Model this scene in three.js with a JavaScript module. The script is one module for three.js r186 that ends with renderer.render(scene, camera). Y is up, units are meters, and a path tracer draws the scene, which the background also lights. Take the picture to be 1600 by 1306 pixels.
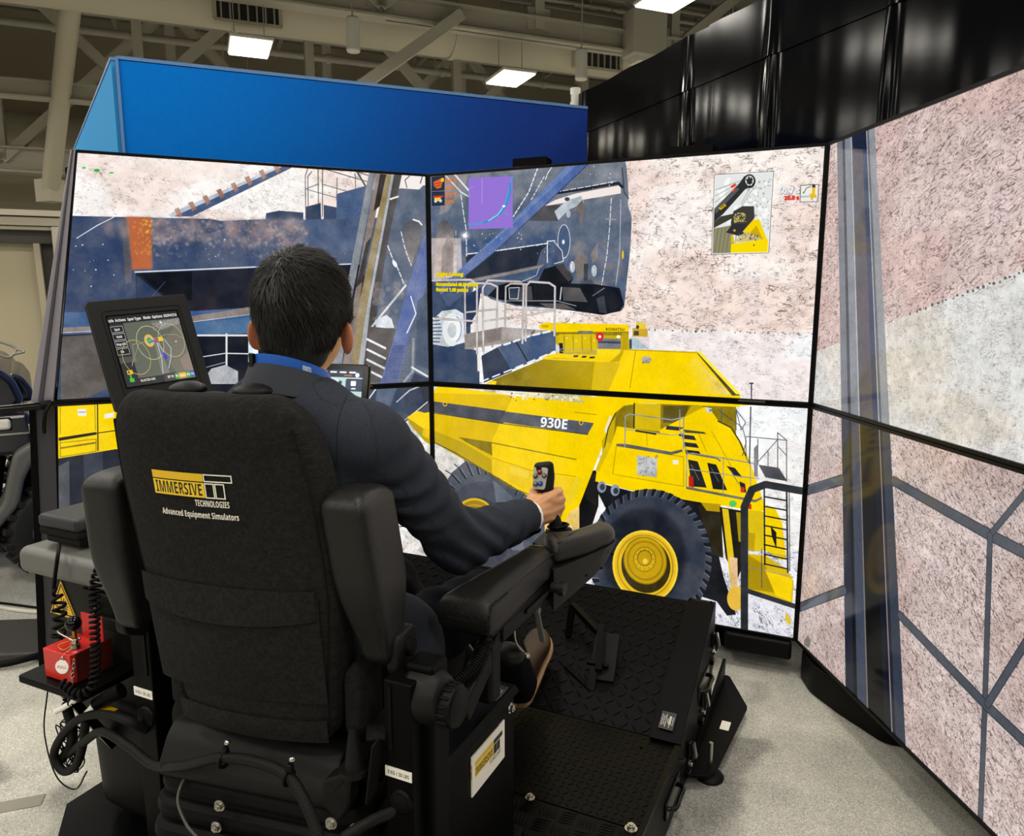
import * as THREE from 'three';
import { RoundedBoxGeometry } from 'three/addons/geometries/RoundedBoxGeometry.js';
import { mergeGeometries, toCreasedNormals } from 'three/addons/utils/BufferGeometryUtils.js';
import { RectAreaLightUniformsLib } from 'three/addons/lights/RectAreaLightUniformsLib.js';

// ---------------------------------------------------------------- camera, exposure, lamps
const R = (d) => d * Math.PI / 180;
const scene = new THREE.Scene();
scene.background = new THREE.Color(0.0, 0.0, 0.0);          // a closed hall: nothing outside is seen
const camera = new THREE.PerspectiveCamera(2 * Math.atan(653 / 1169.6) / Math.PI * 180, 1600 / 1306, 0.05, 120);
camera.rotation.order = 'YXZ';
camera.position.set(0.99, 1.50, 3.0);
camera.rotation.set(R(-9.28), R(25.06), 0);
const renderer = new THREE.WebGLRenderer({ antialias: true });
renderer.toneMapping = THREE.LinearToneMapping;
renderer.toneMappingExposure = 1.0;
renderer.shadowMap.enabled = true;
RectAreaLightUniformsLib.init();
const LAMP_RADIANCE = 46, SCREEN_GLOW = 1.06, SCREEN_LIGHT = 0.28;
const LAMP_COLOUR = new THREE.Color().setRGB(1, 0.945, 0.85);
// the hall's own axes stand at an angle to the simulator: a runs along the ducts, b across them
const HT = R(47.6), HU = new THREE.Vector3(Math.cos(HT), 0, -Math.sin(HT)), HV = new THREE.Vector3(Math.sin(HT), 0, Math.cos(HT));
const hall = (a, y, b) => new THREE.Vector3().addScaledVector(HU, a).addScaledVector(HV, b).setY(y);

// ---------------------------------------------------------------- helpers
const V = (x, y, z) => new THREE.Vector3(x, y, z);
function rng(seed) { let s = seed >>> 0; return () => { s = (s + 0x6d2b79f5) | 0; let t = Math.imul(s ^ (s >>> 15), 1 | s); t = (t + Math.imul(t ^ (t >>> 7), 61 | t)) ^ t; return ((t ^ (t >>> 14)) >>> 0) / 4294967296; }; }
const counts = new Map();
function numbered(name) { const n = counts.get(name) ?? 0; counts.set(name, n + 1); return n ? name + '_' + String(n).padStart(3, '0') : name; }
function tag(o, label, category, group) { o.userData.label = label; o.userData.category = category; if (group) o.userData.group = group; return o; }
function thing(name, label, category, pos = [0, 0, 0], turn = 0, group) {
  const o = new THREE.Group(); o.name = numbered(name); o.position.set(...pos); o.rotation.y = turn; scene.add(o);
  return tag(o, label, category, group);
}
function part(parent, name, geo, mat, label) {
  const m = new THREE.Mesh(Array.isArray(geo) ? merge(geo) : geo, mat); m.name = name; parent.add(m);
  if (label) m.userData.label = label;
  return m;
}
function struct(name, geo, mat, parent) {
  const m = new THREE.Mesh(Array.isArray(geo) ? merge(geo) : geo, mat); m.name = name; m.userData.kind = 'structure'; (parent ?? scene).add(m); return m;
}
function clean(g) {
  g = g.index ? g.toNonIndexed() : g;
  for (const k of Object.keys(g.attributes)) if (!['position', 'normal', 'uv'].includes(k)) g.deleteAttribute(k);
  if (!g.attributes.normal) g.computeVertexNormals();
  if (!g.attributes.uv) g.setAttribute('uv', new THREE.BufferAttribute(new Float32Array(g.attributes.position.count * 2), 2));
  g.morphAttributes = {}; g.clearGroups();
  return g;
}
function merge(list) { return mergeGeometries(list.map(clean)); }
const at = (g, x, y, z) => g.translate(x, y, z);
const box = (w, h, d, x = 0, y = 0, z = 0) => at(new THREE.BoxGeometry(w, h, d), x, y, z);
const rbox = (w, h, d, r, x = 0, y = 0, z = 0, s = 3) => at(new RoundedBoxGeometry(w, h, d, s, Math.min(r, w / 2.01, h / 2.01, d / 2.01)), x, y, z);
function cyl(r1, r2, h, n = 24, x = 0, y = 0, z = 0) { return at(new THREE.CylinderGeometry(r1, r2, h, n), x, y, z); }
function cylAlong(axis, r, h, n, x, y, z, r2) { const g = new THREE.CylinderGeometry(r2 ?? r, r, h, n); if (axis === 'x') g.rotateZ(-Math.PI / 2); if (axis === 'z') g.rotateX(Math.PI / 2); return at(g, x, y, z); }
function tube(pts, r, seg = 40, n = 10, closed = false, tension) {
  const c = new THREE.CatmullRomCurve3(pts.map((p) => p.isVector3 ? p : V(...p)), closed, 'centripetal', tension);
  const g = new THREE.TubeGeometry(c, seg, r, n, closed);
  if (closed) return g;
  const caps = [0, 1].map((t) => { const p = c.getPointAt(t), d = c.getTangentAt(t); const k = new THREE.SphereGeometry(r, n, 6); return k.applyQuaternion(new THREE.Quaternion().setFromUnitVectors(V(0, 1, 0), d)).translate(p.x, p.y, p.z); });
  return merge([g, ...caps]);
}
function bar(p, q, w, d = w, r = 0) {      // a straight box from p to q
  p = p.isVector3 ? p : V(...p); q = q.isVector3 ? q : V(...q);
  const L = p.distanceTo(q), g = r ? new RoundedBoxGeometry(w, L, d, 2, r) : new THREE.BoxGeometry(w, L, d), y = q.clone().sub(p).normalize();
  const ref = Math.abs(y.y) > 0.95 ? V(1, 0, 0) : V(0, 1, 0), x = new THREE.Vector3().crossVectors(y, ref).normalize(), z = new THREE.Vector3().crossVectors(x, y);
  const m = new THREE.Matrix4().makeBasis(x, y, z).setPosition(p.clone().add(q).multiplyScalar(0.5));
  return g.applyMatrix4(m);
}
function rod(p, q, r, n = 12, r2) {
  p = p.isVector3 ? p : V(...p); q = q.isVector3 ? q : V(...q);
  const g = new THREE.CylinderGeometry(r2 ?? r, r, p.distanceTo(q), n), m = p.clone().add(q).multiplyScalar(0.5);
  return g.applyQuaternion(new THREE.Quaternion().setFromUnitVectors(V(0, 1, 0), q.clone().sub(p).normalize())).translate(m.x, m.y, m.z);
}
function shape(pts) { const s = new THREE.Shape(); pts.forEach(([x, y], i) => i ? s.lineTo(x, y) : s.moveTo(x, y)); s.closePath(); return s; }
function roundShape(pts, r) {               // a polygon with rounded corners
  const s = new THREE.Shape(), n = pts.length;
  for (let i = 0; i < n; i++) {
    const p = pts[i], a = pts[(i + n - 1) % n], b = pts[(i + 1) % n], rr = Array.isArray(r) ? r[i] : r;
    const la = Math.hypot(a[0] - p[0], a[1] - p[1]), lb = Math.hypot(b[0] - p[0], b[1] - p[1]), k = Math.min(rr, la / 2, lb / 2);
    const p1 = [p[0] + (a[0] - p[0]) * k / la, p[1] + (a[1] - p[1]) * k / la], p2 = [p[0] + (b[0] - p[0]) * k / lb, p[1] + (b[1] - p[1]) * k / lb];
    i ? s.lineTo(...p1) : s.moveTo(...p1); s.quadraticCurveTo(p[0], p[1], ...p2);
  }
  s.closePath(); return s;
}
function ext(sh, depth, bevel = 0, seg = 3, curve = 10) {   // extruded along +z, total depth kept
  return new THREE.ExtrudeGeometry(sh, { depth: Math.max(1e-4, depth - 2 * bevel), bevelEnabled: bevel > 0, bevelThickness: bevel, bevelSize: bevel, bevelOffset: -bevel, bevelSegments: seg, curveSegments: curve }).translate(0, 0, bevel);
}
// the profile in (z, y), extruded along x from x0 to x1
function extX(pts, x0, x1, bevel = 0, r = 0) {
  const g = ext(r ? roundShape(pts.map(([z, y]) => [-z, y]), r) : shape(pts.map(([z, y]) => [-z, y])), x1 - x0, bevel);
  return g.rotateY(Math.PI / 2).translate(x0, 0, 0);
}
function extY(pts, y0, y1, bevel = 0, r = 0) {      // plan in (x, z), extruded upwards
  const g = ext(r ? roundShape(pts.map(([x, z]) => [x, -z]), r) : shape(pts.map(([x, z]) => [x, -z])), y1 - y0, bevel);
  return g.rotateX(-Math.PI / 2).translate(0, y0, 0);
}
function metreUV(g, s = 1) {                // box projection: uv in metres
  g = clean(g); const p = g.attributes.position, n = g.attributes.normal, uv = g.attributes.uv;
  for (let i = 0; i < p.count; i++) {
    const ax = Math.abs(n.getX(i)), ay = Math.abs(n.getY(i)), az = Math.abs(n.getZ(i));
    if (ay >= ax && ay >= az) uv.setXY(i, p.getX(i) * s, p.getZ(i) * s); else if (ax >= az) uv.setXY(i, p.getZ(i) * s, p.getY(i) * s); else uv.setXY(i, p.getX(i) * s, p.getY(i) * s);
  }
  return g;
}
const lathe = (pts, n = 32) => new THREE.LatheGeometry(pts.map(([r, y]) => new THREE.Vector2(r, y)), n);
// ---- noise
const PERM = (() => { const r = rng(7), t = new Float32Array(4096); for (let i = 0; i < 4096; i++) t[i] = r(); return t; })();
const hsh = (i, j) => PERM[((i * 73 + j * 151 + ((i * j) & 63) * 17) % 4096 + 4096) & 4095];
function vnoise(x, y) {
  const i = Math.floor(x), j = Math.floor(y), f = x - i, g = y - j, u = f * f * (3 - 2 * f), v = g * g * (3 - 2 * g);
  const a = hsh(i, j), b = hsh(i + 1, j), c = hsh(i, j + 1), d = hsh(i + 1, j + 1);
  return a + (b - a) * u + (c - a) * v + (a - b - c + d) * u * v;
}
function fbm(x, y, o = 4) { let s = 0, a = 0.5, n = 0; for (let k = 0; k < o; k++) { s += a * vnoise(x, y); n += a; a *= 0.5; x = x * 2.03 + 17.1; y = y * 2.03 + 9.7; } return s / n; }
const clamp = THREE.MathUtils.clamp, sstep = THREE.MathUtils.smoothstep, mix = THREE.MathUtils.lerp;
function dataTex(w, h, f, srgb = true, rep = [1, 1]) {      // f(u, v, x, y) -> [r, g, b] 0..255, tileable if f is
  const d = new Uint8Array(w * h * 4);
  for (let y = 0; y < h; y++) for (let x = 0; x < w; x++) { const c = f(x / w, y / h, x, y), o = (y * w + x) * 4; if (c.length) { d[o] = c[0]; d[o + 1] = c[1]; d[o + 2] = c[2]; } else d[o] = d[o + 1] = d[o + 2] = c; d[o + 3] = 255; }
  return texSet(new THREE.DataTexture(d, w, h), srgb, rep);
}
function texSet(t, srgb, rep) { t.wrapS = t.wrapT = THREE.RepeatWrapping; t.magFilter = THREE.LinearFilter; t.minFilter = THREE.LinearMipmapLinearFilter; t.generateMipmaps = true; if (srgb) t.colorSpace = THREE.SRGBColorSpace; if (rep) t.repeat.set(...rep); t.needsUpdate = true; return t; }
function canvasTex(w, h, draw) { const c = document.createElement('canvas'); c.width = w; c.height = h; draw(c.getContext('2d'), w, h); const t = new THREE.CanvasTexture(c); t.colorSpace = THREE.SRGBColorSpace; t.anisotropy = 8; return t; }
const tile = (x, y, n, o = 3) => {          // fbm that repeats every unit
  let s = 0, a = 0.5, t = 0; for (let k = 0; k < o; k++) { const m = n << k, X = x * m, Y = y * m, i = Math.floor(X), j = Math.floor(Y), f = X - i, g = Y - j, u = f * f * (3 - 2 * f), v = g * g * (3 - 2 * g), q = (p, r) => hsh(((p % m) + m) % m + k * 57, ((r % m) + m) % m + k * 91); s += a * mix(mix(q(i, j), q(i + 1, j), u), mix(q(i, j + 1), q(i + 1, j + 1), u), v); t += a; a *= 0.5; } return s / t; };
const noiseRough = dataTex(256, 256, (u, v) => 150 + 105 * tile(u, v, 6, 4), false);
const grain = dataTex(256, 256, (u, v, x, y) => 60 + 190 * hsh(x, y) * 0.6 + 60 * tile(u, v, 24, 2), false);
const std = (c, rough = 0.6, o = {}) => new THREE.MeshStandardMaterial({ color: c, roughness: rough, ...o });
const phys = (c, rough = 0.6, o = {}) => new THREE.MeshPhysicalMaterial({ color: c, roughness: rough, ...o });
const rep = (t, x, y = x) => { const c = t.clone(); c.repeat.set(x, y); c.needsUpdate = true; return c; };
// ---- materials
const carpetTex = dataTex(1024, 1024, (u, v, x, y) => { const p = tile(u, v, 4, 4), q = tile(v, u, 24, 3), g = hsh(x * 3, y * 5), w = tile(u * 1, v * 1, 9, 3); const k = 0.88 + 0.2 * (p - 0.5) + 0.16 * (q - 0.5) + 0.3 * (g - 0.5) - 0.22 * sstep(w, 0.56, 0.68); return [212 * k, 210 * k, 198 * k]; }, true);
const carpetBump = dataTex(512, 512, (u, v, x, y) => 255 * (0.55 * hsh(x * 7, y * 3) + 0.45 * tile(u, v, 40, 2)), false);
const leatherBump = dataTex(512, 512, (u, v) => { let a = Math.abs(tile(u, v, 26, 2) - 0.5), b = Math.abs(tile(v + 0.37, u, 34, 2) - 0.5); return 255 * clamp(Math.min(a, b) * 7, 0, 1); }, false);
const feltTex = dataTex(512, 512, (u, v, x, y) => { const g = hsh(x, y), p = tile(u, v, 60, 2), s = hsh(x * 11 + 3, y * 7) > 0.985 ? 26 : 0; const k = 31 + 15 * (g - 0.5) + 16 * (p - 0.5) + s; return [k, k, k * 0.96]; }, true);
const feltBump = dataTex(256, 256, (u, v, x, y) => 255 * (0.6 * hsh(x, y * 3) + 0.4 * tile(u, v, 50, 1)), false);
const twillTex = dataTex(256, 256, (u, v, x, y) => { const w = ((x + y) % 4) < 2 ? 1 : 0.72, k = w * (0.85 + 0.3 * hsh(x, y)); return [54 * k, 58 * k, 68 * k]; }, true);
const drapeTex = dataTex(512, 512, (u, v, x, y) => { const k = 0.8 + 0.25 * hsh(x * 3, (y >> 2)) + 0.25 * hsh(x, y); return [6 * k, 6.5 * k, 8.5 * k]; }, true);
const drapeBump = dataTex(512, 512, (u, v, x, y) => 255 * (0.5 * hsh(x * 5, y >> 1) + 0.5 * hsh(x >> 1, y * 3)), false);
const braidTex = dataTex(64, 64, (u, v) => { const a = Math.sin((u * 6 + v * 6) * Math.PI * 2), b = Math.sin((u * 6 - v * 6) * Math.PI * 2); return a * b > 0.84 ? [120, 118, 108] : [5, 5, 5]; }, true);
const M = {
  carpet: std(0xffffff, 0.95, { map: rep(carpetTex, 0.36), bumpMap: rep(carpetBump, 2.2), bumpScale: 0.004 }),
  hallWall: std('#a89f88', 0.85, { bumpMap: noiseRough, bumpScale: 0.003 }),
  hallTrim: std('#9c9482', 0.6), hallDark: std('#3a3833', 0.7), deck: std('#85827a', 0.75, { side: THREE.DoubleSide }), steel: std('#aca797', 0.6), duct: std('#b3ac97', 0.62), pipe: std('#a29d90', 0.5), pale: std('#cfccc0', 0.5),
  blackMetal: phys('#060606', 0.4, { specularIntensity: 0.13, roughnessMap: rep(noiseRough, 3) }), blackPaint: phys('#050505', 0.45, { specularIntensity: 0.14, bumpMap: rep(grain, 8), bumpScale: 0.00008 }), blackPlastic: phys('#090909', 0.48, { specularIntensity: 0.25, bumpMap: rep(grain, 10), bumpScale: 0.00006 }),
  greyPlastic: std('#5a5a57', 0.45, { bumpMap: rep(grain, 6), bumpScale: 0.00006 }), darkPlastic: phys('#141413', 0.5, { specularIntensity: 0.35, bumpMap: rep(grain, 9), bumpScale: 0.00006 }),
  rubber: phys('#070707', 0.6, { specularIntensity: 0.25 }), gloss: phys('#040404', 0.15, { specularIntensity: 0.5 }), bezel: phys('#050505', 0.4, { specularIntensity: 0.25 }), chrome: std('#c8c8c4', 0.22, { metalness: 1 }), zinc: std('#b7b5ac', 0.35, { metalness: 1 }),
  leather: phys('#141412', 0.42, { specularIntensity: 0.6, bumpMap: rep(leatherBump, 14), bumpScale: 0.0002 }), vinyl: phys('#20242b', 0.38, { bumpMap: rep(leatherBump, 7), bumpScale: 0.0005 }),
  felt: phys(0xffffff, 0.95, { specularIntensity: 0.2, map: rep(feltTex, 3.4), bumpMap: rep(feltBump, 7), bumpScale: 0.0012, sheen: 0.1, sheenRoughness: 0.6, sheenColor: new THREE.Color(0.3, 0.3, 0.28) }),
  suit: phys(0xffffff, 0.85, { specularIntensity: 0.15, map: rep(twillTex, 5), bumpMap: rep(feltBump, 8), bumpScale: 0.0005, sheen: 0.15, sheenRoughness: 0.5, sheenColor: new THREE.Color(0.25, 0.28, 0.35) }),
  drape: phys(0xffffff, 0.11, { map: rep(drapeTex, 1.6), bumpMap: rep(drapeBump, 2.2), bumpScale: 0.00003, specularIntensity: 0.2, side: THREE.DoubleSide }),
  braid: phys(0xffffff, 0.6, { specularIntensity: 0.3, map: rep(braidTex, 30, 2) }),
  white: std('#e9e6dc', 0.5), skin: phys('#c98d6c', 0.5, { specularIntensity: 0.6 }), hair: phys('#0b0908', 0.42, { specularIntensity: 0.8 }), red: std('#c2261f', 0.42, { roughnessMap: noiseRough }), yellow: std('#e2b200', 0.5), blueLanyard: std('#0d4fae', 0.5),
  shoe: phys('#2a1a0b', 0.5, { specularIntensity: 0.6, bumpMap: rep(leatherBump, 8), bumpScale: 0.0004 }), sole: std('#8f6f4c', 0.7), brass: std('#a8863e', 0.35, { metalness: 1 }), navyPaint: phys('#12151f', 0.25, { clearcoat: 0.7, clearcoatRoughness: 0.15 }), tyre: std('#0d0d0d', 0.75),
};
// ---------------------------------------------------------------- the hall: floor, walls, roof, lamps
const hallTurn = (o, a, y, b) => { o.position.copy(hall(a, y, b)); o.rotation.y = HT; return o; };
{
  const fl = new THREE.BoxGeometry(78, 0.2, 70, 1, 1, 1); fl.translate(-2, -0.1, 2); hallTurn(struct('floor', metreUV(fl), M.carpet), 0, 0, 0);
  hallTurn(struct('wall_left', metreUV(box(78, 9.8, 0.3, -2, 4.9, -24.15)), M.hallWall), 0, 0, 0);
  hallTurn(struct('wall_right', metreUV(box(78, 9.8, 0.3, -2, 4.9, 36.15)), M.hallWall), 0, 0, 0);
  hallTurn(struct('wall_front', metreUV(box(0.3, 9.8, 60, 36, 4.9, 6)), M.hallWall), 0, 0, 0);
  hallTurn(struct('wall_back', metreUV(box(0.3, 9.8, 60, -40, 4.9, 6)), M.hallWall), 0, 0, 0);
  // corrugated roof deck
  const pr = [], N = 190; for (let i = 0; i <= N; i++) { const b = -24 + 60 * i / N; const up = i % 4 < 2 ? 0 : 0.09; pr.push([b, 9.6 + up]); pr.push([b + 60 / N * 0.72, 9.6 + up]); }
  const top = pr.map((p) => p).concat([[36.3, 9.95], [-24, 9.95]]);
  hallTurn(struct('ceiling', extX(top, -40, 36), M.deck), 0, 0, 0);
  // the wide opening in the left wall: frame, lintel, inner screen and a slanting stay
  // a nearer beige partition with a framed opening at the left edge of the view
  const B = -8.6, fr = thing('partition_wall', 'beige partition with a framed opening at the far left edge', 'partition', hall(0, 0, B).toArray(), HT);
  part(fr, 'lintel', [box(8.3, 0.1, 0.22, -7.22, 2.42, 0.02), box(8.3, 0.07, 0.3, -7.22, 2.52, 0.02), box(8.3, 0.04, 0.14, -7.22, 2.34, 0.02)], M.hallTrim);
  part(fr, 'jamb', box(0.12, 2.36, 0.24, -3.14, 1.18, 0.02), M.hallTrim); part(fr, 'jamb', box(0.14, 2.36, 0.24, -11.3, 1.18, 0.02), M.hallTrim);
  part(fr, 'reveal', [box(8.0, 0.16, 0.2, -7.2, 2.24, -0.12), box(0.2, 2.2, 0.1, -3.28, 1.1, -0.2)], M.hallDark);
  part(fr, 'panel', [box(3.6, 2.2, 0.06, -5.2, 1.1, -0.2)], std('#a39a80', 0.8), 'plain beige panel'); part(fr, 'panel', box(3.6, 2.2, 0.06, -9.2, 1.1, -0.24), std('#a39a80', 0.8), 'plain beige panel');
  part(fr, 'slanting_post', bar([-3.41, 2.2, -0.06], [-3.36, 0.0, -0.04], 0.07), std('#9c937e', 0.6));
}
function beamGeo(L, h, w, t = 0.04) { return [box(L, t, w, 0, h / 2 - t / 2, 0), box(L, t, w, 0, -h / 2 + t / 2, 0), box(L, h, t, 0, 0, 0)]; }
function truss(label, b, y0, y1, a0, a1, step, chord, web, shift = 0) {
  const t = thing('roof_truss', label, 'truss', hall((a0 + a1) / 2, y0, b).toArray(), HT), L = a1 - a0, H = y1 - y0;
  part(t, 'bottom_chord', beamGeo(L, chord, chord * 0.9), M.steel);
  part(t, 'top_chord', beamGeo(L, chord, chord * 0.9).map((g) => g.translate(0, H, 0)), M.steel);
  for (let a = -L / 2 + shift, k = 0; a < L / 2 - step * 0.5; a += step, k++) {
    part(t, 'web_vertical', bar([a, 0, 0], [a, H, 0], web), M.steel);
    if (a + step < L / 2) part(t, 'web_diagonal', k % 2 ? bar([a, 0, 0], [a + step, H, 0], web) : bar([a, H, 0], [a + step, 0, 0], web), M.steel);
    part(t, 'gusset', box(0.5, 0.42, 0.1, a, 0.2, 0), M.steel);
  }
  return t;
}
truss('nearer roof truss with a deep lower beam crossing above the blue wall', -11.9, 6.75, 9.3, -28, 32, 3.2, 0.42, 0.2, 1.1);
truss('second roof truss behind the fat round duct, its lower beam level with the lamps', -16.2, 5.7, 9.2, -28, 32, 3.6, 0.36, 0.2, 0.4);
truss('farthest roof truss, low over the beige left wall', -20.5, 4.9, 9.0, -28, 32, 4.1, 0.62, 0.24, 1.6);
{ // purlins and sprinkler pipes under the deck
  for (let i = 0; i < 7; i++) { const a = -12 + i * 4.4; const p = thing('roof_purlin', ['first', 'second', 'third', 'fourth', 'fifth', 'sixth', 'seventh'][i] + ' slim open-web purlin from the left, running under the roof deck', 'beam', hall(a, 9.25, -8).toArray(), HT);
    part(p, 'flange', [box(0.14, 0.06, 31, 0, 0.22, 0), box(0.12, 0.06, 31, 0, -0.3, 0)], M.steel);
    const w = []; for (let k = 0; k < 38; k++) { const z = -15.2 + k * 0.8; w.push(bar([0, -0.28, z], [0, 0.2, z + 0.4], 0.035), bar([0, 0.2, z + 0.4], [0, -0.28, z + 0.8], 0.035)); }
    part(p, 'web', w, M.steel); }
  [[-14.4, 8.2, 'lower'], [-18.3, 7.6, 'farther'], [-10.3, 8.8, 'upper']].forEach(([b, y, w]) => { const p = thing('sprinkler_pipe', w + ' grey sprinkler pipe running under the roof beside the trusses', 'pipe', hall(2, y, b).toArray(), HT);
    part(p, 'pipe', [cylAlong('x', 0.09, 60, 14, 0, 0, 0), cylAlong('x', 0.06, 60, 12, 0, 0.32, 0.25)], M.pipe); const c = []; for (let k = -9; k < 9; k++) c.push(cylAlong('x', 0.12, 0.12, 14, k * 3.1, 0, 0), box(0.02, 9.6 - y, 0.02, k * 3.1, (9.6 - y) / 2, 0)); part(p, 'coupling', c, M.pipe); });
}
function duct(label, b, y, r, a0, a1, vents) {
  const d = thing('air_duct', label, 'duct', hall(0, y, b).toArray(), HT); let k = 0;
  for (let a = a0; a < a1; a += 4.2, k++) { part(d, 'duct_section', cylAlong('x', r, 4.16, 40, a + 2.1, 0, 0), M.duct); part(d, 'collar', cylAlong('x', r + 0.035, 0.1, 40, a + 4.2, 0, 0), M.duct); part(d, 'hanger', [cyl(0.02, 0.02, 9.6 - y - r, 8, a + 4.2, r + (9.6 - y - r) / 2, 0)], M.pipe); }
  for (const a of vents) { const s = -0.35, v = part(d, 'vent', [box(1.15, 0.06, 0.14, a, 0.3 + s, r * 0.94), box(1.15, 0.06, 0.14, a, -0.3 + s, r * 0.94), box(0.07, 0.6, 0.14, a - 0.56, s, r * 0.94), box(0.07, 0.6, 0.14, a + 0.56, s, r * 0.94)], M.duct);
    part(v, 'vent_throat', box(1.1, 0.55, 0.05, a, s, r * 0.92), std('#2b2a27', 0.8)); const fin = []; for (let q = -3; q < 4; q++) fin.push(box(0.03, 0.55, 0.1, a + q * 0.15, s, r * 0.95)); part(v, 'fin', fin, M.pipe); }
}
duct('fat beige round duct crossing the view above the two lamps', -12.9, 6.95, 0.6, -30, 34, [-0.4, 6.7]);
duct('lower round duct behind the blue wall, near the left hall door', -22.6, 5.9, 0.6, -30, 34, [-12, 3]);
{ // the heavy slanting member at the left and the long brace over the blue wall
  const h1 = thing('column_brace', 'heavy slanting steel brace left of the blue wall', 'brace', hall(0, 0, 0).toArray(), 0);
  part(h1, 'brace_tube', rod(hall(-3.0, 8.2, -13.4), hall(-4.55, 3.9, -18.0), 0.19, 20), M.duct); part(h1, 'end_plate', box(0.5, 0.5, 0.4).translate(...hall(-4.55, 3.9, -18.0).toArray()), M.duct);
  const h2 = thing('roof_brace', 'long diagonal roof brace over the middle of the blue wall', 'brace');
  part(h2, 'brace_tube', bar(hall(3.4, 6.75, -11.7), hall(0.75, 4.75, -11.7), 0.24, 0.2), M.steel);
  const h3 = thing('roof_brace', 'thin pale diagonal roof brace above the second lamp', 'brace'); part(h3, 'brace_tube', bar(hall(9.2, 6.9, -14), hall(6.1, 4.2, -14), 0.2, 0.16), M.steel);
  const h4 = thing('roof_brace', 'short thick roof brace above the black curtain', 'brace'); part(h4, 'brace_tube', bar(hall(9.3, 7.6, -9.8), hall(11.6, 5.2, -9.8), 0.3, 0.3), M.steel);
  const vl = thing('ceiling_box', 'beige junction box on the beam above the curtain corner', 'box', hall(7.4, 6.85, -11.6).toArray(), HT); part(vl, 'box_body', rbox(0.8, 0.9, 0.5, 0.04, 0, 0, 0), M.steel); part(vl, 'spout', box(0.5, 0.12, 0.4, 0, -0.5, 0), M.pale);
  const hang = [[-0.05, 'beside the first lamp'], [4.45, 'over the middle of the blue wall'], [8.05, 'right of the second lamp']];
  hang.forEach(([a, w]) => { const c = thing('pendant_cylinder', 'small white hanging cylinder ' + w, 'pendant', hall(a + 1.3, 6.0, -12 + 0.75).toArray()); part(c, 'canister', lathe([[0.001, -0.28], [0.11, -0.28], [0.12, -0.25], [0.12, 0.25], [0.1, 0.29], [0.001, 0.3]], 20), M.pale); part(c, 'rod', cyl(0.012, 0.012, 3.2, 6, 0, 1.9, 0), M.pipe); });
}
// the lamps: flat high-bay LED panels, in rows along the hall
{
  const rows = [-16.3, -12, -7.5, -3, 1.5, 6, 10.5], cols = [-16.8, -12.1, -7.7, -4, -0.42, 4.54, 9.6, 14.5];
  const glow = new THREE.MeshStandardMaterial({ color: '#ffffff', emissive: LAMP_COLOUR.clone(), emissiveIntensity: 6, roughness: 0.5 });
  const W = 0.66, D = 0.98, LY = 5.8;
  rows.forEach((b0, i) => cols.forEach((a0, j) => {
    if (j === 3 && i < 2) return;
    const third = i === 2 && j === 5, a = third ? 5.15 : a0, b = third ? -7.25 : b0;
    const lab = i === 1 && j === 4 ? 'bright white high-bay lamp above the left part of the blue wall' : i === 1 && j === 5 ? 'bright white high-bay lamp above the middle of the picture' : third ? 'high-bay lamp cut by the top edge above the curtain' : 'high-bay lamp elsewhere under the hall roof, out of view';
    const l = thing('high_bay_lamp', lab, 'lamp', hall(a, LY, b).toArray(), HT, lab.includes('elsewhere') ? 'hall lamps out of view' : undefined);
    part(l, 'housing', [rbox(W + 0.06, 0.06, D + 0.06, 0.02, 0, 0.042, 0), box(0.2, 0.1, 0.14, 0, 0.11, 0)], M.pale);
    part(l, 'suspension', [cyl(0.009, 0.009, 9.57 - LY - 0.07, 6, -0.25, (9.57 - LY + 0.07) / 2, 0), cyl(0.009, 0.009, 9.57 - LY - 0.07, 6, 0.25, (9.57 - LY + 0.07) / 2, 0)], M.pipe);
    part(l, 'light_panel', box(W, 0.02, D), glow);
    const rl = new THREE.RectAreaLight(LAMP_COLOUR, LAMP_RADIANCE, W, D); rl.position.set(0, -0.03, 0); rl.rotation.x = -Math.PI / 2; rl.name = 'lamp_light'; l.add(rl);
  }));
}
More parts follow.
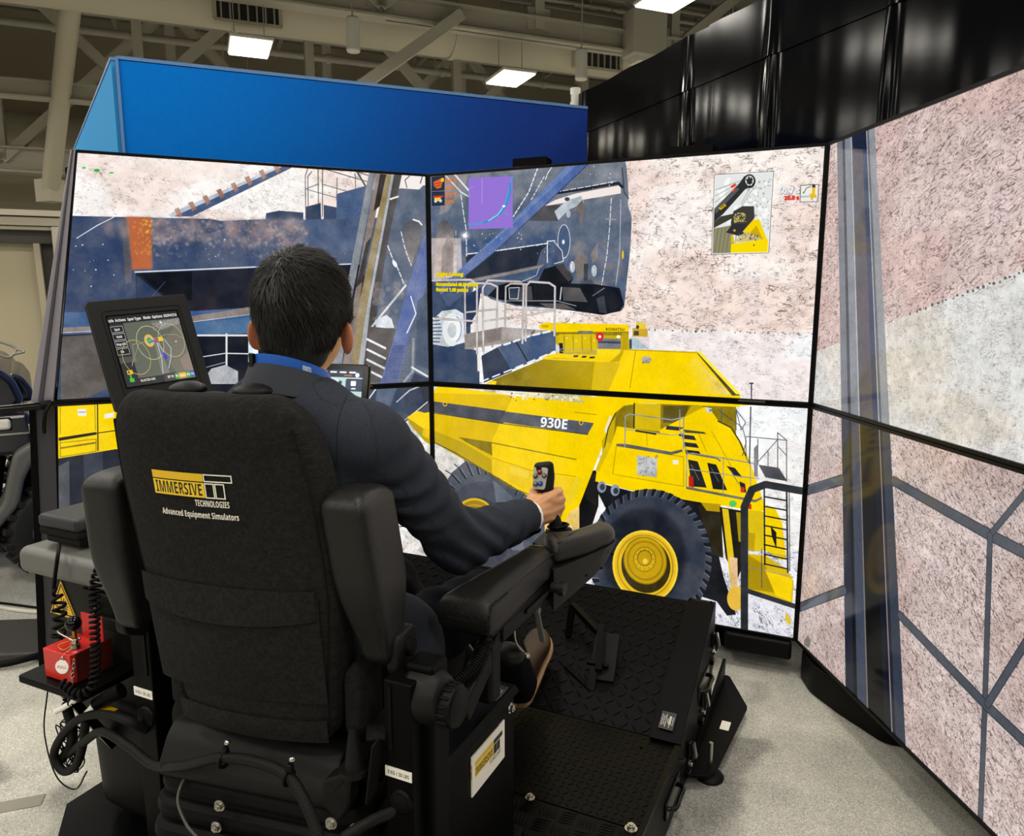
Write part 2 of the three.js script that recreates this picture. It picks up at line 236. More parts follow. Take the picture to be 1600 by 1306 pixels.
// ---------------------------------------------------------------- blue fabric booth, drape line
{
  const bt = thing('blue_booth_wall', 'tall blue stretched-fabric booth wall behind the left screens', 'wall', hall(0, 0, 0).toArray(), HT);
  const blue = dataTex(256, 256, (u, v) => { const g = hsh(u * 256 | 0, v * 256 | 0); const p = sstep(u + 0.12 * (0.5 - v), 0.0, 0.9); return [mix(0, 22, p) + 4 * g, mix(106, 48, p) + 4 * g, mix(196, 124, p) + 4 * g]; }, true);
  blue.wrapS = blue.wrapT = THREE.ClampToEdgeWrapping;
  const side = dataTex(256, 256, (u, v) => { const g = hsh(u * 256 | 0, v * 256 | 0), k = sstep(v, 0.62, 0.86); return [mix(96, 52, k) + 6 * g, mix(112, 140, k) + 6 * g, mix(176, 200, k) + 6 * g]; }, true);
  const mf = phys(0xffffff, 0.8, { map: blue, specularIntensity: 0.15 }), ms = phys(0xffffff, 0.8, { map: side, specularIntensity: 0.15 });
  const z0 = -1.02, x0 = -1.8, x1 = 0.46, H = 2.5, zb = -3.4;
  part(bt, 'front_panel', box(x1 - x0, H - 0.02, 0.05, (x0 + x1) / 2, H / 2, z0 - 0.025), mf, 'deep blue front fabric printed with a fade to navy');
  part(bt, 'side_panel', box(0.05, H - 0.02, 2.43).rotateY(Math.atan2(0.45, 2.38)).translate(x0 - 0.228, H / 2, (z0 + zb) / 2 - 0.034), ms, 'paler blue side fabric');
  part(bt, 'back_panel', box(x1 - x0 + 0.42, H - 0.02, 0.05, (x0 + x1) / 2 - 0.21, H / 2, zb), mf); part(bt, 'side_panel', box(0.05, H - 0.02, z0 - zb - 0.05, x1 - 0.025, H / 2, (z0 - 0.05 + zb) / 2), mf);
  part(bt, 'edge_profile', [box(0.012, H, 0.012, x0 - 0.002, H / 2, z0 + 0.004), box(x1 - x0, 0.014, 0.056, (x0 + x1) / 2, H, z0 - 0.025), box(0.056, 0.014, 2.43).rotateY(Math.atan2(0.45, 2.38)).translate(x0 - 0.228, H, (z0 + zb) / 2 - 0.034)], std('#4d76a8', 0.5));
}
const CA = 1.08;   // the drape hangs in the hall plane a = CA
{
  const p0 = thing('drape_upright', 'white upright pole where the blue wall meets the black curtain', 'pole', hall(CA - 0.06, 0, -2.26).toArray(), HT);
  part(p0, 'tube', cyl(0.036, 0.036, 2.95, 24, 0, 1.475, 0), M.pale); part(p0, 'slot', [box(0.075, 0.05, 0.012, 0, 2.88, 0), box(0.075, 0.05, 0.012, 0, 2.8, 0)], M.hallDark); part(p0, 'base_plate', cyl(0.22, 0.24, 0.012, 32, 0, 0.006, 0), M.pale);
  const rl = thing('drape_crossbar', 'thin crossbar carrying the black curtain along its top', 'pole', hall(CA, 2.86, 2.4).toArray(), HT); part(rl, 'tube', cylAlong('z', 0.022, 9.3, 12, 0, 0, 0), M.pale); part(rl, 'hook', box(0.05, 0.03, 0.06, 0, -0.01, -4.66), M.pale);
  // three pleated curtains with a valance fold over the bar
  const r = rng(31); const cuts = [-2.2, -0.72, 0.42, 1.65, 7.0];
  const names = ['leftmost black pleated curtain panel, beside the white pole', 'black pleated curtain panel above the seam of centre and right screens', 'black pleated curtain panel with the brightest lamp glint', 'rightmost black pleated curtain panel, at the picture edge'];
  for (let k = 0; k < 4; k++) {
    const b0 = cuts[k] - 0.02, b1 = cuts[k + 1] + 0.02, n = Math.round((b1 - b0) / 0.012), off = k * 9.1;
    const fold = (b, y) => 0.003 * Math.sin(b * 9 + 2.2 * Math.sin(b * 3.1 + off) + off) * (0.55 + 0.9 * vnoise(b * 2.2 + off, 3)) + 0.0004 * Math.sin(b * 41 + off * 2 + 1.5 * Math.sin(b * 7)) + 0.03 * Math.pow(Math.max(0, Math.sin(b * 5.1 + off * 1.7)), 60) + 0.0008 * (vnoise(b * 14, y * 2) - 0.5);
    const sheet = (yT, yB, lift, m) => {
      const pos = [], uv = [], idx = [];
      for (let i = 0; i <= n; i++) for (let j = 0; j <= m; j++) { const b = mix(b0, b1, i / n), t = j / m, y = mix(yT, yB, t); const g = 0.16 + 0.6 * sstep(2.9 - y, 0, 0.6), top = y > 2.84 ? 0.0 : 0; pos.push(-0.035 - lift - (fold(b, y) * g + 0.012) + top, y + (j === 0 ? 0.004 * Math.sin(b * 11 + off) : 0), b); uv.push(b, y); if (i < n && j < m) { const q = i * (m + 1) + j; idx.push(q, q + m + 1, q + 1, q + 1, q + m + 1, q + m + 2); } }
      const g = new THREE.BufferGeometry(); g.setAttribute('position', new THREE.Float32BufferAttribute(pos, 3)); g.setAttribute('uv', new THREE.Float32BufferAttribute(uv, 2)); g.setIndex(idx); g.computeVertexNormals(); return g;
    };
    const c = thing('black_curtain', names[k], 'curtain', hall(CA, 0, 0).toArray(), HT);
    part(c, 'drape', sheet(2.88, 0.02, 0, 14), M.drape); part(c, 'top_fold', sheet(2.9, 2.62, 0.007, 4), M.drape, 'doubled strip of cloth folded over the bar');
  }
}
// ---------------------------------------------------------------- the video wall: what its screens show
// Each picture is laid out by hand on the screen's own canvas; the layout numbers were measured on the photograph and pass through the
// fixed four-corner map of that screen.
const PW = 1.66, PH = 0.945, CWD = 1400, CHT = Math.round(CWD * PH / PW);
function cornerMap(c) {                   // photo pixel -> unit square of the screen (u right, v down), and back
  const [[x0, y0], [x1, y1], [x2, y2], [x3, y3]] = c, dx1 = x1 - x2, dx2 = x3 - x2, sx = x0 - x1 + x2 - x3, dy1 = y1 - y2, dy2 = y3 - y2, sy = y0 - y1 + y2 - y3, den = dx1 * dy2 - dx2 * dy1;
  const g = (sx * dy2 - dx2 * sy) / den, h = (dx1 * sy - sx * dy1) / den;
  const m = new THREE.Matrix3().set(x1 - x0 + g * x1, x3 - x0 + h * x3, x0, y1 - y0 + g * y1, y3 - y0 + h * y3, y0, g, h, 1), n = m.clone().invert();
  const ap = (M3, x, y) => { const e = M3.elements, w = e[2] * x + e[5] * y + e[8]; return [(e[0] * x + e[3] * y + e[6]) / w, (e[1] * x + e[4] * y + e[7]) / w]; };
  return { to: (x, y) => ap(n, x, y), from: (u, v) => ap(m, u, v) };
}
const PANELS = {
  left_upper: [[-25.9, 223.1], [668.3, 271.9], [674, 599.4], [18.7, 632.8]], left_lower: [[18.7, 632.8], [674, 599.4], [679.2, 899.6], [58.7, 1000.4]],
  centre_upper: [[668.3, 271.9], [1294.6, 222.4], [1267.8, 633.3], [674, 599.4]], centre_lower: [[674, 599.4], [1267.8, 633.3], [1243.8, 1001.9], [679.2, 899.6]],
  right_upper: [[1294.6, 222.4], [2240.7, -157.1], [2055, 869.8], [1267.8, 633.3]], right_lower: [[1267.8, 633.3], [2055, 869.8], [1911.7, 1662.3], [1243.8, 1001.9]],
};
const ROCK = { cliff_pale: [[255, 250, 246], [246, 229, 220], [160, 148, 142], 30, 0.5, 0.6, 0.12], pebble: [[238, 236, 229], [222, 216, 206], [140, 138, 130], 26, 0.7, 0.9, 0.1], cliff: [[255, 246, 239], [246, 224, 213], [120, 100, 90], 24, 0.12, 0.95, 0.12], ground: [[250, 251, 251], [250, 238, 234], [150, 152, 160], 34, 0.2, 0.85, 0.1], marble: [[250, 250, 252], [232, 232, 238], [96, 98, 118], 15, 0.9, 0.95, 0.12], ground_low: [[250, 252, 251], [247, 243, 240], [150, 156, 164], 34, 0.3, 0.8, 0.1], side_cliff: [[222, 202, 195], [214, 188, 180], [110, 86, 88], 22, -0.35, 1, 0.36], side_ground: [[220, 220, 217], [216, 210, 200], [146, 138, 132], 34, -0.1, 0.9, 0.2], low_ground: [[219, 203, 198], [208, 187, 181], [98, 74, 70], 27, 0.7, 1, 0.48] };
function rockStyle(id, X, Y) {
  if (id === 'left_upper') return ROCK.cliff_pale;
  if (id === 'left_lower' || (id === 'centre_lower' && X < 800)) return ROCK.pebble;
  if (id === 'centre_upper') return Y < 522 - (1296 - X) * 0.03 ? ROCK.cliff : ROCK.ground;
  if (id === 'centre_lower') return Y > 860 ? ROCK.marble : ROCK.ground_low;
  if (id === 'right_upper') return Y < 505 - (X - 1385) * 0.4 ? ROCK.side_cliff : ROCK.side_ground;
  return ROCK.low_ground;
}
function field(sx, sy, off, o, step = 4) {          // a smooth noise field over the canvas, sampled coarsely
  const w = Math.ceil(CWD / step) + 2, h = Math.ceil(CHT / step) + 2, a = new Float32Array(w * h); for (let j = 0; j < h; j++) for (let i = 0; i < w; i++) a[j * w + i] = fbm(i * step / CWD * PW * sx + off, j * step / CHT * PH * sy, o);
  return (x, y) => { const X = x / step, Y = y / step, i = X | 0, j = Y | 0, f = X - i, g = Y - j, k = j * w + i; return (a[k] * (1 - f) + a[k + 1] * f) * (1 - g) + (a[k + w] * (1 - f) + a[k + w + 1] * f) * g; };
}
function paintRock(ctx, id, map) {
  const im = ctx.createImageData(CWD, CHT), d = im.data, off = id.length * 3.7 + (id.startsWith('r') ? 40 : 0), wX = field(30, 30, off, 1), wY = field(30, 30, off + 77, 1), bigF = field(4, 7, off, 3, 8), areaF = field(17, 19, off, 1), area2F = field(60, 66, off, 1, 2), midF = field(24, 40, off, 2);
  for (let y = 0; y < CHT; y++) { let st = null; for (let x = 0; x < CWD; x++) {
    if (!(x & 3)) { const q = map.from(x / CWD, y / CHT); st = rockStyle(id, q[0], q[1]); }
    const A = st[0], B = st[1], K = st[2], s = st[3], ca = Math.cos(st[4]), sa = Math.sin(st[4]), mx = x / CWD * PW, my = y / CHT * PH, wx = wX(x, y) - 0.5, wy = wY(x, y) - 0.5;
    const p = (mx * ca + my * sa) * s * 2.1 + wx * 1.3, q = (-mx * sa + my * ca) * s * 6.4 + wy * 1.8, p2 = (mx * ca - my * sa) * s * 5.2 + wy, q2 = (mx * sa + my * ca) * s * 11 + wx;
    const n1 = 1 - Math.abs(2 * (0.67 * vnoise(p, q) + 0.33 * vnoise(p * 2.03 + 17, q * 2.03 + 9)) - 1), n2 = 1 - Math.abs(2 * vnoise(p2 + 31, q2) - 1), n3 = vnoise(p2 * 2.3 + 7, q2 * 1.9), a2 = area2F(x, y);
    const crack = clamp(sstep(n1, 0.87, 0.98) * sstep(areaF(x, y) * 0.7 + a2 + st[6], 0.78, 1.12) * 0.9 + sstep(n2, 0.78, 1) * sstep(a2 + st[6] * 0.7, 0.4, 0.8) * 0.45 + sstep(n3 + st[6] * 0.25, 0.7, 0.95) * 0.36, 0, 1) * st[5];
    const light = 0.985 + 0.12 * (midF(x, y) - 0.5) + 0.1 * (n3 - 0.5) + 0.07 * (hsh(x, y) - 0.5), t = sstep(bigF(x, y), 0.38, 0.62), o = (y * CWD + x) * 4;
    for (let c = 0; c < 3; c++) d[o + c] = clamp((A[c] + (B[c] - A[c]) * t) * light * (1 - crack * 0.85) + K[c] * crack * 0.85, 0, 255);
    d[o + 3] = 255;
  } }
  ctx.putImageData(im, 0, 0);
}
function pen(ctx0, map) {
  let ctx = ctx0;
  const P = (x, y) => { const [u, v] = map.to(x, y); return [u * CWD, v * CHT]; };
  const path = (a, close) => { ctx.beginPath(); for (let i = 0; i < a.length; i += 2) { const [x, y] = P(a[i], a[i + 1]); i ? ctx.lineTo(x, y) : ctx.moveTo(x, y); } if (close) ctx.closePath(); };
  const scaleAt = (x, y) => { const a = P(x, y), b = P(x + 1, y), c = P(x, y + 1); return Math.sqrt(Math.abs((b[0] - a[0]) * (c[1] - a[1]) - (b[1] - a[1]) * (c[0] - a[0]))); };
  const k = {
    poly(col, ...a) { path(a, true); ctx.fillStyle = col; ctx.fill(); return k; },
    line(col, w, ...a) { path(a); ctx.strokeStyle = col; ctx.lineWidth = w * scaleAt(a[0], a[1]); ctx.lineJoin = 'round'; ctx.lineCap = 'round'; ctx.stroke(); return k; },
    dash(col, w, on, off, ...a) { const s = scaleAt(a[0], a[1]); ctx.setLineDash([on * s, off * s]); k.line(col, w, ...a); ctx.setLineDash([]); return k; },
    oval(col, cx, cy, rx, ry, rot = 0, w = 0, a0 = 0, a1 = Math.PI * 2) { const a = [], c = Math.cos(rot), s = Math.sin(rot); for (let i = 0; i <= 40; i++) { const t = a0 + (a1 - a0) * i / 40, x = rx * Math.cos(t), y = ry * Math.sin(t); a.push(cx + x * c - y * s, cy + x * s + y * c); } return w ? k.line(col, w, ...a) : k.poly(col, ...a); },
    text(col, str, x, y, size, rot = 0, o = {}) { const a = P(x, y), c = Math.cos(rot), s = Math.sin(rot), b = P(x + c, y + s), d = P(x - s, y + c); ctx.save(); ctx.setTransform(b[0] - a[0], b[1] - a[1], d[0] - a[0], d[1] - a[1], a[0], a[1]); ctx.font = (o.font ?? 'bold') + ' ' + size + 'px sans-serif'; ctx.fillStyle = col; if (o.sx) ctx.scale(o.sx, 1); if (o.stroke) { ctx.strokeStyle = o.stroke; ctx.lineWidth = size * 0.12; ctx.strokeText(str, 0, 0); } ctx.fillText(str, 0, 0); ctx.restore(); return k; },
    clip(a, f) { ctx.save(); path(a, true); ctx.clip(); f(k); ctx.restore(); return k; },
    blots(col, n, x0, y0, x1, y1, r0, r1, seed, sq = 1) { const r = rng(seed); ctx.fillStyle = col; for (let i = 0; i < n; i++) { const x = mix(x0, x1, r()), y = mix(y0, y1, r()), q = mix(r0, r1, r() * r()); k.oval(col, x, y, q, q * sq * (0.6 + 0.8 * r()), r() * 3); } return k; },
    soft(px, f) { const t = document.createElement('canvas'), old = ctx; t.width = CWD; t.height = CHT; ctx = t.getContext('2d'); f(k); ctx = old; ctx.save(); ctx.filter = 'blur(' + (px * 2.2).toFixed(1) + 'px)'; ctx.drawImage(t, 0, 0); ctx.restore(); return k; },
    grad(c0, c1, x0, y0, x1, y1, ...a) { const g = ctx.createLinearGradient(...P(x0, y0), ...P(x1, y1)); g.addColorStop(0, c0); g.addColorStop(1, c1); path(a, true); ctx.fillStyle = g; ctx.fill(); return k; },
  };
  return k;
}
const NAVY = '#33496d', DEEP = '#22304a', SLATE = '#55667f', YEL = '#f5d000', YDK = '#b79a08', WHT = '#e6ebee', RAIL = '#c9c2bd';
function paintLeftUpper(k) {
  k.oval('#3fbf3f', 131, 262, 3, 1.6).oval('#3fbf3f', 151, 266, 5, 2.4).oval('#3fbf3f', 174, 270, 4, 1.2);
  // ribbed pipe
  k.poly('#b9c6d2', 262, 335, 430, 262, 452, 258, 268, 340).poly('#4a5d83', 272, 338, 300, 338, 456, 262, 446, 258, 330, 312);
  for (let i = 0; i < 8; i++) { const x = 275 + i * 22, y = 332 - i * 9.9; k.poly('rgba(176,120,92,.85)', x - 3, y - 5, x + 4, y - 8, x + 10, y + 4, x + 4, y + 8); }
  // platform boxes and rails behind the body
  k.line('#6e6b68', 1.4, 478, 340, 477, 275, 481, 263, 497, 261, 575, 284).line('#6e6b68', 1.4, 482, 340, 481, 276, 487, 268).line('#77736e', 1.6, 498, 338, 497, 262).line('#77736e', 1.6, 504, 338, 504, 262).line('#77736e', 1.2, 478, 295, 498, 287).line('#77736e', 1.2, 480, 296, 545, 314).line('#77736e', 1.2, 505, 288, 560, 304).line('#77736e', 1.2, 527, 278, 526, 312).line('#77736e', 1.2, 555, 270, 556, 296).line('#5b5f68', 3, 558, 268, 572, 292).line('#77736e', 2, 545, 264, 576, 274);
  k.poly('#3c4c69', 415, 344, 416, 333, 436, 329, 474, 332, 474, 344).poly('#2f4061', 478, 344, 478, 323, 501, 317, 502, 344).poly('#34486d', 506, 344, 506, 320, 526, 324, 526, 344).poly('#4b6289', 526, 346, 526, 303, 572, 290, 590, 300, 585, 346);
  // body of the machine
  k.grad('#33456a', '#485a7c', 100, 340, 560, 430, 60, 336, 330, 342, 345, 345, 420, 342, 476, 343, 590, 340, 600, 640, 60, 640);
  k.soft(3, () => { k.blots('rgba(166,140,134,.4)', 150, 235, 342, 340, 378, 2, 9, 5).blots('rgba(166,140,134,.4)', 170, 350, 342, 478, 386, 2, 10, 6).blots('rgba(150,128,126,.4)', 50, 160, 340, 215, 368, 2, 7, 7).blots('rgba(90,104,120,.3)', 60, 120, 400, 560, 470, 3, 12, 8); k.blots('rgba(84,112,156,.22)', 60, 470, 345, 560, 420, 3, 12, 12); }); k.soft(0.8, () => k.blots('rgba(176,152,144,.5)', 260, 235, 342, 480, 384, 0.8, 3.4, 45).blots('rgba(176,152,144,.4)', 120, 240, 372, 470, 404, 0.8, 3, 46).blots('rgba(58,72,104,.5)', 160, 240, 350, 480, 404, 0.8, 3, 47));
  k.soft(1.2, () => k.poly('#b4633f', 197, 338, 236, 339, 238, 420, 206, 422, 202, 380)); k.blots('rgba(205,130,60,.7)', 40, 205, 345, 236, 400, 1, 4, 9).blots('rgba(226,170,60,.8)', 12, 222, 342, 238, 364, 1, 4, 10).poly('rgba(120,100,84,.5)', 190, 345, 202, 345, 206, 440, 196, 445);
  k.line('#c4cedc', 1.5, 120, 372, 152, 352, 178, 339).blots('#dfe7ef', 16, 108, 378, 190, 460, 0.6, 2.2, 11, 0.6).blots('#c9d3df', 20, 240, 350, 540, 410, 0.5, 1.4, 13);
  k.line('#dfe5ea', 2, 211, 425, 330, 420, 400, 417, 560, 412).poly('#1a1f2d', 212, 427, 400, 419, 566, 413, 570, 470, 300, 487, 213, 487).poly('#0e121c', 216, 427, 300, 424, 300, 470, 262, 466).poly('#2a3c60', 213, 430, 258, 466, 268, 484, 213, 486).line('#435478', 1, 226, 476, 258, 440);
  k.poly('#3a5f92', 95, 488, 300, 486, 560, 470, 560, 540, 95, 545).poly('#8d7f79', 95, 512, 180, 508, 300, 494, 400, 478, 545, 466, 545, 476, 400, 489, 300, 502, 180, 516, 95, 521).line('#c9c4bd', 1.4, 95, 520, 180, 516, 300, 503, 400, 490, 545, 476).line('#2c2a2c', 3, 95, 525, 180, 521);
  k.poly('#5d5752', 95, 526, 180, 521, 182, 600, 95, 640).poly('#3c6b9d', 300, 505, 545, 482, 545, 520, 300, 522).poly('#141925', 300, 524, 560, 516, 560, 640, 300, 640).line('#e3e5e4', 3, 300, 524, 400, 524, 540, 518).line('#dcdedd', 2, 354, 552, 400, 553).line('#dcdedd', 3, 354, 522, 354, 594).line('#dcdedd', 1.6, 300, 560, 352, 552).line('#8d949c', 1.4, 318, 575, 352, 566).poly('#a9aeb2', 318, 592, 330, 576, 352, 570, 372, 580, 372, 600, 318, 600).poly('#c7dfe8', 388, 520, 402, 520, 404, 560, 388, 566);
  k.poly('#2a2c33', 520, 430, 580, 430, 580, 600, 520, 600).poly('#57667c', 604, 297, 676, 288, 678, 600, 548, 600);
  // slanting cab pillar
  k.grad('#858b93', '#4b4e56', 575, 270, 600, 275, 577, 268, 588, 270, 547, 480, 530, 600, 512, 600).poly('#8c7c72', 588, 270, 600, 271, 566, 440, 546, 600, 530, 600, 558, 440).poly('#34302e', 594, 272, 604, 272, 596, 320, 584, 330).poly('#403b38', 572, 380, 580, 370, 566, 440, 556, 450).poly('#9a8756', 604, 271, 612, 272, 580, 440, 566, 560, 555, 600, 546, 600, 562, 470).poly('#a9adb2', 612, 272, 616, 272, 584, 450, 572, 560, 566, 600, 556, 600, 570, 500).poly('#4d4a49', 616, 272, 628, 273, 606, 380, 590, 480, 574, 600, 565, 600, 580, 470);
  // blue-grey boom to the right of the pillar, with openings
  k.poly('#57667c', 628, 300, 676, 288, 678, 600, 574, 600, 606, 400).poly('#f0e9e4', 629, 273, 668, 273, 668, 283, 655, 296, 625, 294).line('#45434a', 1.4, 640, 275, 633, 281, 636, 293).line('#45434a', 1.6, 660, 276, 657, 286);
  k.grad('#5a5b60', '#857e7b', 640, 350, 640, 415, 629, 354, 637, 346, 650, 344, 660, 350, 655, 380, 643, 415, 633, 395, 630, 370).line('#eef2f4', 2.4, 646, 343, 655, 346, 659, 351).dash('#e4e9ee', 1.4, 7, 3, 627, 362, 632, 385, 640, 408, 643, 415).dash('#eef2f4', 1.6, 8, 3, 606, 384, 614, 405, 622, 420, 632, 445).oval('#eef2f4', 617, 412, 3, 6, -0.5);
  k.blots('rgba(150,140,134,.4)', 20, 584, 440, 640, 520, 3, 10, 15).line('#cfd3d5', 3.2, 580, 512, 634, 446).line('#cfd3d5', 3, 571, 586, 606, 548).poly('#cdd6da', 586, 500, 604, 492, 612, 498, 616, 512, 588, 514).poly('#5a5550', 575, 510, 620, 514, 612, 596, 572, 598);
  for (let i = 0; i < 4; i++) k.line('#d8dcdd', 3.5, 574, 530 + i * 16, 602, 544 + i * 16);
  k.poly('#5a6fae', 668, 355, 676, 345, 676, 420, 640, 520, 622, 596, 594, 600, 612, 540, 640, 440); k.poly('rgba(60,78,140,.55)', 614, 540, 634, 540, 621, 598, 596, 600); for (let i = 0; i < 6; i++) k.line('rgba(40,55,105,.35)', 1, 606 - i * 2 + 14, 540 + i * 10, 634, 540 + i * 10);
  k.line('#e3e4e4', 2, 642, 463, 650, 490, 636, 520).line('#8e9499', 4, 646, 530, 645, 580, 632, 596).line('#dfe3e5', 3, 644, 574, 668, 588).poly('#2c3b57', 648, 582, 670, 592, 670, 600, 640, 600).poly('#44566f', 652, 470, 676, 450, 676, 580, 650, 570);
  k.line('#f3f0e0', 2.6, 610, 311, 622, 307);
}
function paintLeftLower(k) {
  k.poly('#d9d6cc', 60, 596, 680, 596, 680, 1010, 60, 1010);
  k.blots('rgba(140,136,126,.5)', 340, 540, 650, 680, 900, 1, 5, 71, 0.6).blots('rgba(244,243,238,.9)', 260, 540, 650, 680, 900, 1.5, 6, 72, 0.6).blots('rgba(105,100,92,.45)', 200, 560, 680, 680, 900, 0.6, 2, 73);
  k.poly('#1b2233', 60, 596, 530, 596, 520, 1010, 60, 1010).poly('#343b4b', 130, 700, 160, 700, 165, 900, 135, 900).poly('#4a4e56', 88, 730, 108, 720, 112, 1000, 92, 1000);
  k.poly('#30425f', 500, 596, 680, 596, 672, 625, 640, 655, 604, 678, 560, 700, 500, 720).poly('#4b617d', 590, 602, 622, 602, 600, 660, 582, 672).poly('#2a3a55', 632, 610, 668, 604, 668, 640, 634, 650).poly('#262c3c', 656, 602, 680, 600, 680, 628, 664, 634).line('#dfe3e5', 2, 570, 632, 590, 604).line('#c3c8cb', 2, 620, 628, 640, 610, 655, 604).line('#e6e4de', 1.6, 606, 676, 650, 643, 668, 628).poly('#3d4b61', 598, 668, 626, 640, 640, 650, 606, 677);
  // far yellow bonnet at the lower left
  k.poly(YEL, 60, 640, 60, 626, 120, 607, 200, 580, 320, 560, 320, 700, 180, 702, 88, 717, 60, 720).line('#1c1a10', 1.4, 88, 634, 132, 629).line('#1c1a10', 1.6, 92, 686, 150, 677, 200, 670).line('#1c1a10', 1.6, 152, 602, 153, 704).poly('#1d1b12', 92, 684, 150, 675, 151, 679, 92, 689).line('#8a7510', 1.2, 94, 690, 94, 714, 150, 705, 150, 686, 94, 692).line('#8a7510', 1, 94, 636, 94, 678).line('#8a7510', 1, 148, 630, 149, 672).poly('#e9e9e4', 121, 639, 134, 639, 135, 650, 122, 650).line('#40403c', 1, 123, 644, 133, 644).poly('#e9e9e4', 163, 647, 178, 644, 178, 652, 163, 654).line('#8a7510', 3, 96, 700, 148, 692);
  k.poly('#f0cb05', 200, 600, 320, 585, 320, 560, 200, 580);
  // tail of the dump body
  k.poly(YEL, 636, 652, 652, 642, 690, 634, 690, 690, 668, 678, 644, 662).poly(YDK, 636, 652, 668, 674, 690, 690, 690, 704, 664, 690, 640, 662).poly('#e6bd00', 662, 668, 672, 672, 670, 686, 660, 680).poly('#434956', 652, 642, 668, 630, 690, 626, 690, 640, 664, 645);
  for (const [x, y] of [[657, 678], [661, 709], [674, 712]]) k.oval('#35c04a', x, y, 2.2, 1.5);
  k.line('rgba(120,200,220,.5)', 0.7, 600, 690, 665, 712).line('rgba(120,200,220,.5)', 0.7, 615, 705, 662, 726);
}
function paintCentreUpper(k) {
  const r = rng(5);
  for (let i = 0; i < 30; i++) { const x = 1000 + 290 * r(), y = 523 - (1296 - x) * 0.03 + (r() - 0.5) * 3; k.oval(r() < 0.3 ? '#5d5a5c' : '#9a8f8a', x, y, 0.8 + 1.6 * r(), 0.8 + 1.5 * r()); }
  // distant loader
  k.poly('#a8c4cc', 984, 528, 1014, 526, 1014, 545, 984, 545).poly('#e3ced0', 992, 528, 1014, 526, 1014, 545).poly('#2e3c4a', 983, 530, 987, 530, 987, 545, 983, 545).poly('#caa52c', 988, 512, 1012, 514, 1012, 526, 988, 526).poly('#e8c63a', 993, 504, 1008, 504, 1009, 514, 994, 514).poly('#4c4434', 990, 517, 998, 517, 998, 524, 990, 524).oval('#3c3930', 996, 511, 2.5, 3);
  // cab roof strip and deck of the dump truck
  k.poly('#c7ab0c', 868, 522, 982, 518, 984, 560, 868, 560).poly(YEL, 842, 508, 852, 504, 982, 507, 982, 518, 868, 519, 842, 513).poly('#8d7808', 868, 519, 982, 518, 982, 524, 868, 524).poly('#d9bb0d', 873, 522, 930, 522, 932, 548, 884, 550, 873, 540);
  for (let i = 0; i < 4; i++) { k.line('#7d6b0a', 1, 881 + i * 14, 524, 882 + i * 14, 548); k.oval('#f6eecb', 886 + i * 14, 528 + (i % 2) * 4, 1, 1); }
  k.poly('#6f7382', 903, 517, 926, 517, 926, 521, 903, 521).poly('#70747f', 934, 528, 970, 530, 970, 545, 934, 545).poly('#3c414d', 934, 532, 970, 534, 970, 537, 934, 536).poly('#f1d21b', 932, 545, 970, 546, 966, 560, 934, 560).poly('#b59a0b', 972, 520, 981, 520, 981, 546, 972, 546).poly('#17171a', 873, 536, 879, 536, 880, 552, 874, 552);
  k.oval('#d4262b', 937, 526, 6, 7).oval('#fff', 937, 526, 2.2, 2.2).oval('#fffbe0', 966, 526, 3, 2.4).text('#3e3507', 'KOMATSU', 946, 516.5, 6.4, 0.02, { sx: 0.98 }).text('rgba(120,95,10,.8)', '930E', 846, 511, 5, 0.02);
  k.poly(YEL, 848, 556, 872, 552, 884, 553, 985, 556, 985, 566, 860, 562).poly('#3a3412', 897, 555, 904, 555, 902, 558, 895, 558).poly('#3a3412', 910, 556, 917, 556, 915, 559, 908, 559).poly('#3a3412', 922, 557, 930, 557, 928, 560, 920, 560).line('#9c9fa2', 1, 868, 544, 886, 553, 935, 553).line('#9c9fa2', 1, 870, 545, 934, 547).poly('#c9cbd0', 866, 536, 874, 540, 874, 552, 866, 550);
  // inside of the dump body
  k.grad('#8f7a08', '#b69a0a', 820, 610, 900, 560, 752, 604, 768, 594, 852, 560, 866, 559, 985, 566, 985, 616).poly('#d7b60d', 929, 564, 986, 566, 974, 612, 924, 609).line('#efd024', 2.4, 848, 560, 880, 562, 985, 566).poly('#f3d517', 752, 604, 768, 594, 776, 596, 772, 606);
  // wide front canopy
  k.poly(YEL, 950, 612, 966, 575, 975, 546, 1090, 550, 1157, 618, 1156, 628, 950, 620).poly('#c5a20b', 952, 566, 975, 546, 968, 565).line('#a68c0a', 1.2, 993, 548, 984, 606).line('#c2a416', 2, 974, 546, 1090, 551).poly('#4e4312', 1089, 552, 1096, 552, 1156, 618, 1144, 618).poly('#f8e23e', 1092, 547, 1158, 616, 1150, 616, 1090, 551).grad('#f5d000', '#e8cf78', 1080, 600, 1125, 580, 1086, 556, 1142, 617, 1075, 614, 1070, 570).oval('#b2a993', 1010, 562, 8, 5.5).blots('#7a7468', 12, 1003, 558, 1017, 567, 0.6, 1.6, 4);
  k.line('#46505c', 2, 1174, 601, 1174, 640).line('#46505c', 3, 1172, 599, 1176, 599);
  // the digging bucket and boom at the upper left
  k.grad('#687383', '#42587c', 820, 270, 800, 500, 660, 290, 670, 240, 974, 238, 979, 262, 982, 305, 981, 320, 987, 340, 985, 385, 975, 480, 970, 486, 941, 492, 900, 486, 862, 482, 806, 478, 762, 466, 740, 448, 735, 470, 735, 545, 665, 560);
  k.soft(2.2, () => k.blots('rgba(128,134,142,.5)', 80, 690, 255, 975, 320, 4, 16, 21).blots('rgba(120,116,118,.5)', 40, 900, 380, 975, 470, 4, 13, 22).blots('rgba(50,76,122,.55)', 70, 730, 370, 900, 430, 4, 16, 24));
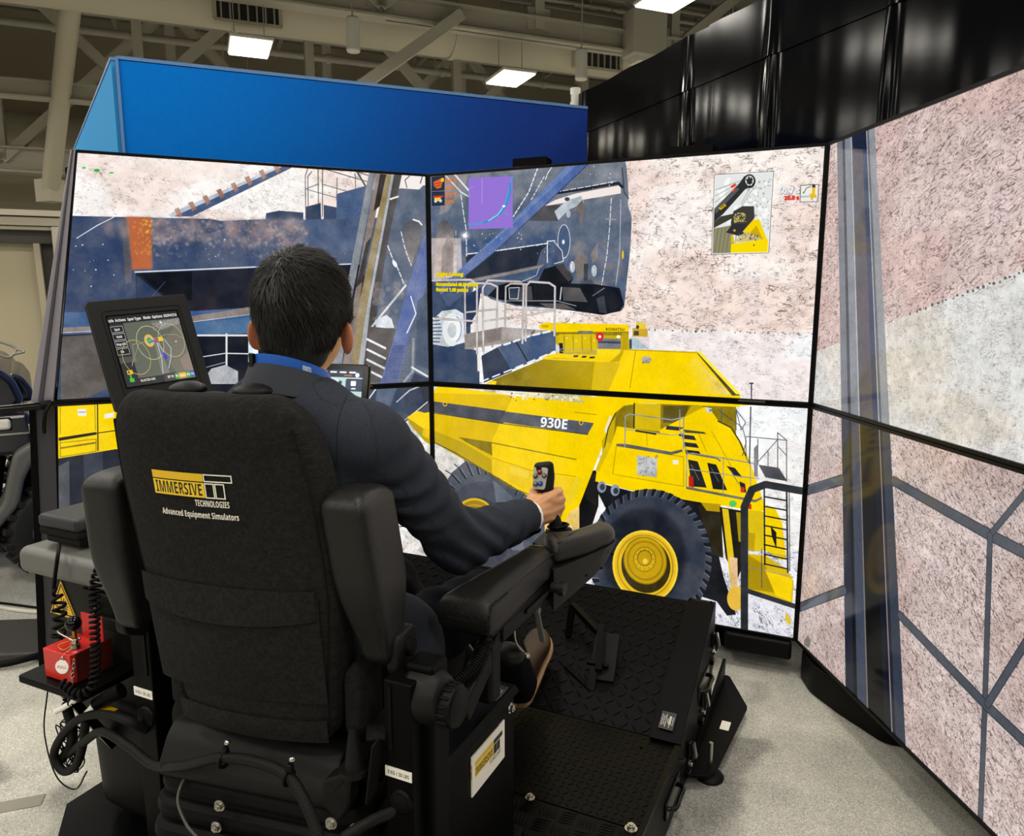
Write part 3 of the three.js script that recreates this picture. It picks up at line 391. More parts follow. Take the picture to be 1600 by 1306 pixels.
  k.poly('#eee2dc', 868, 312, 900, 302, 970, 289, 970, 302, 905, 313, 850, 322).line('#20242c', 4, 866, 302, 920, 294, 966, 286, 972, 292).dash('#dfe5ea', 1.2, 9, 3, 868, 300, 920, 291, 962, 283).line('#39424f', 2, 972, 262, 975, 300, 982, 310).poly('#4b4a4e', 820, 345, 835, 322, 875, 320, 872, 345);
  k.poly('#b3bfc8', 866, 330, 886, 313, 908, 306, 910, 318, 888, 328, 872, 344).oval('#c9d5dc', 908, 317, 4, 8).oval('#3a434f', 886, 311, 4, 3).oval('#a9bac4', 888, 334, 3.5, 6).poly('#7a716e', 893, 330, 910, 312, 914, 325, 908, 358, 904, 330);
  k.oval('rgba(60,86,128,1)', 881, 377, 9.5, 26).oval('#cdd6de', 881, 377, 9.5, 26, 0, 1.1).oval('#e8ecee', 880, 378, 2, 3.5);
  k.poly('#232b3b', 728, 399, 860, 381, 846, 413, 728, 437).poly('#4a5a76', 845, 392, 858, 380, 852, 415, 838, 416).dash('#e4e9ed', 1.6, 12, 2, 728, 397, 780, 391, 856, 380).line('#e4e9ed', 1.5, 855, 410, 855, 377, 867, 376).poly('#3c4f70', 867, 378, 880, 394, 880, 410, 866, 412).line('#dfe5ea', 1.2, 866, 378, 878, 392, 880, 408, 866, 412).poly('#8f8079', 735, 437, 850, 413, 846, 418, 742, 442).poly('#44587a', 742, 440, 845, 419, 838, 428, 744, 446).line('#cbd2d9', 1, 815, 440, 838, 430, 842, 419);
  k.poly('#14181f', 850, 420, 880, 412, 895, 436, 890, 446, 838, 445).poly('#3d3a3a', 866, 414, 880, 413, 896, 434, 888, 440);
  for (const [x, y, a, b] of [[894, 417, 4, 9], [908, 424, 4.4, 8], [928, 423, 4.2, 9], [916, 449, 4, 5], [929, 470, 2.4, 3.4], [937, 470, 2.2, 3.2]]) k.oval('#c6d0d4', x, y, a, b).oval('rgba(70,84,98,.35)', x - 0.8, y, a * 0.6, b * 0.75, 0, 0.8);
  k.poly('#7b736f', 897, 408, 905, 392, 918, 402, 916, 432, 902, 440).poly('#82797a', 922, 398, 934, 378, 934, 402, 926, 412).poly('#3a3f47', 912, 412, 919, 412, 918, 438, 912, 440).poly('#4f5560', 906, 440, 924, 436, 930, 448, 950, 446, 974, 476, 972, 484, 944, 492, 932, 480, 920, 462, 910, 460);
  k.poly('#10151f', 762, 462, 778, 446, 800, 440, 930, 444, 968, 450, 975, 476, 968, 486, 941, 492, 900, 486, 862, 480, 806, 476).poly('#46474b', 800, 449, 830, 447, 832, 468, 806, 470).poly('#343f52', 796, 448, 811, 449, 809, 468, 797, 466).poly('#504d4e', 878, 448, 906, 450, 918, 472, 880, 470).poly('#5a5450', 842, 474, 880, 474, 900, 484, 860, 482).line('#cfd6dc', 1.2, 795, 450, 811, 449, 809, 467, 796, 467, 795, 450).line('#dfe5ea', 1.6, 877, 449, 875, 468).line('#9ea8b4', 1, 770, 470, 870, 470, 900, 478).poly('#151a26', 926, 452, 952, 447, 974, 474, 956, 487).line('#6b7686', 1.4, 926, 462, 944, 450).poly('#343b48', 932, 466, 944, 462, 948, 490, 936, 488);
  k.dash('#dfe6ec', 1.3, 8, 3, 955, 310, 952, 360, 948, 400, 940, 445).line('#bac4cf', 1, 970, 312, 968, 400, 962, 446).oval('#e8c229', 973, 398, 1.6, 7).line('rgba(215,160,140,.6)', 1.6, 946, 342, 962, 343);
  // lightened triangle and openings at the left edge
  k.poly('#85807e', 675, 268, 735, 262, 728, 285, 700, 330, 676, 340).poly('rgba(75,95,135,.8)', 676, 300, 690, 312, 684, 345, 676, 380);
  k.grad('#58595e', '#c3b0a8', 690, 345, 690, 400, 678, 395, 684, 352, 692, 344, 700, 346, 709, 360, 711, 400, 712, 432, 678, 440).poly('rgba(205,190,183,.75)', 674, 372, 720, 372, 722, 432, 674, 436).poly('rgba(150,138,134,.8)', 689, 430, 690, 390, 700, 366, 708, 380, 708, 430).dash('#dfe6ec', 1.5, 8, 3, 720, 304, 725, 340, 728, 358, 729, 400).dash('#cfd7de', 1.1, 7, 4, 712, 360, 712, 430).line('#cfd6da', 2, 694, 272, 720, 300, 734, 308).line('#dde2e6', 2.6, 708, 270, 736, 302).oval('#fff', 726, 368, 3.2, 3.2).soft(3, () => k.oval('rgba(255,255,255,.55)', 726, 368, 7, 7));
  // slanting blue boom edge
  k.poly('#5470b2', 888, 257, 922, 252, 862, 310, 770, 395, 690, 462, 672, 474, 672, 466, 735, 405, 800, 345).poly('#6c87c0', 888, 257, 905, 254, 800, 352, 745, 398, 800, 345).line('#2d3f70', 1.4, 922, 253, 860, 312, 770, 396, 676, 472).dash('#e4eaf0', 2, 5, 3, 840, 262, 826, 300, 802, 338).dash('#e4eaf0', 1.4, 4, 3, 850, 276, 830, 312).dash('#e4eaf0', 1.6, 9, 2, 866, 255, 856, 270, 852, 280);
  k.blots('#dfe6ec', 26, 740, 360, 860, 400, 0.5, 1.3, 29).blots('#c9d2dc', 14, 900, 260, 960, 300, 0.5, 1.2, 30);
  // service walkway: drum, deck, rails
  k.poly('#2f4668', 672, 430, 700, 480, 735, 450, 735, 560, 672, 560).poly('#27375a', 728, 462, 752, 448, 745, 500, 728, 512).poly('#e4dfd9', 738, 500, 760, 462, 780, 478, 800, 512, 740, 520);
  k.poly('#cfd4d6', 676, 500, 690, 486, 712, 483, 724, 490, 726, 535, 700, 542, 676, 538); for (let i = 0; i < 8; i++) k.line('#355a8c', 1.6, 676, 496 + i * 5.4, 690 - Math.abs(i - 4) * 1.2, 495 + i * 5.6); k.oval('#dfe5e6', 706, 515, 15, 26).oval('#eef1f0', 709, 514, 10, 19).oval('#4a78b4', 710, 514, 10.5, 20, 0, 1.2, -1.3, 1.3).oval('#c9d1d4', 706, 516, 7, 12);
  k.poly('#9c918a', 726, 522, 784, 511, 862, 517, 845, 528, 790, 540, 726, 548).poly('#a79d96', 784, 511, 862, 517, 848, 525, 783, 531).poly('#877c75', 726, 522, 784, 511, 783, 531, 726, 544).poly('#5f564f', 830, 520, 836, 514, 832, 526);
  k.poly('#2f4466', 676, 545, 690, 543, 738, 546, 749, 549, 749, 600, 676, 604).poly('#253450', 752, 556, 778, 542, 800, 580, 756, 598).poly('#385480', 778, 541, 802, 532, 868, 516, 868, 548, 825, 568, 798, 578).line('#141a26', 2, 805, 532, 825, 566).dash('#e9eaea', 3, 10, 6, 742, 545, 790, 538, 830, 524, 866, 516).dash('#e6e9ea', 2.2, 12, 8, 752, 596, 800, 577, 866, 549).line('#39425a', 1, 676, 604, 752, 598).poly('#e6e5e1', 745, 545, 750, 545, 750, 580, 746, 580);
  const rail = (w, ...a) => k.line('#8b8583', w + 0.8, ...a).line(RAIL, w, ...a);
  rail(2.6, 675, 438, 735, 437, 745, 444, 745, 552); rail(2.2, 727, 522, 726, 446, 734, 442, 766, 443, 777, 448, 776, 512); rail(2.6, 755, 548, 754, 450, 762, 438, 812, 440, 818, 446, 816, 536); rail(2.2, 789, 511, 790, 448, 798, 443, 822, 444); rail(2.6, 821, 532, 822, 446, 828, 440, 858, 442, 867, 448, 866, 524); rail(2.2, 656, 496, 745, 502); rail(1.8, 727, 488, 776, 483); rail(1.8, 755, 502, 816, 493); rail(1.8, 790, 483, 820, 484, 866, 485); rail(1.8, 822, 493, 866, 485);
}
function paintOverlay(k) {
  // overlays drawn by the training program
  k.poly('#26324a', 675, 277, 694, 275, 694, 297, 675, 298).poly('#26324a', 675, 300, 694, 299, 694, 320, 675, 321).line('#10151f', 0.8, 675, 277, 694, 275, 694, 297, 675, 298, 675, 277).line('#10151f', 0.8, 675, 300, 694, 299, 694, 320, 675, 321, 675, 300);
  k.poly('#d9622b', 677, 284, 688, 279, 691, 283, 689, 293, 683, 295, 678, 291).line('#6b2712', 0.7, 679, 287, 689, 285).line('#6b2712', 0.7, 680, 291, 688, 289).oval('#f0c419', 691, 281, 2.6, 3.4).poly('#c8312a', 676, 306, 694, 305, 690, 309, 679, 310).poly('#f0c419', 678, 309, 689, 308, 686, 314, 679, 314).oval('#cfd3d8', 680.5, 314, 2.4, 2.6).oval('#cfd3d8', 688, 313.5, 2.4, 2.6);
  k.text('#f0732a', '59 T', 695.5, 286, 9.5, -0.05).text('#f0732a', '92%', 695.5, 296, 7.2, -0.05).text('#f0732a', '75 T', 695.5, 308, 9.5, -0.05).text('#f0732a', '20%', 695.5, 317.5, 7.2, -0.05);
  k.poly('#9271d0', 732, 278, 801, 275, 801, 356, 732, 358).line('#b39ae0', 1, 753, 278, 753, 318).line('#2aa9d0', 1.8, 732, 351, 745, 350, 760, 346, 774, 338, 784, 327, 790, 315, 795, 297, 798, 284, 801, 276).line('#2f8fc4', 2.6, 756, 348, 770, 342, 783, 332, 792, 318, 797, 300, 797, 286).line('#c8f0f4', 1, 763, 345, 777, 336, 787, 322).blots('#4ac85a', 8, 768, 325, 796, 345, 0.6, 1.4, 41).oval('#fff', 787, 322, 2.4, 1.6).oval('#a98bdd', 738, 300, 6, 8, 0, 1, 2, 5);
  k.text('#f8e000', 'Tight Lining', 681, 431, 7.4, 0.0, { stroke: '#c8ae00' }).text('#f8e000', 'Accumulated 40.00 points', 681, 446, 7.2, 0.02, { sx: 0.72, stroke: '#c8ae00' }).text('#f8e000', 'Recent 1.00 points', 681, 454.5, 7.2, 0.02, { sx: 0.78, stroke: '#c8ae00' });
  // inset photograph of the loading
  const inset = [1116.5, 273, 1208.5, 267.5, 1201, 395, 1111.5, 397.5];
  k.poly('#dfe2df', ...inset).clip(inset, () => {
    k.blots('rgba(130,130,124,.5)', 160, 1165, 280, 1208, 360, 0.6, 2.4, 51).blots('rgba(244,244,242,.9)', 60, 1120, 280, 1205, 350, 2, 6, 52);
    k.poly('#8b8769', 1110, 358, 1142, 352, 1150, 400, 1108, 400); for (let i = 0; i < 7; i++) k.line('rgba(90,86,60,.6)', 1.2, 1116 + i * 6, 356, 1110 + i * 6, 398);
    k.line('#777', 0.7, 1117, 297, 1160, 281).line('#777', 0.7, 1117, 306, 1160, 284).line('#777', 0.7, 1117, 316, 1152, 290).poly('#2c2d30', 1112, 330, 1154, 288, 1163, 275, 1178, 276, 1176, 290, 1164, 296, 1130, 334, 1112, 350).poly('#55575a', 1116, 326, 1152, 292, 1155, 296, 1118, 334).oval('#2a2b2d', 1171, 283, 9.5, 11).oval('#dcdcd8', 1171, 282, 6, 7, 0, 1.2); for (let i = 0; i < 6; i++) k.oval('#e9e9e4', 1171 + 5 * Math.cos(i), 283 + 6.4 * Math.sin(i), 1.1, 1.3);
    k.line('#888', 0.8, 1178, 292, 1160, 320, 1157, 336).line('#888', 0.8, 1172, 294, 1158, 318);
    k.poly('#e03a1a', 1141, 291, 1149, 286, 1150, 290, 1143, 294).poly('#e03a1a', 1143, 298, 1150, 295, 1149, 298, 1144, 300).poly('#e8b50c', 1122.5, 325, 1132, 318, 1135, 321, 1126, 328).text('#2a2208', 'P&H', 1126.3, 325.6, 4, -0.62);
    k.poly('#3e3b30', 1112, 350, 1126, 338, 1145, 334, 1146, 340, 1112, 358).poly('#3c3a35', 1146, 330, 1160, 322, 1178, 322, 1179, 340, 1168, 356, 1142, 360, 1142, 346).blots('#b7ab62', 60, 1146, 333, 1166, 348, 0.7, 2, 53).poly('#2e2f35', 1137, 360, 1144, 350, 1166, 350, 1163, 366, 1152, 368, 1134, 363).oval('#e6a41c', 1147.5, 360, 2, 1.8);
    k.poly('#d9b70b', 1142, 368, 1145, 366, 1147, 377, 1142, 381).poly('#f0cf06', 1160, 362, 1176, 344, 1186, 342, 1198, 374, 1190, 376, 1180, 356, 1170, 366).poly('#c9a60a', 1170, 366, 1182, 352, 1192, 374, 1180, 374).poly('#cbbd86', 1146, 378, 1164, 362, 1178, 366, 1190, 374, 1160, 378).blots('#6b6044', 50, 1152, 364, 1186, 376, 0.5, 1.6, 54).poly('#f4d604', 1142, 381, 1200, 373, 1203, 396, 1141, 398).oval('#6a5a0c', 1178, 383, 1.2, 1.4);
  }).line('#5f6164', 0.9, ...inset, 1116.5, 273).line('#f3f3f1', 1.2, 1117.6, 274, 1207.2, 268.7, 1199.8, 394, 1112.6, 396.4, 1117.6, 274);
  k.text('#98a2ac', '60.7 s', 1216.5, 303, 12.5, -0.03, { font: 'bold', stroke: '#7d868f' }).text('#f4f7f8', '60.7 s', 1216, 302.5, 12.5, -0.03, { font: 'bold' }).text('#c8281e', '20.0 s', 1225.5, 312.5, 8.6, -0.03, { stroke: '#e0382c' });
  k.poly('#eee5df', 1251, 289.5, 1279, 288, 1278, 315, 1250, 315.5).line('#3c3c3e', 0.9, 1251, 289.5, 1279, 288, 1278, 315, 1250, 315.5, 1251, 289.5).line('#4a7f4a', 1.3, 1267, 291, 1260, 294, 1256, 301).oval('#3a9a46', 1255.5, 301, 1.2, 1.6).poly('#33353a', 1269, 288.5, 1274, 288.5, 1274, 293, 1269, 293).poly('#e9b90f', 1269, 293, 1274, 293, 1273, 302, 1276, 306, 1275, 312, 1267, 312, 1265, 303, 1269, 302).poly('#a9c4d4', 1251, 306, 1266, 305, 1266, 308, 1251, 309).oval('#e7ebec', 1273, 311.5, 3.4, 3.6).oval('#8d9498', 1273, 311.5, 3.4, 3.6, 0, 0.7);
}
function tyre(k, cx, cy, rx, ry, rot, seed, side) {
  k.oval('#39414f', cx, cy, rx, ry, rot); const c = Math.cos(rot), s = Math.sin(rot);
  for (let i = 0; i < 44; i++) { const t = i / 44 * Math.PI * 2, q = (f) => { const x = rx * f * Math.cos(t), y = ry * f * Math.sin(t); return [cx + x * c - y * s, cy + x * s + y * c]; }, p2 = (f, dt) => { const x = rx * f * Math.cos(t + dt), y = ry * f * Math.sin(t + dt); return [cx + x * c - y * s, cy + x * s + y * c]; }; k.poly('#161a22', ...q(0.9), ...p2(0.9, 0.05), ...p2(1.005, 0.09), ...p2(1.005, 0.03)); k.line('#68717f', 1.1, ...p2(0.9, 0.06), ...p2(0.99, 0.1)); }
  k.oval('#333b4a', cx, cy, rx * 0.885, ry * 0.885, rot);
}
function paintCentreLower(k) {
  // rear wheel, half hidden by the dump body
  k.poly('#9c9a94', 676, 800, 740, 710, 800, 720, 800, 960, 676, 960).poly('#4c5361', 686, 770, 706, 738, 742, 708, 770, 716, 815, 740, 860, 790, 866, 860, 800, 930, 720, 930, 690, 850);
  for (let i = 0; i < 17; i++) { const t = -2.75 + i * 0.165, x = 758 + 82 * Math.cos(t), y = 822 + 104 * Math.sin(t), x2 = 754 + 66 * Math.cos(t + 0.1), y2 = 826 + 86 * Math.sin(t + 0.1); k.line('#20252e', 3, x, y, x2, y2).line('#707a88', 1.3, x + 2, y - 1, x2 + 2, y2 - 1); k.line('#343b47', 1.6, x + 16 * Math.cos(t), y + 8 * Math.sin(t), x, y); }
  k.oval('#3f4653', 752, 832, 62, 80).oval('#333a47', 750, 838, 46, 60).poly('#616a78', 770, 750, 800, 775, 820, 860, 800, 860, 776, 790);
  k.oval('#a07f10', 741, 812, 31, 32).oval('#e0b51a', 741, 812, 31, 32, 0, 3.4).oval('#c99d18', 741, 814, 25, 25, 0, 2).oval('#6f5a10', 741, 818, 20, 20);
  // lower flank between the wheels
  k.poly('#e9c46a', 852, 790, 900, 740, 906, 780, 905, 840, 850, 850).poly('#101113', 905, 735, 935, 735, 935, 790, 922, 830, 905, 845).poly('#1d1c18', 916, 735, 936, 742, 932, 790, 916, 780).oval('#d9b220', 888, 838, 7, 8, 0, 2).oval('#cfc7b4', 888, 838, 5, 5).oval('#e4c21a', 893, 816, 2.4, 2.4).text('#efe9da', '5', 890, 828, 8, 0.1);
  // dump body, side
  k.poly(YEL, 676, 614, 684, 602, 760, 612, 800, 618, 912, 628, 925, 622, 965, 622, 905, 770, 880, 820, 866, 800, 770, 741, 676, 688).poly('rgba(205,165,0,.55)', 676, 614, 802, 618, 768, 690, 769, 740, 676, 690).poly('#bfa10c', 676, 672, 720, 690, 768, 718, 768, 740, 720, 716, 676, 690).poly('#8f7a0c', 718, 684, 768, 692, 769, 712, 730, 692).line('#8f7a0c', 1.6, 718, 684, 770, 692, 900, 718).line('#b99c10', 1.2, 768, 715, 830, 735, 902, 745).poly('#ecc61a', 769, 716, 832, 736, 900, 748, 880, 800, 850, 776, 769, 742).line('#907a0c', 1.6, 769, 742, 800, 762, 850, 782, 866, 796).line('#6c5c0c', 2, 676, 690, 712, 708, 768, 742, 800, 764).poly('#f0d03a', 796, 728, 826, 736, 826, 748, 796, 740);
  k.poly('#494d57', 676, 627, 700, 630, 790, 642, 786, 662, 676, 644).poly('#5b5f68', 791, 643, 928, 661, 918, 679, 780, 659).line('#2d2f36', 1, 676, 645, 786, 662, 918, 679).oval('#e5c42a', 695, 631, 3, 3.4, 0, 1.2).oval('#e5c42a', 908, 660, 3, 3.6, 0, 1.2).text('#f6f8f8', '930E', 843.5, 666, 21, 0.1, { sx: 0.92 });
  k.poly('#d9cf9c', 795, 614, 860, 610, 926, 618, 912, 629, 860, 625).blots('#7d745a', 40, 798, 613, 915, 626, 0.5, 2, 61).blots('#efe6c0', 40, 798, 613, 915, 626, 1, 3.4, 62).poly('#cbb98a', 755, 608, 774, 608, 774, 613, 755, 612);
  k.poly(YEL, 895, 644, 925, 622, 950, 612, 1260, 628, 1158, 634, 1156, 626, 1000, 622, 966, 624, 950, 660, 932, 650).line('#9d8610', 1, 897, 644, 932, 648);
  k.poly(YEL, 932, 648, 962, 628, 975, 640, 940, 700, 905, 790, 890, 800, 876, 795, 900, 745).poly('#e9cc20', 880, 780, 900, 745, 910, 748, 892, 795);
  // front: underside, cab, bonnet
  k.poly('#8a7609', 965, 632, 1150, 630, 1150, 700, 962, 720, 940, 760, 948, 690).poly('#c5a80e', 940, 690, 962, 650, 958, 690, 944, 740).poly('#e9e2c6', 944, 672, 956, 640, 957, 646, 947, 678).line('#332c0c', 1.6, 964, 640, 950, 670, 944, 700).poly(YEL, 900, 620, 1158, 622, 1156, 636, 1000, 630, 975, 634, 955, 650);
  k.poly('#d3b40e', 992, 630, 1032, 632, 1032, 674, 992, 670).line('#2d270a', 2, 991, 630, 990, 668).poly('#5d5008', 1036, 634, 1075, 634, 1070, 662, 1036, 660).poly('#c0a20d', 1070, 650, 1080, 634, 1098, 634, 1098, 665, 1072, 662);
  k.poly(YEL, 1030, 672, 1100, 636, 1110, 640, 1124, 660, 1142, 668, 1160, 694, 1172, 720, 1178, 740, 1196, 792, 1060, 786).line('#2d2a14', 2, 1122, 658, 1142, 668, 1156, 690, 1165, 712).line('#a88f10', 1, 1112, 674, 1142, 728).line('#a88f10', 1, 1090, 674, 1104, 706).poly('#cfd4d8', 1102, 636, 1112, 638, 1112, 646, 1104, 644).oval('#3d9a50', 1110, 641, 2, 2);
  k.poly('#2b2b2c', 1042, 665, 1068, 668, 1060, 673, 1040, 671).poly('#4a4732', 1068, 671, 1100, 675, 1104, 678, 1070, 676); for (let i = 0; i < 3; i++) k.poly('#222224', 1060 + i * 3, 678 + i * 12, 1084 + i * 4, 681 + i * 12, 1088 + i * 4, 688 + i * 12, 1062 + i * 3, 685 + i * 12);
  for (let i = 0; i < 3; i++) { k.poly('#1f1f20', 1075 + i * 30, 718 + i * 5, 1090 + i * 29, 721 + i * 5, 1104 + i * 32 - (i > 1 ? 8 : 0), 762 + i * 4 - (i > 1 ? 24 : 0), 1080 + i * 34, 760 + i * 4 - (i > 1 ? 24 : 0)); k.line('#6c6a50', 1, 1080 + i * 31, 726 + i * 5, 1092 + i * 31, 750 + i * 3); } k.poly('#2a2a2a', 1155, 752, 1164, 756, 1166, 770, 1158, 768);
  k.line('#6b6756', 2.4, 1074, 708, 1120, 716, 1125, 720);
  k.poly(YEL, 956, 692, 964, 666, 1066, 682, 1072, 710, 1070, 764, 934, 741).poly('#d7b70f', 956, 694, 934, 741, 930, 735, 948, 690).line('#a98f0e', 1.1, 963, 696, 1068, 714, 1068, 760, 957, 741, 963, 696).line('#a98f0e', 1, 1010, 674, 1011, 696).poly('#5c5f5e', 963, 693, 980, 694, 1048, 706, 1066, 702, 1066, 706, 1048, 711, 963, 697).poly('#b3b7b3', 995, 711, 1027, 716, 1026, 746, 995, 742).blots('rgba(110,116,112,.5)', 40, 996, 713, 1026, 744, 0.8, 2.6, 65).line('#8f9693', 1, 1010, 713, 1010, 744).poly('#ece7d2', 1051, 718, 1060, 719, 1060, 726, 1051, 725);
  const wire = (w, ...a) => k.line('#8d9092', w, ...a);
  wire(1.8, 976, 698, 977, 650, 984, 647, 1050, 656, 1068, 652, 1068, 700); wire(1.3, 978, 671, 1052, 680, 1068, 677); k.line('#2e2e2b', 3, 994, 673, 1024, 678); wire(1.4, 1062, 640, 1062, 672, 1074, 708);
  // bumper beam
  k.poly(YEL, 930, 752, 932, 736, 1070, 764, 1072, 760, 1196, 786, 1194, 798, 1186, 800, 1030, 772, 1008, 772).poly('#6a6a60', 1072, 760, 1180, 781, 1190, 776, 1190, 780, 1180, 785, 1072, 764).oval('#46bd4e', 1145, 787, 6, 5.2).poly('#c8281e', 1164, 786, 1174, 788, 1174, 796, 1164, 794).poly('#c8362c', 1157, 760, 1164, 762, 1162, 770, 1157, 769);
  wire(1.6, 1072, 760, 1073, 710, 1082, 708, 1178, 724, 1182, 740); wire(1.4, 1076, 733, 1160, 745, 1186, 748); wire(1.2, 1130, 714, 1130, 776); wire(1.2, 1172, 722, 1173, 770); k.poly('#b82218', 1076, 744, 1083, 744, 1084, 762, 1076, 760).line('#2d2d2d', 1.4, 1078, 738, 1081, 744).poly('#77797c', 1178, 700, 1184, 694, 1184, 746, 1178, 744);
  // front wheel
  k.poly('#15171b', 925, 752, 1008, 773, 1030, 774, 1100, 786, 1108, 800, 1130, 900, 1150, 960, 1136, 962, 1120, 940, 1000, 900).poly('#2b2414', 1090, 790, 1100, 787, 1126, 792, 1130, 872, 1112, 866).poly('#b7960f', 1095, 785, 1126, 788, 1126, 800, 1104, 798).oval('#7b86a0', 940, 761, 7, 9).oval('#8390aa', 961, 766, 7, 9).oval('#2d3340', 941, 761, 4, 5).oval('#2d3340', 962, 767, 4, 5);
  tyre(k, 1016, 872, 96, 108, -0.12, 3, 1); k.soft(4, () => k.oval('rgba(18,22,30,.75)', 1006, 868, 66, 74));
  k.oval('#e0b624', 1008, 885, 51, 57, -0.25).oval('#f2cd3a', 1008, 885, 49, 55, -0.25, 3).oval('#a8830f', 1008, 884, 43, 48, -0.25, 1.6).oval('#3a2f0c', 1009, 884, 38, 43, -0.25).oval('#c39b12', 1008, 876, 33, 37, -0.3).oval('#8b700f', 1008, 876, 33, 37, -0.3, 1.6).oval('#a07f0e', 1008, 876, 27, 30, -0.3, 3).oval('#d4ad18', 1007, 874, 17, 19).oval('#93770f', 1007, 874, 17, 19, 0, 1.4).oval('#c19a14', 1007, 872, 11, 12).oval('#ecc94a', 1008, 877, 4, 4.4).oval('#7d650e', 1007, 872, 11, 12, 0, 1.4);
  for (let i = 0; i < 12; i++) k.oval('#6d590d', 1007 + 14 * Math.cos(i * 0.524), 874 + 15.6 * Math.sin(i * 0.524), 0.8, 0.8);
  // steering struts and ladder at the right
  k.poly('#1b190f', 1124, 792, 1170, 800, 1168, 866, 1152, 905, 1134, 872).poly('#a88d0c', 1150, 800, 1170, 802, 1170, 850, 1154, 846).poly('#e0bf1a', 1128, 794, 1138, 796, 1152, 915, 1142, 918).poly('#e8b97c', 1140, 870, 1152, 872, 1153, 916, 1142, 916).oval('#e3b640', 1150, 935, 14, 19).poly('#d9bb12', 1160, 796, 1194, 800, 1194, 860, 1176, 862, 1168, 820).poly('#b99b0e', 1170, 832, 1180, 834, 1178, 862, 1166, 860).poly(YEL, 1196, 790, 1212, 796, 1222, 816, 1228, 870, 1222, 876, 1196, 860).poly('#141412', 1204, 822, 1213, 832, 1213, 858, 1206, 838).poly('#d5b30f', 1166, 865, 1196, 868, 1230, 890, 1240, 908, 1238, 942, 1168, 920).poly('#a88c0c', 1166, 865, 1196, 884, 1210, 926, 1168, 920).poly(YEL, 1195, 890, 1238, 905, 1236, 940, 1212, 930).poly('#e4c10f', 1228, 955, 1236, 972, 1234, 978, 1227, 968);
  for (let i = 0; i < 9; i++) k.line('#15171b', 2.2, 1194, 761 + i * 15, 1229, 767 + i * 15.2); k.line('#15171b', 2.2, 1194, 762, 1195, 882).line('#2a2d33', 2.6, 1229, 764, 1231, 894).line('#3a3d42', 1.2, 1233, 766, 1234, 892);
  wire(1, 1168, 858, 1242, 872); wire(1, 1168, 886, 1240, 902); k.line('#5c5a4a', 1.4, 1190, 858, 1190, 918);
  k.poly('#4b4e55', 1185, 726, 1217, 731, 1230, 752, 1196, 746); const pole = (w, ...a) => k.line('#4a5058', w, ...a);
  pole(2, 1173, 636, 1171, 724); pole(1.4, 1215, 676, 1215, 732); pole(1.4, 1229, 688, 1229, 752); pole(1.4, 1215, 676, 1229, 688); pole(1.3, 1166, 682, 1229, 688); pole(1.3, 1184, 722, 1214, 688); pole(1.3, 1184, 686, 1184, 726); pole(1.2, 1215, 697, 1229, 712); pole(1.2, 1150, 640, 1165, 660, 1158, 672, 1150, 640); pole(1.2, 1122, 640, 1160, 668, 1166, 690, 1160, 712); pole(1.2, 1127, 638, 1127, 660); pole(1.2, 1150, 640, 1150, 672); pole(1.2, 1165, 684, 1166, 716, 1172, 724); pole(1.2, 1200, 704, 1200, 728);
  // black guard rail of the cab
  k.line('#26292e', 11, 1163, 1000, 1163, 792, 1175, 765, 1196, 757, 1252, 767).line('#2a2d32', 8, 1164, 922, 1250, 950);
}
function paintRight(k, low) {
  // window pillar
  const band = (c, t0, t1) => { const e = (t, y) => { const yy = (y - 200) / 960; return mix(mix(1307, 1322, yy), mix(1366, 1414, yy), t); }; const a = []; for (const y of [150, 500, 640, 900, 1250]) a.push(e(t0, y), y); for (const y of [1250, 900, 640, 500, 150]) a.push(e(t1, y), y); k.poly(c, ...a); };
  band(low ? '#10131a' : '#4f4f55', 0, 1); band(low ? '#1a2030' : '#71747d', 0.0, 0.14); band(low ? '#0b0d12' : '#3c3f48', 0.14, 0.2); band(low ? '#3a4152' : '#7e828b', 0.2, 0.36); band(low ? '#6e6a66' : '#aeaeb0', 0.36, 0.385); band(low ? '#06070a' : '#55525a', 0.385, 0.66); band(low ? '#0d1120' : '#39435c', 0.66, 0.77); band(low ? '#8a7f7c' : '#b4b3b6', 0.77, 0.79); band(low ? '#1c2231' : '#5d616b', 0.79, 0.84); band(low ? '#323947' : '#8d8f94', 0.84, 1.0);
  if (!low) { k.poly('#1b2233', 1330, 205, 1352, 198, 1354, 234, 1332, 232).blots('#4c4a48', 40, 1384, 430, 1600, 500, 0, 0.1, 3); const r = rng(9); for (let i = 0; i < 26; i++) { const x = 1420 + i * 8 + 6 * r(), y = 486 - i * 2.9 + 5 * r(); k.oval('#5c585a', x, y, 1 + 1.6 * r(), 1.2 + 1.8 * r()); } k.poly('#c6b392', 1398, 460, 1400, 455, 1410, 470); }
  const tb = (w, ...a) => k.line('#31343b', w + 2.4, ...a).line('#4c5058', w, ...a);
  if (low) { tb(8, 1240, 772, 1314, 750); tb(7, 1240, 952, 1318, 922); tb(10, 1396, 752, 1546, 836, 1700, 915); tb(7, 1546, 836, 1610, 758); tb(8, 1546, 836, 1538, 1100, 1530, 1300); tb(10, 1406, 962, 1538, 1100, 1660, 1215); tb(9, 1542, 1100, 1620, 975); tb(7, 1700, 860, 1690, 1500); k.poly('#7d746e', 1256, 1000, 1262, 992, 1266, 1002, 1264, 1012, 1256, 1008); }
}
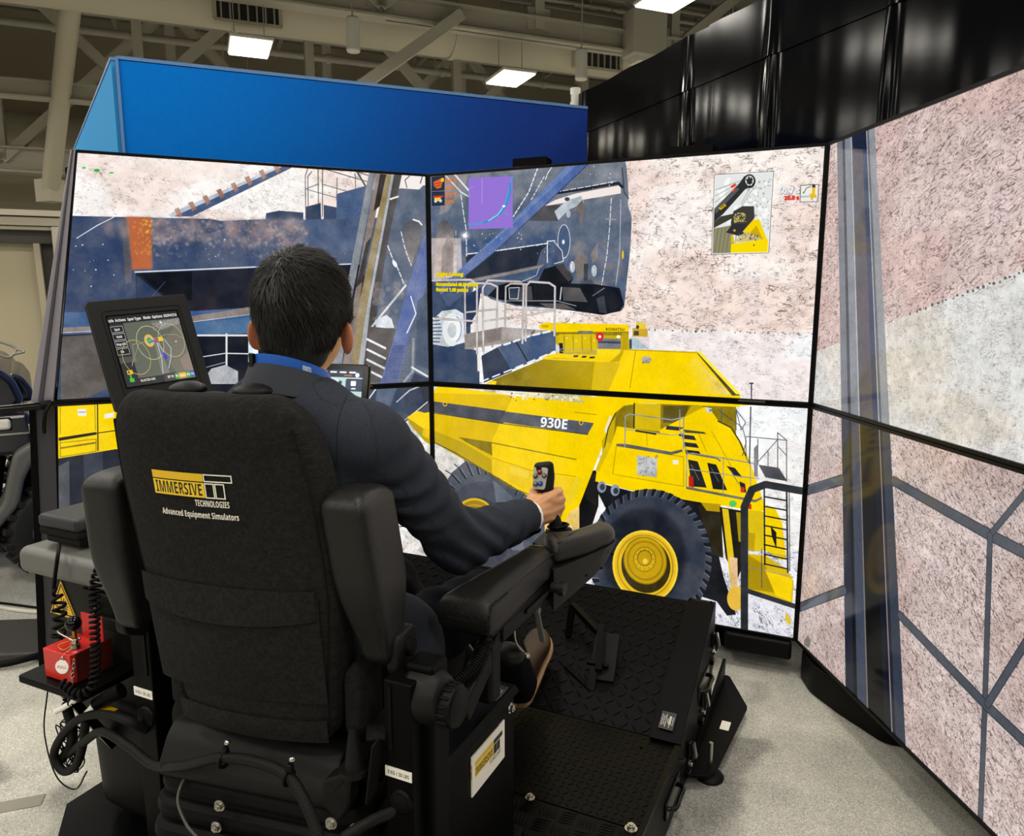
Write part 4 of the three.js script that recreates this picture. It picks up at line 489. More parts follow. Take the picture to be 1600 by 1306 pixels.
function weather(ctx, id) {             // surface grime and grain that the training picture's own textures show
  const im = ctx.getImageData(0, 0, CWD, CHT), d = im.data, off = id.length * 5.1, mF = field(18, 18, off, 3), fF = field(160, 120, off, 1, 2), rough = !id.startsWith('right');
  for (let y = 0; y < CHT; y++) for (let x = 0; x < CWD; x++) {
    const o = (y * CWD + x) * 4, L = (d[o] * 0.3 + d[o + 1] * 0.6 + d[o + 2] * 0.1) / 255; if (L > 0.86) continue;
    const m = mF(x, y) - 0.5, f = fF(x, y) - 0.5, h = hsh(x * 3, y * 7) - 0.5, sat = Math.max(d[o], d[o + 1], d[o + 2]) - Math.min(d[o], d[o + 1], d[o + 2]);
    const yel = d[o] > 150 && d[o + 2] < 80, k = yel ? 0.1 : rough ? 0.42 : 0.16, g = 1 + k * m + (yel ? 0.04 : 0.1) * f + (yel ? 0.05 : 0.1) * h; let mixg = yel || !rough ? 0 : clamp(0.22 + 1.1 * m, 0, 0.4); if (sat > 110) mixg *= 0.4;
    const grey = (L * 255 * 0.9 + 16); d[o] = clamp(mix(d[o], grey * 1.03, mixg) * g, 0, 255); d[o + 1] = clamp(mix(d[o + 1], grey, mixg) * g, 0, 255); d[o + 2] = clamp(mix(d[o + 2], grey * 1.04, mixg) * g, 0, 255);
  }
  ctx.putImageData(im, 0, 0);
}
const screenTex = {};
for (const id of Object.keys(PANELS)) screenTex[id] = canvasTex(CWD, CHT, (ctx) => {
  const map = cornerMap(PANELS[id]), k = pen(ctx, map);
  paintRock(ctx, id, map);
  if (id === 'left_upper') paintLeftUpper(k); else if (id === 'left_lower') paintLeftLower(k); else if (id === 'centre_upper') paintCentreUpper(k); else if (id === 'centre_lower') paintCentreLower(k); else paintRight(k, id === 'right_lower');
  weather(ctx, id);
  if (id === 'centre_upper') paintOverlay(k);
});
// ---------------------------------------------------------------- the video wall: its panels
const PY = [0.148, 1.093];                 // lower edges of the two rows
const columns = { left: [V(-0.83, 0, 0).addScaledVector(V(Math.cos(R(49.8)), 0, -Math.sin(R(49.8))), -PW), R(49.8)], centre: [V(-0.83, 0, 0), 0], right: [V(0.83, 0, 0), -R(60)] };
const screenLabels = {
  left_upper: 'upper left wall screen showing a navy digging machine and cab pillar', left_lower: 'lower left wall screen showing a yellow bonnet, partly behind the seat', centre_upper: 'upper centre wall screen showing digging bucket and pale cliff',
  centre_lower: 'lower centre wall screen showing the yellow dump truck and its big wheel', right_upper: 'upper right wall screen showing pale hillside and a grey pillar', right_lower: 'lower right wall screen showing rocky ground crossed by grey tubes',
};
for (const [col, [org, turn]] of Object.entries(columns)) for (const row of [1, 0]) {
  const id = col + (row ? '_upper' : '_lower'), t = thing('wall_screen', screenLabels[id], 'screen', [org.x, PY[row], org.z], turn, 'screens of the video wall');
  const bz = 0.012, L0 = col === 'left' ? (row ? PW - 1.516 : PW - 1.585) : 0, L1 = col === 'left' ? (row ? PW - 1.372 : PW - 1.516) : 0;   // the outer edge of the left column leans
  const out = [[L0, 0.0008], [PW - 0.0008, 0.0008], [PW - 0.0008, PH - 0.0008], [L1, PH - 0.0008]], inn = [[L0 + (col === 'left' ? 0.004 : bz), bz], [PW - bz, bz], [PW - bz, PH - bz], [L1 + (col === 'left' ? 0.004 : bz), PH - bz]];
  part(t, 'housing', ext(shape(out), 0.075).translate(0, 0, -0.079), M.bezel);
  ['bezel', 'bezel', 'bezel', 'bezel'].forEach((n, i) => { const j = (i + 1) % 4; part(t, n, ext(shape([out[i], out[j], inn[j], inn[i]]), 0.009, 0.0012, 1).translate(0, 0, -0.004), M.bezel); });
  const g = new THREE.ShapeGeometry(shape(inn)), p = g.attributes.position, uv = g.attributes.uv; for (let i = 0; i < p.count; i++) uv.setXY(i, p.getX(i) / PW, p.getY(i) / PH);
  part(t, 'screen_glass', g.translate(0, 0, -0.0015), phys('#040404', 0.09, { emissive: new THREE.Color(1, 1, 1), emissiveMap: screenTex[id], emissiveIntensity: SCREEN_GLOW, specularIntensity: 0.55 }));
  const rl = new THREE.RectAreaLight(new THREE.Color(1, 0.96, 0.93), SCREEN_LIGHT * (col === 'left' ? 0.6 : 1), PW - L0 - 0.05, PH - 0.05); rl.position.set((PW + L0) / 2, PH / 2, 0.02); rl.rotation.y = Math.PI; rl.name = 'screen_light'; t.add(rl);
  if (row) part(t, 'seam_clip', box(0.1, 0.008, 0.006, PW * (col === 'centre' ? 0.87 : 0.8), 0.004, 0.003), M.hallDark);
  part(t, 'wall_bracket', [rbox(0.5, 0.5, 0.05, 0.01, PW * 0.55, PH / 2, -0.105), box(0.08, PH * 0.9, 0.04, PW * 0.4, PH / 2, -0.1)], M.blackMetal);
}
{ // floor stands and back frame of the wall
  const st = (label, x, z, turn, foot) => { const s = thing('screen_stand', label, 'stand', [x, 0, z], turn); for (const q of [-0.55, 0.5]) { part(s, 'upright', rbox(0.1, 2.0, 0.08, 0.01, q, 1.0, -0.2), M.blackMetal); part(s, 'foot', extY([[q - 0.1, -0.5], [q + 0.1, -0.5], [q + 0.1, -0.14], [q - 0.1, -0.14]], 0, 0.05, 0.01, 0.03), M.blackMetal); } part(s, 'crossbar', [rbox(1.5, 0.08, 0.05, 0.01, 0, 1.1, -0.15), rbox(1.6, 0.08, 0.06, 0.01, 0, 0.19, -0.11)], M.blackMetal); if (foot) foot(s); return s; };
  st('black floor stand under the centre screens, behind the platform', 0, 0, 0, (s) => { part(s, 'cable_box', extY([[0.54, -0.06], [0.8, -0.06], [0.82, 0.02], [0.56, 0.03]], 0.07, 0.145, 0.012, 0.02), M.blackPlastic); part(s, 'top_bracket', extX([[-0.02, 0], [-0.02, 0.035], [-0.08, 0.03], [-0.08, 0]], -0.43, -0.27, 0.004).translate(0, 2.045, -0.02), M.blackMetal); part(s, 'top_bracket', extX([[-0.02, 0], [-0.02, 0.03], [-0.08, 0.035], [-0.08, 0]], 0.24, 0.42, 0.004).translate(0, 2.045, -0.02), M.blackMetal); });
  const d = V(Math.cos(R(60)), 0, Math.sin(R(60)));
  st('black floor stand under the right screens', 0.83 + d.x * 0.83, d.z * 0.83, -R(60), (s) => part(s, 'skirt', extY([[-0.83, -0.2], [-0.3, -0.2], [-0.36, -0.09], [-0.55, -0.03], [-0.7, 0.0], [-0.83, -0.02]], 0.001, 0.12, 0.008, 0.03), M.blackPlastic));
  const e = V(-Math.cos(R(49.8)), 0, Math.sin(R(49.8))); st('black floor stand under the left screens', -0.83 + e.x * 0.83, e.z * 0.83, R(49.8));
  // the leaning metal post at the outer left edge of the screens
  const [o, tn] = columns.left, ps = thing('leaning_post', 'ribbed grey metal post leaning along the left edge of the screens', 'post', [o.x, 0, o.z], tn);
  const strip = (a0, a1, b0, b1, y0, y1, z0, z1, m, n) => part(ps, n, ext(shape([[PW - a0, y0], [PW - a1, y0], [PW - b1, y1], [PW - b0, y1]]), z1 - z0, 0.0015, 1).translate(0, 0, z0), m);
  const alu = std('#98949c', 0.38, { metalness: 0.45 }), alud = std('#4a4850', 0.45, { metalness: 0.4 });
  strip(1.56, 1.525, 1.381, 1.374, 1.093, 2.036, -0.05, 0.012, alu, 'rib'); strip(1.575, 1.56, 1.385, 1.381, 1.093, 2.036, -0.05, 0.02, alud, 'rib'); strip(1.6, 1.575, 1.39, 1.385, 1.093, 2.036, -0.06, 0.006, alu, 'rib');
  strip(1.64, 1.588, 1.585, 1.522, 0.0, 1.08, -0.06, 0.01, std('#3b3a40', 0.45, { metalness: 0.3 }), 'lower_post'); strip(1.665, 1.64, 1.605, 1.585, 0.0, 1.08, -0.06, 0.02, M.blackMetal, 'lower_edge');
}
// ---------------------------------------------------------------- small shared pieces
function bolt(parent, name, x, y, z, r, axis = 'y', mat = M.zinc) {
  const g = [new THREE.CylinderGeometry(r * 1.5, r * 1.5, r * 0.3, 18), at(new THREE.CylinderGeometry(r, r, r * 0.9, 6), 0, r * 0.55, 0), at(new THREE.CylinderGeometry(r * 0.5, r * 0.55, r * 0.5, 12), 0, r * 1.1, 0)];
  const m = part(parent, name, g, mat); m.position.set(x, y, z); if (axis === 'x') m.rotation.z = -Math.PI / 2; if (axis === 'z') m.rotation.x = Math.PI / 2; return m;
}
function printMat(w, h, draw, o = {}) { return std(0xffffff, o.rough ?? 0.5, { map: canvasTex(w, h, draw), ...o.mat }); }
function plate(parent, name, w, h, mat, label, th = 0.002) {     // a thin printed plate facing +z
  const g = part(parent, name, box(w, h, th, 0, 0, 0), mat, label); return g;
}
function logo(ctx, x, y, w, textCol, lineCol, fillSq, words = true) {    // the maker's mark: a yellow block with the name, open squares beside it
  const s = w / 130, f = (c, X, Y, W2, H) => { ctx.fillStyle = c; ctx.fillRect(x + X * s, y + Y * s, W2 * s, H * s); }, st = (X, Y, W2, H) => { if (fillSq) f(fillSq, X, Y, W2, H); ctx.strokeStyle = lineCol; ctx.lineWidth = 1.7 * s; ctx.strokeRect(x + X * s, y + Y * s, W2 * s, H * s); };
  f('#dfb61a', 0, 0, 85, 11); f('#e8c21e', 0, 12.6, 85, 21.4); st(86.5, 0.9, 41, 9.4); st(86.5, 13.5, 13, 20); st(102, 13.5, 13, 20);
  ctx.fillStyle = textCol; ctx.save(); ctx.translate(x + 3 * s, y + 31.4 * s); ctx.scale(0.62, 1); ctx.font = 'bold ' + 23.5 * s + 'px sans-serif'; const tw = ctx.measureText('IMMERSIVE').width; ctx.scale(79 * s / (tw * 0.62), 1); ctx.fillText('IMMERSIVE', 0, 0); ctx.restore();
  if (words) { ctx.fillStyle = lineCol; ctx.save(); ctx.translate(x + 67 * s, y + 46.5 * s); ctx.font = 'bold ' + 12.5 * s + 'px sans-serif'; ctx.scale(53 * s / ctx.measureText('TECHNOLOGIES').width, 1); ctx.fillText('TECHNOLOGIES', 0, 0); ctx.restore(); }
}
const dataPlateMat = printMat(256, 192, (c) => { c.fillStyle = '#0b0b0b'; c.fillRect(0, 0, 256, 192); c.strokeStyle = '#8d8b84'; c.lineWidth = 2; c.strokeRect(4, 4, 248, 184); c.fillStyle = '#d9d6cc'; c.textAlign = 'center'; c.font = 'bold 21px sans-serif'; ['CONVERSION KIT', 'P&H 4100 PRO', '4100XPC & 2800XPC', 'MODEL'].forEach((t, i) => c.fillText(t, 128, 30 + i * 26, 230)); c.fillRect(70, 116, 130, 28); c.fillStyle = '#222'; c.font = 'bold 22px sans-serif'; c.fillText('SE-410-P&H', 135, 138, 122); c.fillStyle = '#d9d6cc'; c.fillText('PN', 44, 138); c.fillText('S/N: CK1475', 128, 175); });
const weightMat = printMat(256, 64, (c) => { c.fillStyle = '#efece2'; c.fillRect(0, 0, 256, 64); c.fillStyle = '#222'; c.font = 'bold 34px sans-serif'; c.textAlign = 'center'; c.fillText('9 KG / 20 LBS', 128, 45, 226); });
// ---------------------------------------------------------------- the simulator platform
const DY = 0.2;
{
  const p = thing('simulator_platform', 'low black steel platform with tread plate deck and sloping footrest', 'platform', [0, 0, 0]);
  const deckPlan = [[0.575, 0.97], [0.575, 2.55], [-0.1, 2.55], [-0.8, 1.9], [-0.8, 0.97]];
  part(p, 'deck_plate', extY([[0.575, 0.965], [0.575, 1.366], [-0.8, 1.366], [-0.8, 0.965]], DY - 0.012, DY, 0.002), M.blackPaint);
  part(p, 'deck_plate', extY([[0.575, 1.37], [0.575, 2.55], [-0.1, 2.55], [-0.8, 1.9], [-0.8, 1.37]], DY - 0.012, DY, 0.002), M.blackPaint);
  part(p, 'footrest_plate', extX([[0.962, 0.2], [0.46, 0.434], [0.46, 0.422], [0.962, 0.188]], -0.78, 0.497, 0.002), M.blackPaint);
  part(p, 'frame', [extY([[0.55, 0.99], [0.55, 2.5], [-0.12, 2.5], [-0.76, 1.88], [-0.76, 0.99]], 0.05, DY - 0.013, 0.01), extX([[0.95, 0.185], [0.475, 0.415], [0.475, 0.06], [0.95, 0.06]], -0.76, 0.49)], M.blackMetal);
  part(p, 'side_wall', extX([[0.466, 0.02], [0.466, 0.44], [0.96, 0.198], [2.55, 0.198], [2.55, 0.02]], 0.575, 0.587, 0.002), M.blackPaint);
  part(p, 'side_rail', extX([[0.468, 0.2], [0.468, 0.45], [0.49, 0.452], [0.985, 0.212], [0.975, 0.2]], 0.495, 0.589, 0.003), M.blackPaint, 'raised box rail along the footrest');
  part(p, 'deck_edge', box(0.014, 0.014, 1.55, 0.58, DY + 0.002, 1.76), M.blackMetal);
  // tread lugs
  const rd = rng(3), lug = (L, w, h) => { const g = new THREE.SphereGeometry(1, 8, 5, 0, Math.PI * 2, 0, Math.PI / 2); return clean(g.scale(L, h, w)); };
  const A = lug(0.0155, 0.004, 0.0026), A2 = lug(0.0095, 0.0026, 0.002), place = (x, z, turn, base) => { const g = base.clone(); g.rotateY(turn); g.translate(x, 0, z); return g; };
  const slope = []; for (let i = 0; i < 40; i++) for (let j = 0; j < 16; j++) { const x = -0.765 + i * 0.0335, z = 0.014 + j * 0.0345; if (x < 0.485 && x > -0.7) slope.push(place(x, -z, (i + j) % 2 ? 0.78 : -0.78, A)); }
  const sg = merge(slope); sg.rotateX(-Math.atan2(0.234, 0.502) * -1).translate(0, 0.2012, 0.962); const st = part(p, 'tread_lugs', sg, M.blackMetal, 'raised diamond tread of the footrest'); st.userData.kind = 'stuff';
  const flat = []; for (let i = 0; i < 46; i++) for (let j = 0; j < 19; j++) { const x = -0.36 + i * 0.0205, z = 0.985 + j * 0.0205; if (x < 0.565) flat.push(place(x, z, (i + j) % 2 ? 0.78 : -0.78, A2)); }
  const fg = merge(flat); fg.translate(0, DY, 0); part(p, 'tread_lugs', fg, M.blackMetal, 'raised diamond tread of the deck').userData.kind = 'stuff';
  const B = lug(0.021, 0.0032, 0.0026), five = []; for (let i = 0; i < 17; i++) for (let j = 0; j < 14; j++) { const x = -0.28 + i * 0.052, z = 1.4 + j * 0.052; if (x > 0.56) continue; for (let q = -2; q <= 2; q++) five.push((i + j) % 2 ? place(x, z + q * 0.0098, 0.15, B) : place(x + q * 0.0098, z, Math.PI / 2 + 0.15, B)); }
  const vg = merge(five); vg.translate(0, DY, 0); part(p, 'tread_lugs', vg, M.blackMetal, 'five-bar tread of the rear deck').userData.kind = 'stuff';
  bolt(p, 'deck_bolt', 0.281, DY + 0.002, 1.372, 0.0085); bolt(p, 'deck_bolt', 0.553, DY + 0.002, 1.372, 0.0105); bolt(p, 'deck_bolt', 0.485, DY, 1.03, 0.004, 'y', M.blackMetal); bolt(p, 'deck_bolt', 0.505, 0.452, 0.485, 0.004, 'y', M.blackMetal); bolt(p, 'deck_bolt', 0.575, 0.452, 0.485, 0.004, 'y', M.blackMetal);
  // plate on the rail slope
  const dp = plate(p, 'data_plate', 0.058, 0.042, dataPlateMat, 'small black data plate with white print'); dp.rotation.set(-Math.PI / 2, 0, 0); dp.rotation.order = 'YXZ'; dp.rotation.y = -Math.PI / 2; dp.rotation.order = 'XYZ';
  dp.rotation.set(0, 0, 0); dp.quaternion.setFromRotationMatrix(new THREE.Matrix4().makeBasis(V(0, 0.43, -0.903).normalize(), V(-1, 0, 0), V(0, 0.903, 0.43).normalize())); dp.position.set(0.537, 0.2445, 0.932);
  // toggle latches and grab handles on the side wall
  for (const [y, z] of [[0.335, 0.52], [0.2, 0.68], [0.13, 0.87]]) {
    const l = part(p, 'latch', [rbox(0.012, 0.05, 0.022, 0.003, 0.592, y, z), rod([0.603, y + 0.02, z - 0.008], [0.606, y - 0.035, z - 0.008], 0.003, 8), rod([0.603, y + 0.02, z + 0.008], [0.606, y - 0.035, z + 0.008], 0.003, 8)], M.gloss);
    part(l, 'latch_lever', [bar([0.606, y + 0.025, z], [0.616, y - 0.02, z], 0.016, 0.005), rbox(0.016, 0.012, 0.02, 0.003, 0.598, y - 0.045, z)], M.chrome);
    part(p, 'latch_keeper', rbox(0.016, 0.02, 0.026, 0.004, 0.594, y - 0.078, z + 0.004), M.gloss);
  }
  for (const [y, z] of [[0.245, 0.66], [0.11, 1.08]]) { const h = part(p, 'grab_handle', [rbox(0.008, 0.05, 0.16, 0.003, 0.59, y, z)], M.gloss); part(h, 'grip', tube([[0.592, y, z - 0.06], [0.61, y, z - 0.05], [0.612, y, z], [0.61, y, z + 0.05], [0.592, y, z + 0.06]], 0.007, 24, 8), M.gloss); }
  for (let i = 0; i < 5; i++) bolt(p, 'rivet', 0.588, 0.17 - (i % 2) * 0.03, 0.9 + i * 0.045, 0.0025, 'x', M.blackMetal);
  // outrigger with levelling foot
  const og = part(p, 'outrigger', [extY([[0.585, 0.2], [0.61, 0.2], [0.705, 0.4], [0.67, 0.8], [0.65, 0.86], [0.585, 0.88]], 0.038, 0.05, 0.003, 0.015), extX([[0.25, 0.05], [0.25, 0.14], [0.8, 0.06], [0.8, 0.05]], 0.589, 0.6)], M.blackPaint, 'black outrigger plate reaching over the carpet');
  part(og, 'paper_label', box(0.03, 0.001, 0.055, 0.653, 0.0515, 0.56), M.white);
  part(p, 'levelling_foot', [lathe([[0.001, 0], [0.042, 0], [0.044, 0.008], [0.03, 0.022], [0.012, 0.03], [0.001, 0.03]], 28).translate(0.645, 0, 0.79)], M.blackPlastic); part(p, 'levelling_stud', [cyl(0.0065, 0.0065, 0.1, 14, 0.645, 0.07, 0.79), new THREE.CylinderGeometry(0.013, 0.013, 0.01, 6).translate(0.645, 0.035, 0.79)], M.zinc);
  // pedals on the slope
  const pd = part(p, 'foot_pedal', [bar([0.13, 0.43, 0.66], [0.26, 0.38, 0.74], 0.02, 0.02), bar([0.13, 0.43, 0.66], [0.13, 0.33, 0.7], 0.02), bar([0.26, 0.38, 0.74], [0.27, 0.24, 0.86], 0.025, 0.02), bar([0.16, 0.27, 0.8], [0.27, 0.24, 0.86], 0.02)], M.blackMetal, 'black pedal frame standing on the footrest');
  part(pd, 'pedal_pad', bar([0.285, 0.38, 0.72], [0.3, 0.265, 0.83], 0.075, 0.014, 0.005), M.blackPlastic); part(pd, 'pedal_arm', [bar([0.255, 0.405, 0.72], [0.285, 0.3, 0.83], 0.022), rod([0.24, 0.31, 0.81], [0.31, 0.31, 0.81], 0.008)], M.blackMetal);
}
// ---------------------------------------------------------------- pillow-like solids
function pillow(o) {         // o: y0, y1, w(t), d(t), zc(t), xc(t), n (squareness), p (end rounding)
  const rows = o.rows ?? 56, cols = o.cols ?? 72, pos = [], uv = [], idx = [], n = o.n ?? 4, e = 2 / n;
  for (let i = 0; i <= rows; i++) {
    const s = -Math.cos(Math.PI * i / rows), t = (s + 1) / 2, y = mix(o.y0, o.y1, t), H = (o.y1 - o.y0) / 2, er = o.er ?? 0.05, dd = Math.min(t, 1 - t) * 2 * H, k = dd < er ? Math.sqrt(Math.max(0, 1 - Math.pow(1 - dd / er, 2))) : 1;
    const w = Math.max(1e-4, o.w(t) - (1 - k) * (o.cw ?? er)), d = Math.max(1e-4, o.d(t) * Math.max(0.02, Math.pow(k, 0.8)));
    for (let j = 0; j < cols; j++) {
      const a = j / cols * Math.PI * 2, c = Math.cos(a), q = Math.sin(a), x = Math.sign(c) * Math.pow(Math.abs(c), e) * w, z = Math.sign(q) * Math.pow(Math.abs(q), e) * d, X = x + (o.xc ? o.xc(t) : 0);
      const Z = z + o.zc(t) + (o.bend ? o.bend(x, t) : 0); pos.push(X, y, Z); uv.push(x + z * 0.7, y);
    }
  }
  for (let i = 0; i < rows; i++) for (let j = 0; j < cols; j++) { const a = i * cols + j, b = i * cols + (j + 1) % cols, c = a + cols, d = b + cols; idx.push(a, c, b, b, c, d); }
  const bot = pos.length / 3; pos.push(o.xc ? o.xc(0) : 0, o.y0, o.zc(0)); uv.push(0, 0); const top = bot + 1; pos.push(o.xc ? o.xc(1) : 0, o.y1, o.zc(1)); uv.push(0, 0);
  for (let j = 0; j < cols; j++) { idx.push(bot, j, (j + 1) % cols, top, rows * cols + (j + 1) % cols, rows * cols + j); }
  const g = new THREE.BufferGeometry(); g.setAttribute('position', new THREE.Float32BufferAttribute(pos, 3)); g.setAttribute('uv', new THREE.Float32BufferAttribute(uv, 2)); g.setIndex(idx); g.computeVertexNormals(); return g;
}
// ---------------------------------------------------------------- operator seat
const SX = -0.035, SZ = 1.95, ST = R(9);
{
  const s = thing('operator_seat', 'black operator seat with tall cloth backrest carrying a yellow logo', 'seat', [SX, DY, SZ], ST);
  const Y = (y) => y - DY;                         // heights below are above the floor
  const zc = (t) => mix(0.058, 0.135, t), wB = (t) => mix(0.16, 0.203, sstep(t, 0, 0.55)) - 0.018 * sstep(t, 0.75, 1), xB = (t) => mix(0.035, -0.008, t), dB = (t) => mix(0.05, 0.05, t), bend = (x, t) => -0.75 * x * x;
  part(s, 'backrest', pillow({ y0: Y(0.675), y1: Y(1.338), w: wB, d: dB, zc, bend, xc: xB, n: 5, er: 0.075, cw: 0.06, rows: 72, cols: 96 }), M.felt);
  const backZ = (x, y) => { const t = (y - 0.675) / 0.663; return zc(t) + dB(t) + bend(x - xB(t), t); };
  const patch = (x0, x1, y0, y1, lift, nx = 20, ny = 10, sag = 0) => { const g = new THREE.PlaneGeometry(1, 1, nx, ny), p = g.attributes.position; for (let i = 0; i < p.count; i++) { const u = p.getX(i) + 0.5, v = p.getY(i) + 0.5, x = mix(x0, x1, u), y = mix(y0, y1, v); p.setXYZ(i, x, Y(y - sag * Math.sin(u * Math.PI) * (1 - v)), backZ(x, y) + (typeof lift === 'function' ? -0.002 + (lift(u, v) + 0.002) * Math.pow(Math.sin(Math.PI * clamp(u, 0.002, 0.998)), 0.3) : lift)); if (typeof lift === 'function') g.attributes.uv.setXY(i, x, y); } g.computeVertexNormals(); return g; };
  const LW = 1024, LH = 640, words = (ctx, mono) => { if (mono) { ctx.fillStyle = '#000'; ctx.fillRect(0, 0, LW, LH); } else { ctx.fillStyle = '#e8e4d6'; ctx.fillRect(0, 0, LW, LH); } logo(ctx, 20, 30, 900, mono ? '#000' : '#15130c', mono ? '#fff' : '#e8e4d6', null); if (mono) { ctx.globalCompositeOperation = 'lighter'; ctx.fillStyle = '#fff'; ctx.fillRect(20, 30, 588, 76); ctx.fillRect(20, 117, 588, 148); ctx.globalCompositeOperation = 'source-over'; } ctx.fillStyle = mono ? '#fff' : '#e8e4d6'; ctx.save(); ctx.translate(70, 470); ctx.font = 'bold 84px sans-serif'; ctx.scale(860 / ctx.measureText('Advanced Equipment Simulators').width, 1); ctx.fillText('Advanced Equipment Simulators', 0, 0); ctx.restore(); };
  const alpha = canvasTex(LW, LH, (c) => words(c, true)); alpha.colorSpace = THREE.NoColorSpace;
  part(s, 'embroidered_logo', patch(-0.096, 0.09, 1.096, 1.212, 0.0016, 24, 14), std(0xffffff, 0.8, { map: canvasTex(LW, LH, (c) => words(c, false)), alphaMap: alpha, transparent: true, bumpMap: feltBump, bumpScale: 0.0005 }), 'embroidered yellow and white logo with the lettering below');
  // map pocket: a flap that stands off the lower back
  part(s, 'pocket_flap', patch(-0.176, 0.186, 0.945, 1.0, (u, v) => 0.003 + 0.013 * (1 - v), 30, 10, 0.012), M.felt); part(s, 'pocket_panel', patch(-0.172, 0.19, 0.78, 0.985, (u, v) => 0.002 + 0.011 * Math.sin(Math.PI * clamp(v, 0, 1)) * Math.sin(Math.PI * u), 30, 24), M.felt);
  part(s, 'hem', patch(-0.13, 0.185, 0.7, 0.745, (u, v) => 0.004 + 0.004 * Math.sin(Math.PI * v), 24, 6), M.felt);
  const pipe = []; for (let i = 0; i <= 24; i++) { const t = 0.06 + 0.86 * i / 24, y = 0.675 + 0.663 * t; pipe.push(V(xB(t) - wB(t) * 0.93, Y(y), backZ(xB(t) + wB(t) * 0.93, y) - 0.0115)); } part(s, 'piping', [tube(pipe, 0.0028, 60, 6), tube(pipe.map((p, i) => V(2 * xB(0.06 + 0.86 * i / 24) - p.x, p.y, p.z)), 0.0028, 60, 6)], M.felt);
  for (const x of [-0.055, 0.075]) { const h = part(s, 'headrest_cap', [lathe([[0.001, 0.016], [0.02, 0.015], [0.033, 0.009], [0.036, 0.004], [0.034, 0.0], [0.001, -0.004]], 28).scale(1, 1, 0.7).rotateX(0.1).translate(x, Y(1.336), 0.105)], M.blackPlastic); void h; }
  // side bolsters
  for (const q of [-1, 1]) {
    const b = part(s, 'side_bolster', pillow({ y0: Y(0.84), y1: Y(1.175), w: (t) => mix(0.03, 0.046, sstep(t, 0.05, 0.5)), d: (t) => mix(0.038, 0.07, sstep(t, 0, 0.6)), zc: (t) => mix(0.03, 0.06, t), xc: (t) => q * mix(0.272, 0.238, t) - (q < 0 ? 0.018 * t : 0), n: 4.6, er: 0.03, rows: 40, cols: 48 }), M.leather);
    part(s, 'bolster_bracket', extX([[0.06, Y(0.83)], [0.055, Y(0.9)], [-0.02, Y(0.9)], [-0.025, Y(0.84)], [0.0, Y(0.8)]], q > 0 ? 0.285 : -0.31, q > 0 ? 0.31 : -0.285, 0.006, 0.02), M.darkPlastic);
    part(b, 'pivot_cap', [cylAlong('x', 0.017, 0.03, 24, q * 0.304, Y(0.865), 0.012)], M.blackPlastic);
    part(s, 'side_panel', pillow({ y0: Y(0.69), y1: Y(0.84), w: () => 0.02, d: () => 0.05, zc: () => 0.02, xc: (t) => q * 0.19 + 0.03, n: 4, er: 0.03, rows: 20, cols: 32 }), M.felt);
  }
  // cushion, pan, suspension
  part(s, 'seat_cushion', rbox(0.5, 0.13, 0.52, 0.05, 0, Y(0.615), -0.24, 5), M.felt); part(s, 'seat_pan', rbox(0.46, 0.06, 0.5, 0.02, 0, Y(0.53), -0.22), M.blackPlastic);
  part(s, 'rear_cover', extX([[0.085, Y(0.65)], [0.115, Y(0.6)], [0.112, Y(0.575)], [-0.05, Y(0.56)], [-0.05, Y(0.66)], [0.06, Y(0.67)]], -0.18, 0.2, 0.006, 0.012), M.darkPlastic);
  const bel = (y, h, k) => extY(roundRect(0.235 * k, 0.2 * k), Y(y), Y(y + h), h * 0.45, 0.06).translate(0.02, 0, -0.085);
  function roundRect(a, b) { return [[-a, -b], [a, -b], [a, b], [-a, b]]; }
  part(s, 'suspension_bellows', [bel(0.53, 0.04, 0.96), bel(0.478, 0.05, 1), bel(0.42, 0.058, 1.03), bel(0.36, 0.058, 1.04), bel(0.3, 0.056, 1.02), bel(0.515, 0.03, 0.92), bel(0.465, 0.03, 0.93), bel(0.405, 0.03, 0.93), bel(0.345, 0.03, 0.93)], M.rubber, 'ribbed rubber suspension cover');
  part(s, 'seat_base', [rbox(0.56, 0.05, 0.56, 0.01, 0, Y(0.285), -0.1), rbox(0.48, 0.08, 0.5, 0.02, 0, Y(0.24), -0.1)], M.blackMetal);
  part(s, 'base_rail', [rbox(0.04, 0.03, 0.6, 0.006, -0.2, Y(0.315), -0.08), rbox(0.04, 0.03, 0.6, 0.006, 0.2, Y(0.315), -0.08)], M.blackMetal);
  for (const [x, y, z] of [[-0.033, 0.553, 0.126], [-0.045, 0.504, 0.124], [0.221, 0.593, 0.157], [0.259, 0.578, 0.142]]) bolt(s, 'base_bolt', x, Y(y), z, 0.0075, 'z', M.zinc);
  // belt anchor at the right rear
  const an = part(s, 'belt_anchor', ext(roundShape([[0.184, Y(0.642)], [0.244, Y(0.672)], [0.234, Y(0.594)], [0.212, Y(0.561)], [0.177, Y(0.595)]], 0.012), 0.04, 0.006).translate(0, 0, 0.080), M.darkPlastic, 'dark belt reel cover');
  part(an, 'reel_cone', [cyl(0.008, 0.02, 0.085, 16, 0.239, Y(0.701), 0.100), cyl(0.027, 0.027, 0.01, 20, 0.237, Y(0.661), 0.100)], M.darkPlastic);
  part(s, 'belt_webbing', [bar([0.284, Y(0.726), 0.096], [0.266, Y(0.608), 0.093], 0.044, 0.004, 0.0015), bar([0.284, Y(0.726), 0.096], [0.224, Y(0.706), -0.024], 0.04, 0.004, 0.0015)], M.felt);
}
